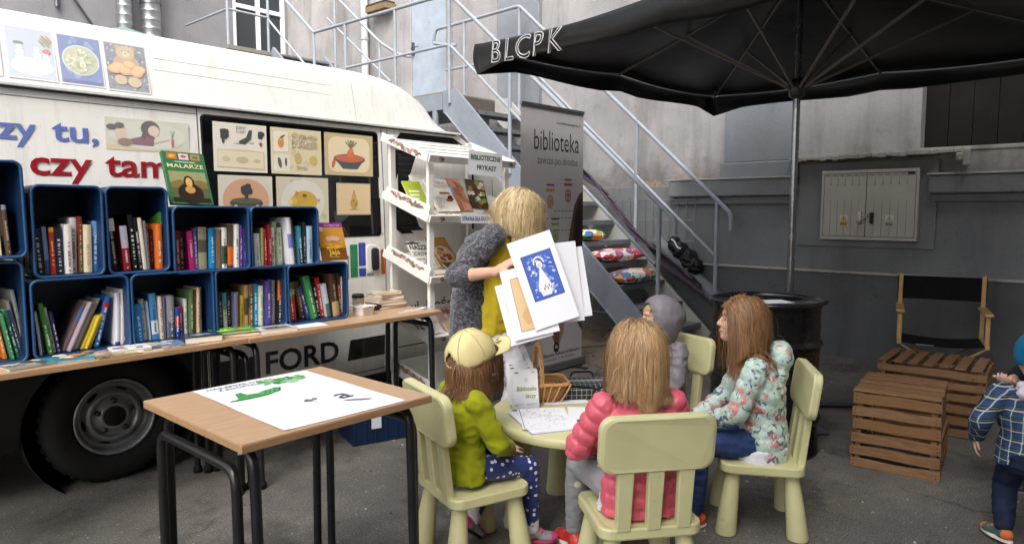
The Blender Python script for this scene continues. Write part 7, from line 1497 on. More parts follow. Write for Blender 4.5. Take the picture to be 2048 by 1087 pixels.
def hair(par, name, hc, Rm, s, n, length, cols, seed=0, spheres=(), crown=(-.35, 0, .94), width=.0036, front=.5, nape=-.55, steps=13, lay=.014, wave=.05, grav=.42, rad=(.108, .090, .110), off=(-.008, 0, .012), keep=None, lmap=None, part=False, guard=True, zend=None, clump=130, fly=.07):
    rg = np.random.default_rng(seed); RmN = np.array(Rm); hcN = np.array(hc) + RmN @ np.array(off) * s; rad = np.array(rad) * s; D_ = rg.normal(size=(n * 4, 3)); D_ /= np.linalg.norm(D_, axis=1)[:, None]
    ok = ~((D_[:, 0] > .15) & (D_[:, 2] < front)) & (D_[:, 2] > nape) & ~((D_[:, 2] < -.15) & (D_[:, 0] > -.25))
    if keep is not None: ok &= keep(D_)
    D_ = D_[ok][:n]; n = len(D_); cr = np.array(crown); cr = cr / np.linalg.norm(cr); ly = rg.uniform(0, lay, n)
    p = hcN + (D_ * rad) @ RmN.T; t = (D_ - cr if not part else np.where((D_[:, 0] < .05)[:, None], D_ - np.array([.1, 0, .99]), np.stack([np.full(n, -.35) - .3 * (D_[:, 0] > .2), np.sign(D_[:, 1] + part) * 1.0, np.full(n, -.1)], 1))) + rg.normal(size=(n, 3)) * .10; t -= D_ * (t * D_).sum(1)[:, None]; t /= np.linalg.norm(t, axis=1)[:, None] + 1e-9; d = t @ RmN.T
    cc_ = rg.normal(size=(clump, 3)); cc_ /= np.linalg.norm(cc_, axis=1)[:, None]; ci_ = np.argmax(D_ @ cc_.T, axis=1); ccol = rg.uniform(.84, 1.13, clump)[ci_]; cdir = rg.normal(size=(clump, 3))[ci_] * .16; ly = ly * .6 + rg.uniform(0, lay * .5, clump)[ci_]; d = d + cdir; fl = rg.random(n) < fly; ly = np.where(fl, ly + .012 * s * rg.random(n), ly)
    L_ = length * rg.uniform(.86, 1.08, n) * (lmap(D_) if lmap is not None else 1.0)
    if zend is not None: L_ = np.clip((p[:, 2] - (zend(D_) if callable(zend) else zend)) * 1.18 + .03 * s, .05, .6) * (rg.uniform(.9, 1.05, n) * rg.uniform(.94, 1.04, clump)[ci_])
    st = L_ / steps; pts = [p.copy()]; cl = rg.normal(size=(n, 3)) * wave + rg.normal(size=(clump, 3))[ci_] * wave * .9; cl[fl] *= 3.2
    for k in range(steps):
        d = d + np.array([0, 0, -grav]) + cl * math.sin(k * .9) + rg.normal(size=(n, 3)) * .02; d /= np.linalg.norm(d, axis=1)[:, None]; p = p + d * st[:, None]
        e = ((p - hcN) @ RmN) / rad; r_ = np.linalg.norm(e, axis=1); tgt = 1.02 + ly / rad.mean() ; k_ = r_ < tgt; e[k_] *= (tgt[k_] / r_[k_])[:, None]; p = hcN + (e * rad) @ RmN.T
        for (c, rr_) in spheres:
            v = p - np.array(c); q = np.linalg.norm(v, axis=1); k_ = q < rr_ + ly * .6; p[k_] = np.array(c) + v[k_] / q[k_][:, None] * (rr_ + ly[k_] * .6)[:, None]
        if guard:
            gc = np.array(hc) + RmN @ np.array([.075, 0, -.035]) * s; v = p - gc; q = np.linalg.norm(v, axis=1); k_ = q < .088 * s; p[k_] = gc + v[k_] / q[k_][:, None] * (.088 * s)
        pts.append(p.copy())
    A = np.stack(pts, 1); K = A.shape[1]; T = np.gradient(A, axis=1); T /= np.linalg.norm(T, axis=2)[:, :, None] + 1e-9; o = A - hcN; o /= np.linalg.norm(o, axis=2)[:, :, None] + 1e-9; sd = np.cross(T, o); sd /= np.linalg.norm(sd, axis=2)[:, :, None] + 1e-9
    w = width * (1 - .75 * np.linspace(0, 1, K) ** 2)[None, :, None] * rg.uniform(.7, 1.3, n)[:, None, None]; ring = np.stack([A + sd * w, A + o * w * .5, A - sd * w], 2); vs = ring.reshape(-1, 3)
    base = (np.arange(n)[:, None] * K + np.arange(K - 1)[None, :]).reshape(-1) * 3; fs = np.concatenate([np.stack([base, base + 1, base + 4, base + 3], 1), np.stack([base + 1, base + 2, base + 5, base + 4], 1)])
    me = bpy.data.meshes.new(name); me.from_pydata(vs.tolist(), [], fs.tolist()); ca = me.color_attributes.new('Col', 'FLOAT_COLOR', 'POINT'); pal = np.array([C(c) for c in cols]); ci = rg.integers(0, len(pal), n); cc = np.ones((n, K * 3, 4), np.float32); cc[:, :, :3] = pal[ci][:, None, :] * (rg.uniform(.90, 1.08, n) * ccol)[:, None, None]; ca.data.foreach_set('color', cc.reshape(-1))
    me.polygons.foreach_set('use_smooth', [True] * len(me.polygons)); return add_mesh(name, me, HAIR, par)
def hairm():
    g = NT('hair_strands'); g.set(color=g.attr(), rough=.45, spec=.4); return g.m
HAIR = hairm()
def shoe(par, ank, toe, L_, cols, name='shoe'):
    """ankle point, unit toe direction, length"""
    ank, toe = Vector(ank), Vector(toe).normalized(); up = Vector((0, 0, 1)); up = (up - toe * up.dot(toe)).normalized(); lat = up.cross(toe); h = ank - up * L_ * .36; rot = Matrix((toe, lat, up)).transposed()
    m = MB(); P = lambda x, z: h + toe * x * L_ + up * z * L_
    pell(m, P(-.05, .16), (.24 * L_, .17 * L_, .17 * L_), rot); pell(m, P(.38, .10), (.30 * L_, .185 * L_, .12 * L_), rot); pcap(m, P(-.03, .22), .155 * L_, P(.40, .10), .12 * L_); pcap(m, P(-.05, .2), .14 * L_, P(-.03, .36), .12 * L_)
    me = blob(m, .0045, 3, None, cols[0], lambda co: np.where((((co - np.array(h)) @ np.array(toe)) < -.10 * L_)[:, None] | ((((co - np.array(h)) @ np.array(toe)) > .48 * L_)[:, None]), np.array([C(cols[1])]), np.array([C(cols[0])])))
    o = add_mesh(name, me, FABRIC if len(cols) < 4 else PLASTIC, par); m = MB(); n = 20; P2 = []
    for z in (-.03, .045): P2.append([tuple(h + toe * (.17 + .48 * math.cos(2 * math.pi * k / n)) * L_ + lat * math.sin(2 * math.pi * k / n) * (.185 if math.cos(2 * math.pi * k / n) > 0 else .165) * L_ + up * z * L_) for k in range(n)])
    m.add(P2[0] + P2[1], [tuple(range(n - 1, -1, -1)), tuple(range(n, 2 * n))] + [(k, (k + 1) % n, (k + 1) % n + n, k + n) for k in range(n)], C(cols[2])); m.build('sole', RUBBER, o, bevel=.003)
    m = MB()
    for k in range(3): q = P(.14 + .10 * k, .315 - .065 * k); m.tube([tuple(q + lat * t * L_ * .11 + up * (.012 - .02 * t * t) * L_) for t in (-1, -.5, 0, .5, 1)], .006, 5, C(cols[1]))
    m.build('lace', FABRIC, o); return o

def make_person(label, loc, face, S):
    t = thing('person', label, 'person', loc, face); Ri = Matrix.Rotation(-face, 3, 'Z'); W = lambda w: Ri @ (Vector(w) - Vector(loc)) ; J = {}
    k = S['k']                                             # overall limb scale, 1 = adult
    pel, che, nek, hc = (Vector(S[q]) for q in ('pel', 'che', 'nek', 'head')); hs = S['hs']; Rm = (Matrix.Rotation(S['hyaw'], 3, 'Z') @ Matrix.Rotation(S['hpitch'], 3, 'Y') @ Matrix.Rotation(S.get('hroll', 0), 3, 'X'))
    sw, hw = S['sw'], S['hw']; tl = math.atan2((nek - pel).x, (nek - pel).z); tw = S.get('twist', 0.); bw = S.get('bw', 1.)
    Rt = Matrix.Rotation(tw, 3, 'Z'); shL = nek + Rt @ Vector((0, sw, 0)) - Vector((0, 0, .055 * k)); shR = nek + Rt @ Vector((0, -sw, 0)) - Vector((0, 0, .055 * k))
    ua, fa, th, sk = .29 * k, .26 * k, .42 * k * S.get('lk', 1.), .42 * k * S.get('lk', 1.)
    for sd, sh in (('L', shL), ('R', shR)):
        wr, hd, hn, pole, world_ = S['arm' + sd]; wr = W(wr) if world_ else Vector(wr); hd = Ri @ Vector(hd) if world_ else Vector(hd); hn = Ri @ Vector(hn) if world_ else Vector(hn); pole = Ri @ Vector(pole) if world_ else Vector(pole)
        el, wr = ik(sh, wr, ua, fa, pole); J['el' + sd], J['wr' + sd], J['hd' + sd], J['hn' + sd] = el, wr, hd, hn
        hp = pel + Vector((0, hw * (1 if sd == 'L' else -1), -.02 * k)); an, toe, pole = S['leg' + sd]; kn, an = ik(hp, an, th, sk, pole); J['hp' + sd], J['kn' + sd], J['an' + sd], J['to' + sd] = hp, kn, an, Vector(toe)
    J['shL'], J['shR'] = shL, shR; mid = (pel + che) / 2
    def torso(m, g, low=0., top=True):
        # g: extra thickness, low: how far the hem drops below the hips
        R_ = [(pel - Vector((0, 0, (.09 + low) * k)) + Vector((0, 0, 0)), (.105 * k + g) * (1 if not low else 1.02), (hw + .085 * k + g) * bw, 0), (pel, .118 * k + g, (hw + .085 * k + g) * bw, tl * .5), (mid, .108 * k + g, (hw + .062 * k + g) * bw, tl), (che, .122 * k + g, (sw * .93 + g) * bw, tl), (che.lerp(nek, .55), .105 * k + g, sw * .98 + g, tl), (nek - Vector((0, 0, .045 * k)), .075 * k + g * .7, sw * .72 + g * .6, tl)]
        if top: R_.append((nek + Vector((0, 0, .01 * k)), .055 * k + g * .6, .075 * k + g * .6, tl))
        ploft(m, R_)
    def arm(m, sd, g, cuff=1.):
        sh, el, wr = J['sh' + sd], J['el' + sd], J['wr' + sd]; e2 = el.lerp(wr, cuff) if cuff < 1 else wr
        pcap(m, sh, .056 * k + g, el, .043 * k + g); 
        if cuff > 0: pcap(m, el, .043 * k + g, e2, (.043 - .014 * cuff) * k + g)
    def leg(m, sd, g, cuff=1.):
        hp, kn, an = J['hp' + sd], J['kn' + sd], J['an' + sd]; e2 = kn.lerp(an, cuff); q = kn.lerp(an, .35); pcap(m, hp, .085 * k + g, kn, .058 * k + g); pcap(m, kn, .058 * k + g, q, .056 * k + g); pcap(m, q, .056 * k + g, e2, (.056 - .018 * cuff) * k + g)
    # the body itself: one continuous skin from head to ankles
    m = MB(); torso(m, -.012 * k); pcap(m, nek - Vector((0, 0, .03 * k)), .056 * k, hc - Rm @ Vector((.02, 0, .06)) * hs, .050 * k)
    head_prims(m, hc, Rm, hs)
    for sd in 'LR':
        arm(m, sd, -.006 * k); leg(m, sd, -.010 * k); hand(m, J['wr' + sd], J['hd' + sd], J['hn' + sd], 1 if sd == 'L' else -1, S.get('hand', k), S.get('curl' + sd, .45)); an = J['an' + sd]; pcap(m, an, .032 * k, an + J['to' + sd].normalized() * .05 * k - Vector((0, 0, .055 * k)), .024 * k)
    body = add_mesh('body', blob(m, S.get('vox', .0048), 2, None, S.get('skin', '#dcb09a')), SKIN, t); face_bits(t, hc, Rm, hs, brow=S.get('brow', '#7a5a3c'))
    return dict(t=t, J=J, Rm=Rm, hc=hc, hs=hs, k=k, torso=torso, arm=arm, leg=leg, pel=pel, che=che, nek=nek, W=W, sw=sw, hw=hw)
def garment(P, name, mat, parts, g, vox=.007, smooth=5, disp=None, col='#888888', **kw):
    m = MB()
    for q in parts:
        if q[0] == 'torso': P['torso'](m, q[1], q[2], q[3] if len(q) > 3 else True)
        elif q[0] == 'arm': P['arm'](m, q[1], q[2], q[3])
        elif q[0] == 'leg': P['leg'](m, q[1], q[2], q[3])
        elif q[0] == 'cap': pcap(m, *q[1:])
        elif q[0] == 'ell': pell(m, *q[1:])
        elif q[0] == 'loft': ploft(m, q[1])
    return add_mesh(name, blob(m, vox, smooth, disp, col, **kw), mat, P['t'])
def bones_of(P):
    J = P['J']; b = [(P['pel'] - Vector((0, 0, .2)), P['nek'])]
    for s in 'LR': b += [(J['sh' + s], J['el' + s]), (J['el' + s], J['wr' + s])]
    return [(tuple(a), tuple(c)) for a, c in b]

# ---- cloth materials
def m_floral():
    g = NT('mint_flower_print'); base = C('#b9cfc4'); n1 = g.noise(17, 2, .5, dist=.6); n2 = g.noise(26, 3, .55, co=g.co(loc=(3, 1, 7)), dist=1.2); n3 = g.noise(44, 2, .5, co=g.co(loc=(9, 4, 2)), dist=.8)
    c = g.mix(g.ramp(n1, [(.56, 0), (.60, 1)]), base, C('#cf9a92')); c = g.mix(g.ramp(n1, [(.64, 0), (.67, .8)]), c, C('#c0645c')); c = g.mix(g.ramp(n2, [(.575, 0), (.60, 1)]), c, C('#5d6c76')); c = g.mix(g.ramp(n3, [(.62, 0), (.65, .8)]), c, C('#e6e6da'))
    g.set(color=c, rough=.5, spec=.4); g.bump(g.noise(60, 3), .15, .003); return g.m
def m_daisy(name, base, scale, petal, mid, r=.33, sparse=.5, zone=None):
    g = NT(name); v = g.n('ShaderNodeTexVoronoi'); v.inputs['Scale'].default_value = scale; v.inputs['Randomness'].default_value = .85; g.l(g.co(), v.inputs[0]); sep = g.n('ShaderNodeSeparateColor'); g.l(v.outputs['Color'], sep.inputs[0])
    d = g.math('ADD', v.outputs['Distance'], g.math('MULTIPLY', g.noise(scale * 3.2, 1), .16)); on = g.math('LESS_THAN', sep.outputs[0], sparse); k = g.math('MULTIPLY', on, g.math('LESS_THAN', d, r + .08))
    if zone: 
        nz_ = g.math('GREATER_THAN', g.noise(3, 1, co=g.co(loc=zone)), .46); k = g.math('MULTIPLY', k, nz_)
    c = g.mix(k, base, petal); c = g.mix(g.math('MULTIPLY', k, g.math('LESS_THAN', d, r * .55)), c, mid); g.set(color=c, rough=.8, sheen=.15); g.bump(g.noise(120, 2), .15, .002); return g.m
def m_cardigan():
    g = NT('mottled_knit'); a = g.noise(105, 3, .6, co=g.co(scale=(.55, .55, .9), rot=(.3, .5, .2)), dist=1.); b = g.noise(170, 2)
    c = g.ramp(a, [(.36, C('#29292d')), (.5, C('#434348')), (.62, C('#707076'))]); c = g.mix(1., c, g.ramp(b, [(.3, .75), (.7, 1.2)]), 'MULTIPLY'); g.set(color=c, rough=.95, sheen=.3); g.bump(a, .5, .006); return g.m
def m_plaid():
    g = NT('blue_plaid'); sp_ = g.n('ShaderNodeSeparateXYZ'); g.l(g.co(rot=(.05, .08, .3)), sp_.inputs[0]); x = g.math('ADD', sp_.outputs[1], g.math('MULTIPLY', sp_.outputs[0], .55)); z = sp_.outputs[2]
    fr = lambda s, m, o, lo, hi: g.math('MULTIPLY', g.math('GREATER_THAN', g.math('FRACT', g.math('MULTIPLY_ADD', s, m, o)), lo), g.math('LESS_THAN', g.math('FRACT', g.math('MULTIPLY_ADD', s, m, o)), hi))
    c = g.mix(g.math('MULTIPLY', fr(x, 24, 5, .0, .45), .8), C('#1e3150'), C('#141822')); c = g.mix(g.math('MULTIPLY', fr(z, 24, 5, .0, .45), .5), c, C('#2f4d7c')); c = g.mix(g.math('MULTIPLY', fr(x, 24, 5, .55, .66), .6), c, C('#c9cec6')); c = g.mix(g.math('MULTIPLY', fr(z, 24, 5, .55, .66), .6), c, C('#c4c9c0')); c = g.mix(g.math('MULTIPLY', fr(z, 24, 5, .8, .88), .6), c, C('#5a7a52'))
    g.set(color=c, rough=.85); g.bump(g.noise(140, 2), .2, .002); return g.m
def m_denim(name, c): return amat(name, .85, .25, var=.25, vscale=18, bump=.25, bscale=300)
DENIM = m_denim('denim', None); PUFF = amat('shiny_nylon', .38, .5, var=.08, vscale=16, bump=.12, bscale=60); FLEECE = amat('fleece', .95, .15, var=.10, vscale=24, bump=.4, bscale=200, sheen=.06); SHELL = amat('matte_nylon', .55, .4, var=.1, vscale=12, bump=.12, bscale=70)
COTTON = amat('cotton', .85, .25, var=.06, vscale=18, bump=.15, bscale=160)

# ---- child in the yellow cap
P = make_person('seated small person in yellow fleece, daisy leggings and cream cap', (1.885, 1.885, 0), R(-17.5), dict(k=.60, pel=(-.045, 0, .385), che=(-.055, 0, .545), nek=(-.035, 0, .675), head=(.012, .01, .788), hs=.80, hyaw=R(10), hpitch=R(-10), sw=.115, hw=.055, bw=1.08, lk=1.04,
    armL=((.13, .05, .42), (.9, -.2, -.1), (0, 0, -1), (-.5, .8, -.3), 0), armR=((.135, -.055, .42), (.9, .3, -.1), (0, 0, -1), (-.35, -1, -.5), 0), legR=((.235, -.075, .085), (.85, -.35, -.05), (.5, -.15, 1)), legL=((.06, .10, .10), (.6, .1, -.5), (1, .3, .6)), vox=.0044))
J = P['J']; garment(P, 'fleece_jacket', FLEECE, [('torso', .014, .01), ('arm', 'L', .013, .96), ('arm', 'R', .013, .96), ('cap', tuple(P['nek'] + Vector((0, 0, -.01))), .046, tuple(P['nek'] + Vector((.012, .004, .035))), .044)], 0, .0065, 5, d_wrinkle(.008, 13, 2.), '#8f9419')
garment(P, 'leggings', m_daisy('navy_daisy_print', C('#1c2a66'), 42, C('#d4d8e0'), C('#8f9ab8'), .30, .62), [('torso', .004, -.02, False), ('leg', 'L', .004, .93), ('leg', 'R', .004, .93)] if False else [('leg', 'L', .005, .93), ('leg', 'R', .005, .93), ('ell', tuple(P['pel'] - Vector((0, 0, .03))), (.075, .112, .065))], 0, .006, 4, d_wrinkle(.0025, 22, 4.))
for s in 'LR':
    m = MB(); an = J['an' + s]; pcap(m, an + Vector((0, 0, .045)), .029, an - Vector((0, 0, .01)), .030); add_mesh('sock', blob(m, .004, 2, None, '#d9d6dc'), COTTON, P['t']); shoe(P['t'], an, J['to' + s], .165, ('#8a8688', '#d8347a', '#c23a66' if s == 'R' else '#26242a'))
hair(P['t'], 'hair', P['hc'], P['Rm'], P['hs'], 2600, .150, ['#7d5a3c', '#8a6645', '#735136', '#94704c'], 3, spheres=[(tuple(P['nek'] - Vector((0, 0, .05))), .085)], nape=-.8, front=.0, wave=.07, lay=.014, width=.0015, zend=.672, keep=lambda D_: D_[:, 2] < .35)
# cap: crown panels, brim, strap across the back opening
hc, Rm, hs = P['hc'], P['Rm'], P['hs']; T = Matrix.Translation(hc) @ (Rm @ Matrix.Rotation(R(-8), 3, 'Y')).to_4x4(); CAP = C('#d6c892'); CAPM = amat('cap_cotton', .85, .25, var=.06, vscale=20, bump=.25, bscale=240)
m = MB(); n, kk = 48, 14; vs = []; keepf = []
for j in range(kk + 1):
    ph = math.pi / 2 * (1 - j / kk) - .12 * (j / kk) ** 2
    for i in range(n):
        a = 2 * math.pi * i / n; w_ = 1 + .010 * math.cos(6 * a) * math.cos(ph) + .03 * mnoise.noise(Vector((math.cos(a) * 3, math.sin(a) * 3, ph * 4))) - .02 * abs(mnoise.noise(Vector((math.cos(a) * 7, math.sin(a) * 7, ph * 9)))); vs.append((.105 * w_ * math.cos(ph) * math.cos(a) - .006, .093 * w_ * math.cos(ph) * math.sin(a), .012 + .106 * w_ * math.sin(ph) + .0))
for j in range(kk):
    for i in range(n):
        a = 2 * math.pi * (i + .5) / n; back = abs(((a - math.pi + math.pi) % (2 * math.pi)) - math.pi)
        if back < .50 and j > 8 + 7 * (back / .50) ** 2 and j < kk - 1: continue
        keepf.append((j * n + i, (j + 1) * n + i, (j + 1) * n + (i + 1) % n, j * n + (i + 1) % n))
m.add(vs, keepf, CAP, smooth=True, M=T); cap = m.build('cap', CAPM, P['t']); so = cap.modifiers.new('t', 'SOLIDIFY'); so.thickness = .003
m = MB(); vs = []; nb = 18
for j in range(7):
    v = j / 6
    for i in range(nb + 1):
        u = i / nb * 2 - 1; a = u * .98; r0 = .102; x = r0 * math.cos(a) + v * .088 * math.cos(a * .75) ** .6; y = .091 * math.sin(a) * (1 - .02 * v); vs.append((x - .004, y, -.004 + .020 * v * 0 + .012 * v - .028 * u * u * v))
m.add(vs, [(j * (nb + 1) + i, (j + 1) * (nb + 1) + i, (j + 1) * (nb + 1) + i + 1, j * (nb + 1) + i + 1) for j in range(6) for i in range(nb)], CAP, smooth=True, M=T); b = m.build('brim', CAPM, cap); so = b.modifiers.new('t', 'SOLIDIFY'); so.thickness = .004
m = MB(); m.lathe([(.0, .006), (.006, .004), (.007, 0)], 12, CAP, M=T @ TR(-.006, 0, .117)); m.build('button', CAPM, cap)
for q_ in range(6):                      # stitched panel seams
    a = math.pi / 6 + math.pi / 3 * q_; m = MB(); m.tube([tuple(T @ Vector((.1065 * math.cos(p_) * math.cos(a) - .006, .0945 * math.cos(p_) * math.sin(a), .012 + .1075 * math.sin(p_)))) for p_ in np.linspace(1.5, .1 if 0 < q_ < 5 or True else .6, 10)], .0013, 5, C('#bfae74')); m.build('seam', CAPM, cap)
m = MB(); m.box(-.012, .012, -.012, .012, 0, .001, CAP, M=T @ frame((.137, .0, .010), (0, -1, 0), (-.05, 0, 1))); m.text('A', 0, -.006, .014, 2, C('#3a342a'), 'C', .02, M=T @ frame((.137, .0, .013), (0, -1, 0), (-.1, 0, 1))); m.build('brim_mark', CAPM, cap)

# ---- child in the pink jacket
P = make_person('seated small person in pink quilted jacket, back turned to the viewer', (2.085, 1.255, 0), R(51), dict(k=.66, pel=(-.035, 0, .39), che=(-.03, 0, .575), nek=(.0, 0, .715), head=(.03, .0, .862), hs=.85, hyaw=R(14), hpitch=R(-6), sw=.128, hw=.06, bw=1.06, lk=1.15,
    armL=((.20, .12, .47), (.9, -.1, 0), (0, 0, -1), (-.6, 1, -.6), 0), armR=((.21, -.10, .47), (.9, .1, 0), (0, 0, -1), (-.5, -1, -.6), 0), legL=((.35, .14, .07), (.85, .3, 0), (.55, .25, 1)), legR=((.30, -.20, .07), (.9, -.2, 0), (.6, -.4, 1))))
J = P['J']; garment(P, 'quilted_jacket', PUFF, [('torso', .017, .025), ('arm', 'L', .014, .97), ('arm', 'R', .014, .97), ('cap', tuple(P['nek'] + Vector((-.004, 0, -.01))), .056, tuple(P['nek'] + Vector((.0, 0, .035))), .056)], 0, .0062, 3, d_puffer(bones_of(P), .050, .0075, 3.), '#d4606f')
garment(P, 'shirt_hem', COTTON, [('loft', [(tuple(P['pel'] + Vector((.03, .012, -.080))), .095, .138, 0), (tuple(P['pel'] + Vector((.02, .008, -.02))), .092, .132, 0)])], 0, .007, 3, d_wrinkle(.003, 20), '#d9d8de')
garment(P, 'leggings', m_daisy('grey_daisy_print', C('#8f8f92'), 20, C('#d9d0ac'), C('#c9a860'), .30, .30), [('leg', 'L', .007, .94), ('leg', 'R', .007, .94), ('ell', tuple(P['pel'] - Vector((0, 0, .03))), (.08, .12, .06))], 0, .006, 4, d_wrinkle(.0025, 20, 9.))
for s in 'LR': shoe(P['t'], J['an' + s], J['to' + s], .18, ('#b3342c', '#c8453a', '#e0dcd6', 'x'))
sp3 = [(tuple(P['nek'] + Vector((-.02, y, -.06))), .075) for y in (-.05, 0, .05)]
hair(P['t'], 'hair', P['hc'], P['Rm'], P['hs'], 9000, .29, ['#ae8b62', '#b9966d', '#a38058', '#c2a37c', '#a9865f'], 11, spheres=sp3, part=.02, nape=-.8, front=.25, wave=.05, lay=.022, width=.0012, steps=16, zend=.735)

# ---- child in the flowered jacket
P = make_person('seated small person in mint flowered jacket and jeans, seen in profile', (2.92, 1.155, 0), R(120), dict(k=.68, pel=(-.02, 0, .39), che=(.0, 0, .585), nek=(.04, 0, .735), head=(.085, .0, .885), hs=.84, hyaw=R(6), hpitch=R(-8), sw=.128, hw=.06, bw=1.08,
    armL=((.24, .045, .44), (.8, -.5, -.1), (0, 0, -1), (-.6, .9, -.6), 0), armR=((.25, -.07, .44), (.9, .2, 0), (0, 0, -1), (-.5, -1, -.6), 0), legL=((.27, .12, .075), (.8, .35, 0), (.9, .15, 1)), legR=((.30, -.05, .075), (.95, 0, 0), (.9, -.2, 1))))
J = P['J']; garment(P, 'flowered_jacket', m_floral(), [('torso', .021, .03), ('arm', 'L', .016, .97), ('arm', 'R', .016, .97), ('cap', tuple(P['nek'] + Vector((-.02, 0, -.02))), .060, tuple(P['nek'] + Vector((-.01, 0, .02))), .062), ('ell', tuple(P['nek'] + Vector((-.115, .0, .0))), (.055, .092, .07)), ('ell', tuple(P['nek'] + Vector((-.105, .0, -.07))), (.045, .085, .06))], 0, .0064, 3, d_puffer(bones_of(P), .055, .006, 7.), '#b9cfc4')
garment(P, 'shirt_hem', COTTON, [('loft', [(tuple(P['pel'] + Vector((.02, .0, -.105))), .125, .150, .2), (tuple(P['pel'] + Vector((.01, 0, -.03))), .115, .148, .1)])], 0, .007, 3, d_wrinkle(.004, 16), '#dad8e0')
garment(P, 'jeans', DENIM, [('leg', 'L', .010, .95), ('leg', 'R', .010, .95), ('ell', tuple(P['pel'] - Vector((0, 0, .03))), (.085, .125, .06))], 0, .0064, 4, d_wrinkle(.004, 18, 5.), '#2b3d66')
for s in 'LR': shoe(P['t'], J['an' + s], J['to' + s], .185, ('#c0432c', '#d8603a', '#e4e0da', 'x'))
sp3 = [(tuple(P['nek'] + Vector((-.0, y, -.07))), .095) for y in (-.06, 0, .06)] + [(tuple(P['nek'] + Vector((-.10, 0, -.01))), .085)]
hair(P['t'], 'hair', P['hc'], P['Rm'], P['hs'], 9000, .27, ['#84603f', '#90694a', '#795738', '#9c7852'], 21, spheres=sp3, part=-.03, nape=-.75, front=.38, wave=.05, lay=.018, width=.0012, steps=16, zend=.70)

# ---- hooded child
P = make_person('seated small person in a grey rain jacket with the hood up', (3.19, 1.80, 0), R(168), dict(k=.60, pel=(-.04, 0, .385), che=(-.03, 0, .545), nek=(-.01, 0, .675), head=(.02, .0, .795), hs=.80, hyaw=R(-26), hpitch=R(-10), sw=.118, hw=.055, bw=1.1,
    armL=((.17, .07, .43), (.9, -.2, 0), (0, 0, -1), (-.5, 1, -.5), 0), armR=((.17, -.07, .43), (.9, .2, 0), (0, 0, -1), (-.5, -1, -.5), 0), legL=((.24, .07, .075), (1, 0, 0), (.8, .1, 1)), legR=((.24, -.07, .075), (1, 0, 0), (.8, -.1, 1))))
J = P['J']; GR = '#7a757a'; garment(P, 'rain_jacket', SHELL, [('torso', .020, .02), ('arm', 'L', .017, .97), ('arm', 'R', .017, .97)], 0, .0066, 4, d_wrinkle(.009, 13, 8.), GR)
garment(P, 'trousers', COTTON, [('leg', 'L', .012, .95), ('leg', 'R', .012, .95)], 0, .0066, 4, d_wrinkle(.004, 18, 5.), '#2c2e38')
for s in 'LR': shoe(P['t'], J['an' + s], J['to' + s], .16, ('#3a3c44', '#55585f', '#c9c6c0'))
hc, Rm, hs = P['hc'], P['Rm'], P['hs']; T = Matrix.Translation(hc) @ Rm.to_4x4(); m = MB(); n, kk = 44, 26; vs = []
ax = Vector((.93, 0, -.22)).normalized(); uu = Vector((0, 1, 0)); vv = ax.cross(uu)
for j in range(kk + 1):
    th_ = R(52) + (math.pi - R(52)) * j / kk
    for i in range(n):
        a = 2 * math.pi * i / n; d = ax * math.cos(th_) + (uu * math.cos(a) + vv * math.sin(a)) * math.sin(th_); w_ = 1 + .05 * mnoise.noise(Vector((d.x * 3.2, d.y * 3.2, d.z * 6))) - .07 * abs(mnoise.noise(Vector((d.x * 6, d.y * 4 + 3, d.z * 9)))) + .03 * mnoise.noise(d * 12) + .035 * math.cos(11 * a * 2) * math.exp(-j / 3.); ex = 1.0 + .22 * max(0, -d.x) ** 2 * max(0, .6 + d.z)
        rim = .94 + .10 * min(1, j / 3.); low = max(0, -d.z - .25); vs.append((d.x * .112 * w_ * ex * rim - .012 - .03 * low, d.y * .098 * w_ * rim * (1 - .25 * low), d.z * .116 * w_ * rim + .010 - .055 * low))
m.add(vs, [(j * n + i, j * n + (i + 1) % n, (j + 1) * n + (i + 1) % n, (j + 1) * n + i) for j in range(kk) for i in range(n)], C(GR), smooth=True, M=T); o = m.build('hood', SHELL, P['t']); so = o.modifiers.new('t', 'SOLIDIFY'); so.thickness = .004; sb = o.modifiers.new('s', 'SUBSURF'); sb.levels = 1; sb.render_levels = 1
hair(P['t'], 'hair', P['hc'], P['Rm'], P['hs'], 260, .05, ['#c9a878', '#b8966a'], 5, front=.55, keep=lambda D_: (D_[:, 0] > .2), lay=.004)

# ---- boy in the plaid shirt
P = make_person('standing small person in blue plaid shirt and teal beanie at right edge', (3.447, .239, 0), R(8), dict(k=.54, pel=(0, 0, .385), che=(.0, 0, .53), nek=(.01, 0, .645), head=(.035, .0, .765), hs=.80, hyaw=R(25), hpitch=R(16), sw=.112, hw=.05, bw=1.12, lk=.82,
    armL=((.02, .19, .415), (.1, .1, -1), (0, -1, 0), (-1, .3, 0), 0), armR=((.17, -.10, .50), (.9, .2, .2), (0, 0, -1), (-.6, -.8, -.3), 0), legL=((-.04, .085, .075), (.75, .65, 0), (1, .1, 0)), legR=((.03, -.075, .075), (.95, -.1, 0), (1, 0, 0)), hand=.6))
J = P['J']; garment(P, 'plaid_shirt', m_plaid(), [('torso', .018, .02), ('arm', 'L', .017, .93), ('arm', 'R', .017, .93)], 0, .006, 4, d_wrinkle(.005, 15, 1.), '#ffffff')
garment(P, 'hood', COTTON, [('ell', tuple(P['nek'] + Vector((-.065, 0, -.012))), (.032, .07, .035)), ('cap', tuple(P['nek'] + Vector((-.02, .05, .005))), .022, tuple(P['nek'] + Vector((-.02, -.05, .005))), .022)], 0, .006, 4, d_wrinkle(.006, 20, 3.), '#cdc2cc')
garment(P, 'jeans', DENIM, [('leg', 'L', .014, .96), ('leg', 'R', .014, .96), ('ell', tuple(P['pel'] + Vector((-.01, 0, -.03))), (.085, .105, .085))], 0, .006, 4, d_wrinkle(.006, 15, 6.), '#1b2338')
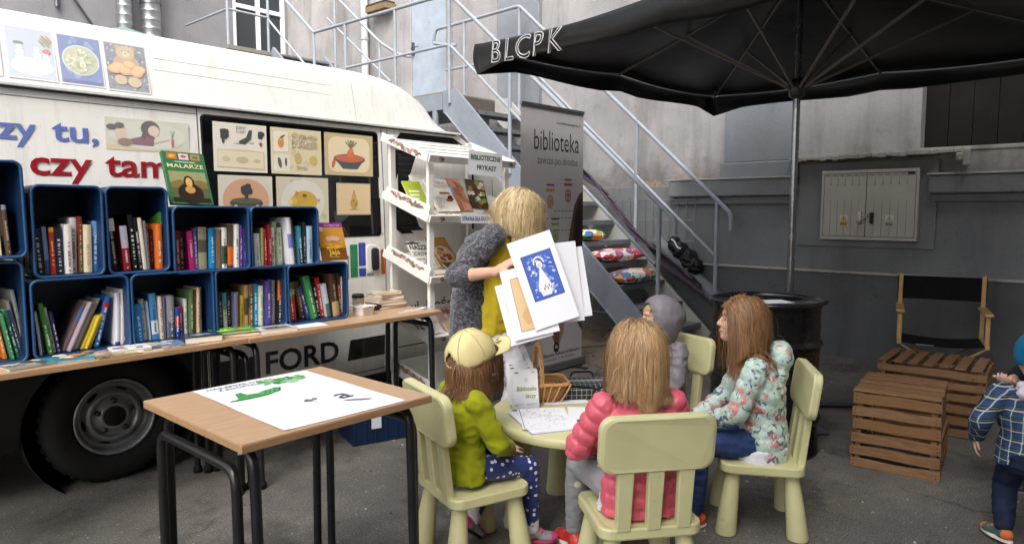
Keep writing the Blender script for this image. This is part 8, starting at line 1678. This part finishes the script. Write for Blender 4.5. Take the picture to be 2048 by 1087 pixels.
for s in 'LR': shoe(P['t'], J['an' + s], J['to' + s], .16, ('#3d5a52', '#c86a3a', '#d9d4c8'))
hc, Rm, hs = P['hc'], P['Rm'], P['hs']; T = Matrix.Translation(hc) @ (Rm @ Matrix.Rotation(R(-14), 3, 'Y')).to_4x4(); m = MB(); n, kk = 120, 18; vs = []
for j in range(kk + 1):
    ph = math.pi / 2 * (1 - j / kk) - .38 * (j / kk)
    for i in range(n): a = 2 * math.pi * i / n; w_ = 1 + .018 * math.cos(40 * a) * math.cos(ph) ** .5 + .02 * mnoise.noise(Vector((math.cos(a) * 2, math.sin(a) * 2, ph * 3))); vs.append((.094 * w_ * math.cos(ph) * math.cos(a) - .006, .083 * w_ * math.cos(ph) * math.sin(a), .012 + .105 * w_ * math.sin(ph)))
m.add(vs, [(j * n + i, (j + 1) * n + i, (j + 1) * n + (i + 1) % n, j * n + (i + 1) % n) for j in range(kk) for i in range(n)], C('#0f6488'), smooth=True, M=T); o = m.build('beanie', FLEECE, P['t']); so = o.modifiers.new('t', 'SOLIDIFY'); so.thickness = .004
hair(P['t'], 'hair', P['hc'], P['Rm'], P['hs'], 300, .04, ['#8f6a48', '#a5805a'], 9, nape=-.7, front=.9, keep=lambda D_: (D_[:, 2] < -.1), lay=.004)

# ---- crouching person mostly hidden behind the boy
P = make_person('crouching person in jeans mostly hidden behind the plaid shirt', (4.17, .14, 0), R(150), dict(k=.86, pel=(-.12, 0, .26), che=(.02, 0, .46), nek=(.13, 0, .60), head=(.22, .02, .70), hs=.9, hyaw=R(-60), hpitch=R(20), sw=.155, hw=.08,
    armL=((4.02, .375, .56), (-.9, .25, -.15), (0, 0, 1), (.3, -.3, -1), 1), armR=((.25, -.12, .46), (.9, .2, 0), (0, 0, -1), (-.5, -1, -.5), 0), legL=((.03, .10, .085), (.95, .1, 0), (1, .1, .35)), legR=((.06, -.12, .085), (.95, -.1, 0), (1, -.1, .35)), curlL=.95))
J = P['J']; garment(P, 'dark_jumper', COTTON, [('torso', .014, .0), ('arm', 'L', .012, .55), ('arm', 'R', .012, .9)], 0, .008, 4, d_wrinkle(.006, 12, 1.), '#20242c')
garment(P, 'jeans', DENIM, [('leg', 'L', .010, .95), ('leg', 'R', .010, .95), ('ell', tuple(P['pel']), (.12, .15, .11))], 0, .008, 4, d_wrinkle(.006, 13, 6.), '#3a4a5e')
for s in 'LR': shoe(P['t'], J['an' + s], J['to' + s], .24, ('#2c2a2a', '#55504c', '#b9b4a8'))
hair(P['t'], 'hair', P['hc'], P['Rm'], P['hs'], 900, .10, ['#5a3f2a', '#6d4c32'], 4, front=.3, nape=-.7)

# ---- the woman reading to the children
WL, WF = (2.60, 2.47, 0), R(-57)
P = make_person('standing person in mottled grey cardigan holding up large picture sheets', WL, WF, dict(k=1.0, pel=(-.03, 0, .86), che=(-.015, 0, 1.10), nek=(.055, 0, 1.285), head=(.15, -.01, 1.338), hs=.98, hyaw=R(-6), hpitch=R(68), hroll=R(-8), sw=.165, hw=.085, bw=1.06, twist=R(0),
    armR=((2.285, 2.115, 1.085), (.45, -.62, .55), (.55, -.2, -.75), (-1, -.15, -.8), 1), armL=((2.50, 2.00, .90), (-.85, -.5, .1), (-.3, -.5, 1), (1, -.2, -.9), 1), legL=((.02, .10, .085), (.95, .2, 0), (1, .1, 0)), legR=((.05, -.10, .085), (.95, -.1, 0), (1, 0, 0)), curlR=.35, curlL=.5, hand=.98, vox=.0052, skin='#d8a58c'))
J = P['J']; garment(P, 'cardigan', m_cardigan(), [('loft', [((-.065, 0, .70), .135, .215, 0), ((-.06, 0, .86), .135, .205, 0), ((-.055, 0, 1.0), .125, .185, 0), ((-.035, 0, 1.12), .125, .185, .1), ((-.02, 0, 1.20), .095, .168, .2), ((.005, 0, 1.245), .055, .12, .2)]), ('arm', 'L', .009, .26), ('arm', 'R', .009, .26), ('cap', tuple(J['shR']), .055, tuple(J['shL']), .055)], 0, .007, 6, d_wrinkle(.006, 13, 2.))
garment(P, 'yellow_shirt', COTTON, [('loft', [((.02, 0, .73), .125, .185, 0), ((.025, 0, .86), .130, .185, 0), ((.035, 0, 1.0), .118, .165, .05), ((.05, 0, 1.12), .112, .158, .15), ((.065, 0, 1.22), .082, .135, .25), ((.07, 0, 1.285), .055, .085, .3)])], 0, .008, 5, d_wrinkle(.007, 10, 6.), '#c8b02c')
garment(P, 'white_trousers', COTTON, [('leg', 'L', .012, .97), ('leg', 'R', .012, .97), ('ell', tuple(P['pel'] + Vector((0, 0, -.04))), (.13, .18, .13))], 0, .008, 5, d_wrinkle(.007, 11, 3.), '#cbc9d2')
for s in 'LR': shoe(P['t'], J['an' + s], J['to' + s], .25, ('#c9c4c0', '#a8a4a0', '#e4e0da'))
tM = Matrix.Translation(Vector((.166, -.075, 1.06))) @ frame((0, 0, 0), (.33, .94, 0), (.94, -.33, .12)); m = MB(); m.text('Biblioteka', 0, 0, .040, 2, C('#1f1d16'), 'C', .015, width=.22, M=tM); m.build('shirt_print', COTTON, P['t'])
hair(P['t'], 'hair', P['hc'], P['Rm'], P['hs'], 11000, .20, ['#cfb688', '#dac69c', '#bfa370', '#e2d2ac', '#b09464', '#d4bc90'], 31, crown=(-.75, .15, .66), spheres=[(tuple(P['nek'] + Vector((-.03, 0, -.02))), .085)], nape=-.7, front=.15, wave=.06, lay=.022, grav=.26, width=.0013, steps=15, guard=False, zend=lambda D_: np.where(D_[:, 0] < -.05, 1.275, 1.215), fly=.05)
m = MB(); m.lathe([(.0095, -.002), (.0105, 0), (.0095, .002)], 16, C('#c9a24a'), M=Matrix.Translation(J['wrR'] + J['hdR'].normalized() * .10) @ J['hdR'].to_track_quat('Z', 'Y').to_matrix().to_4x4()); m.build('ring', METAL, P['t'])

# ---- picture sheets in her hands
def sheet(label, c4, draw=None, col='#e6e6ea'):
    """corner points top-left, top-right, bottom-left"""
    tl, tr, bl_ = (Vector(q) for q in c4); u = (tr - tl); w = u.length; v = (tl - bl_); h = v.length; n = u.cross(v).normalized(); u.normalize(); v = n.cross(u)
    M = Matrix(((u.x, v.x, n.x, bl_.x), (u.y, v.y, n.y, bl_.y), (u.z, v.z, n.z, bl_.z), (0, 0, 0, 1))); q = MB(M=M); q.box(0, w, 0, h, -.0012, 0, C(col))
    if draw: draw(q, w, h)
    return q.build('picture_sheet', PAPER, label=label, cat='picture sheet', group='picture sheets held up in a fan')
def d_queen(q, w, h):
    x0, x1, y0, y1 = w * .20, w * .86, h * .30, h * .80; q.rect(x0 - .003, y0 - .003, x1 + .003, y1 + .003, 0, C('#31344a')); q.rect(x0, y0, x1, y1, 1, C('#3f5fb8')); rr = random.Random(6); W_, H_ = x1 - x0, y1 - y0
    for k in range(90):
        X, Y = rr.uniform(.08, .92), rr.uniform(.06, .94); q.disc(x0 + X * W_, y0 + Y * H_, W_ * rr.uniform(.02, .07), H_ * rr.uniform(.01, .04), 2 + k % 5, C(rr.choice(['#8fa6da', '#6f8bd0', '#b9c8ea', '#d4def2', '#5472c2', '#33509f'] if Y > .35 else ['#c8d4ee', '#9fb2de', '#dfe6f4', '#7f98d4'])), rot=rr.uniform(-1, 1), wob=.3)
    q.pg([(x0 + W_ * .5, y0 + H_ * .72), (x0 + W_ * .72, y0 + H_ * .2), (x0 + W_ * .6, y0 + H_ * .05), (x0 + W_ * .3, y0 + H_ * .05), (x0 + W_ * .24, y0 + H_ * .25)], 8, C('#dfe5f2')); q.disc(x0 + W_ * .5, y0 + H_ * .74, W_ * .10, H_ * .09, 9, C('#e8ecf6')); q.disc(x0 + W_ * .5, y0 + H_ * .72, W_ * .055, H_ * .055, 10, C('#d8c0bc'))
    for k in range(12): a = math.pi * k / 11; q.disc(x0 + W_ * (.5 + .17 * math.cos(a)), y0 + H_ * (.78 + .13 * math.sin(a)), W_ * .025, H_ * .02, 9, C('#eef2fa'))
    for k in range(5): q.disc(x0 + W_ * (.42 + .06 * k), y0 + H_ * (.2 + .05 * (k % 2)), W_ * .02, H_ * .035, 11, C('#a83a4a'))
def d_beige(q, w, h): q.rect(w * .18, h * .10, w * .60, h * .86, 0, C('#4a4438')); q.rect(w * .19, h * .107, w * .59, h * .853, 1, C('#d8b888')); q.disc(w * .4, h * .3, w * .12, h * .1, 2, C('#caa472'), wob=.3); q.rect(w * .52, h * .11, w * .58, h * .3, 2, C('#c49a62'))
def d_line(q, w, h): q.rect(w * .15, h * .10, w * .153, h * .85, 0, C('#5a5a60')); q.rect(w * .15, h * .85, w * .6, h * .853, 0, C('#5a5a60'))
sheet('front sheet with the blue and white picture, held up nearest the viewer', ((2.232, 2.040, 1.205), (2.362, 1.905, 1.268), (2.273, 1.879, .845)), d_queen)
sheet('sheet with a beige picture fanned out at the left', ((2.215, 2.070, 1.085), (2.345, 1.930, 1.13), (2.215, 1.945, .80)), d_beige)
sheet('leftmost sheet of the fan with a thin outline', ((2.193, 2.105, 1.01), (2.32, 1.97, 1.06), (2.205, 1.965, .775)), d_line)
sheet('sheet fanned out behind the blue picture at the right', ((2.29, 1.995, 1.19), (2.408, 1.865, 1.21), (2.325, 1.875, .865)), None, '#dfdfe4')
sheet('rightmost sheet of the fan reaching toward the banner', ((2.31, 1.985, 1.155), (2.432, 1.855, 1.18), (2.35, 1.855, .88)), None, '#e3e3e8')

# ---- black jacket on the pipe by the stairs
m = MB()
for c, r_ in (((6.71, 3.46, .85), (.085, .09, .10)), ((6.70, 3.55, .93), (.08, .085, .09)), ((6.71, 3.39, .78), (.08, .075, .09)), ((6.69, 3.62, 1.0), (.06, .07, .07))): pell(m, c, r_)
me = blob(m, .009, 3, d_wrinkle(.018, 12, 4.), '#151518'); o = add_mesh('black_jacket', me, SHELL, None); tag(o, 'crumpled black jacket lying on the pipe beside the stairs', 'jacket')
m = MB(); m.tube([(6.62, 3.62 - .016 * i, 1.05 - .014 * i + .015 * math.sin(i)) for i in range(8)], .008, 6, C('#d8d8dc')); m.build('white_strap', FABRIC, o)
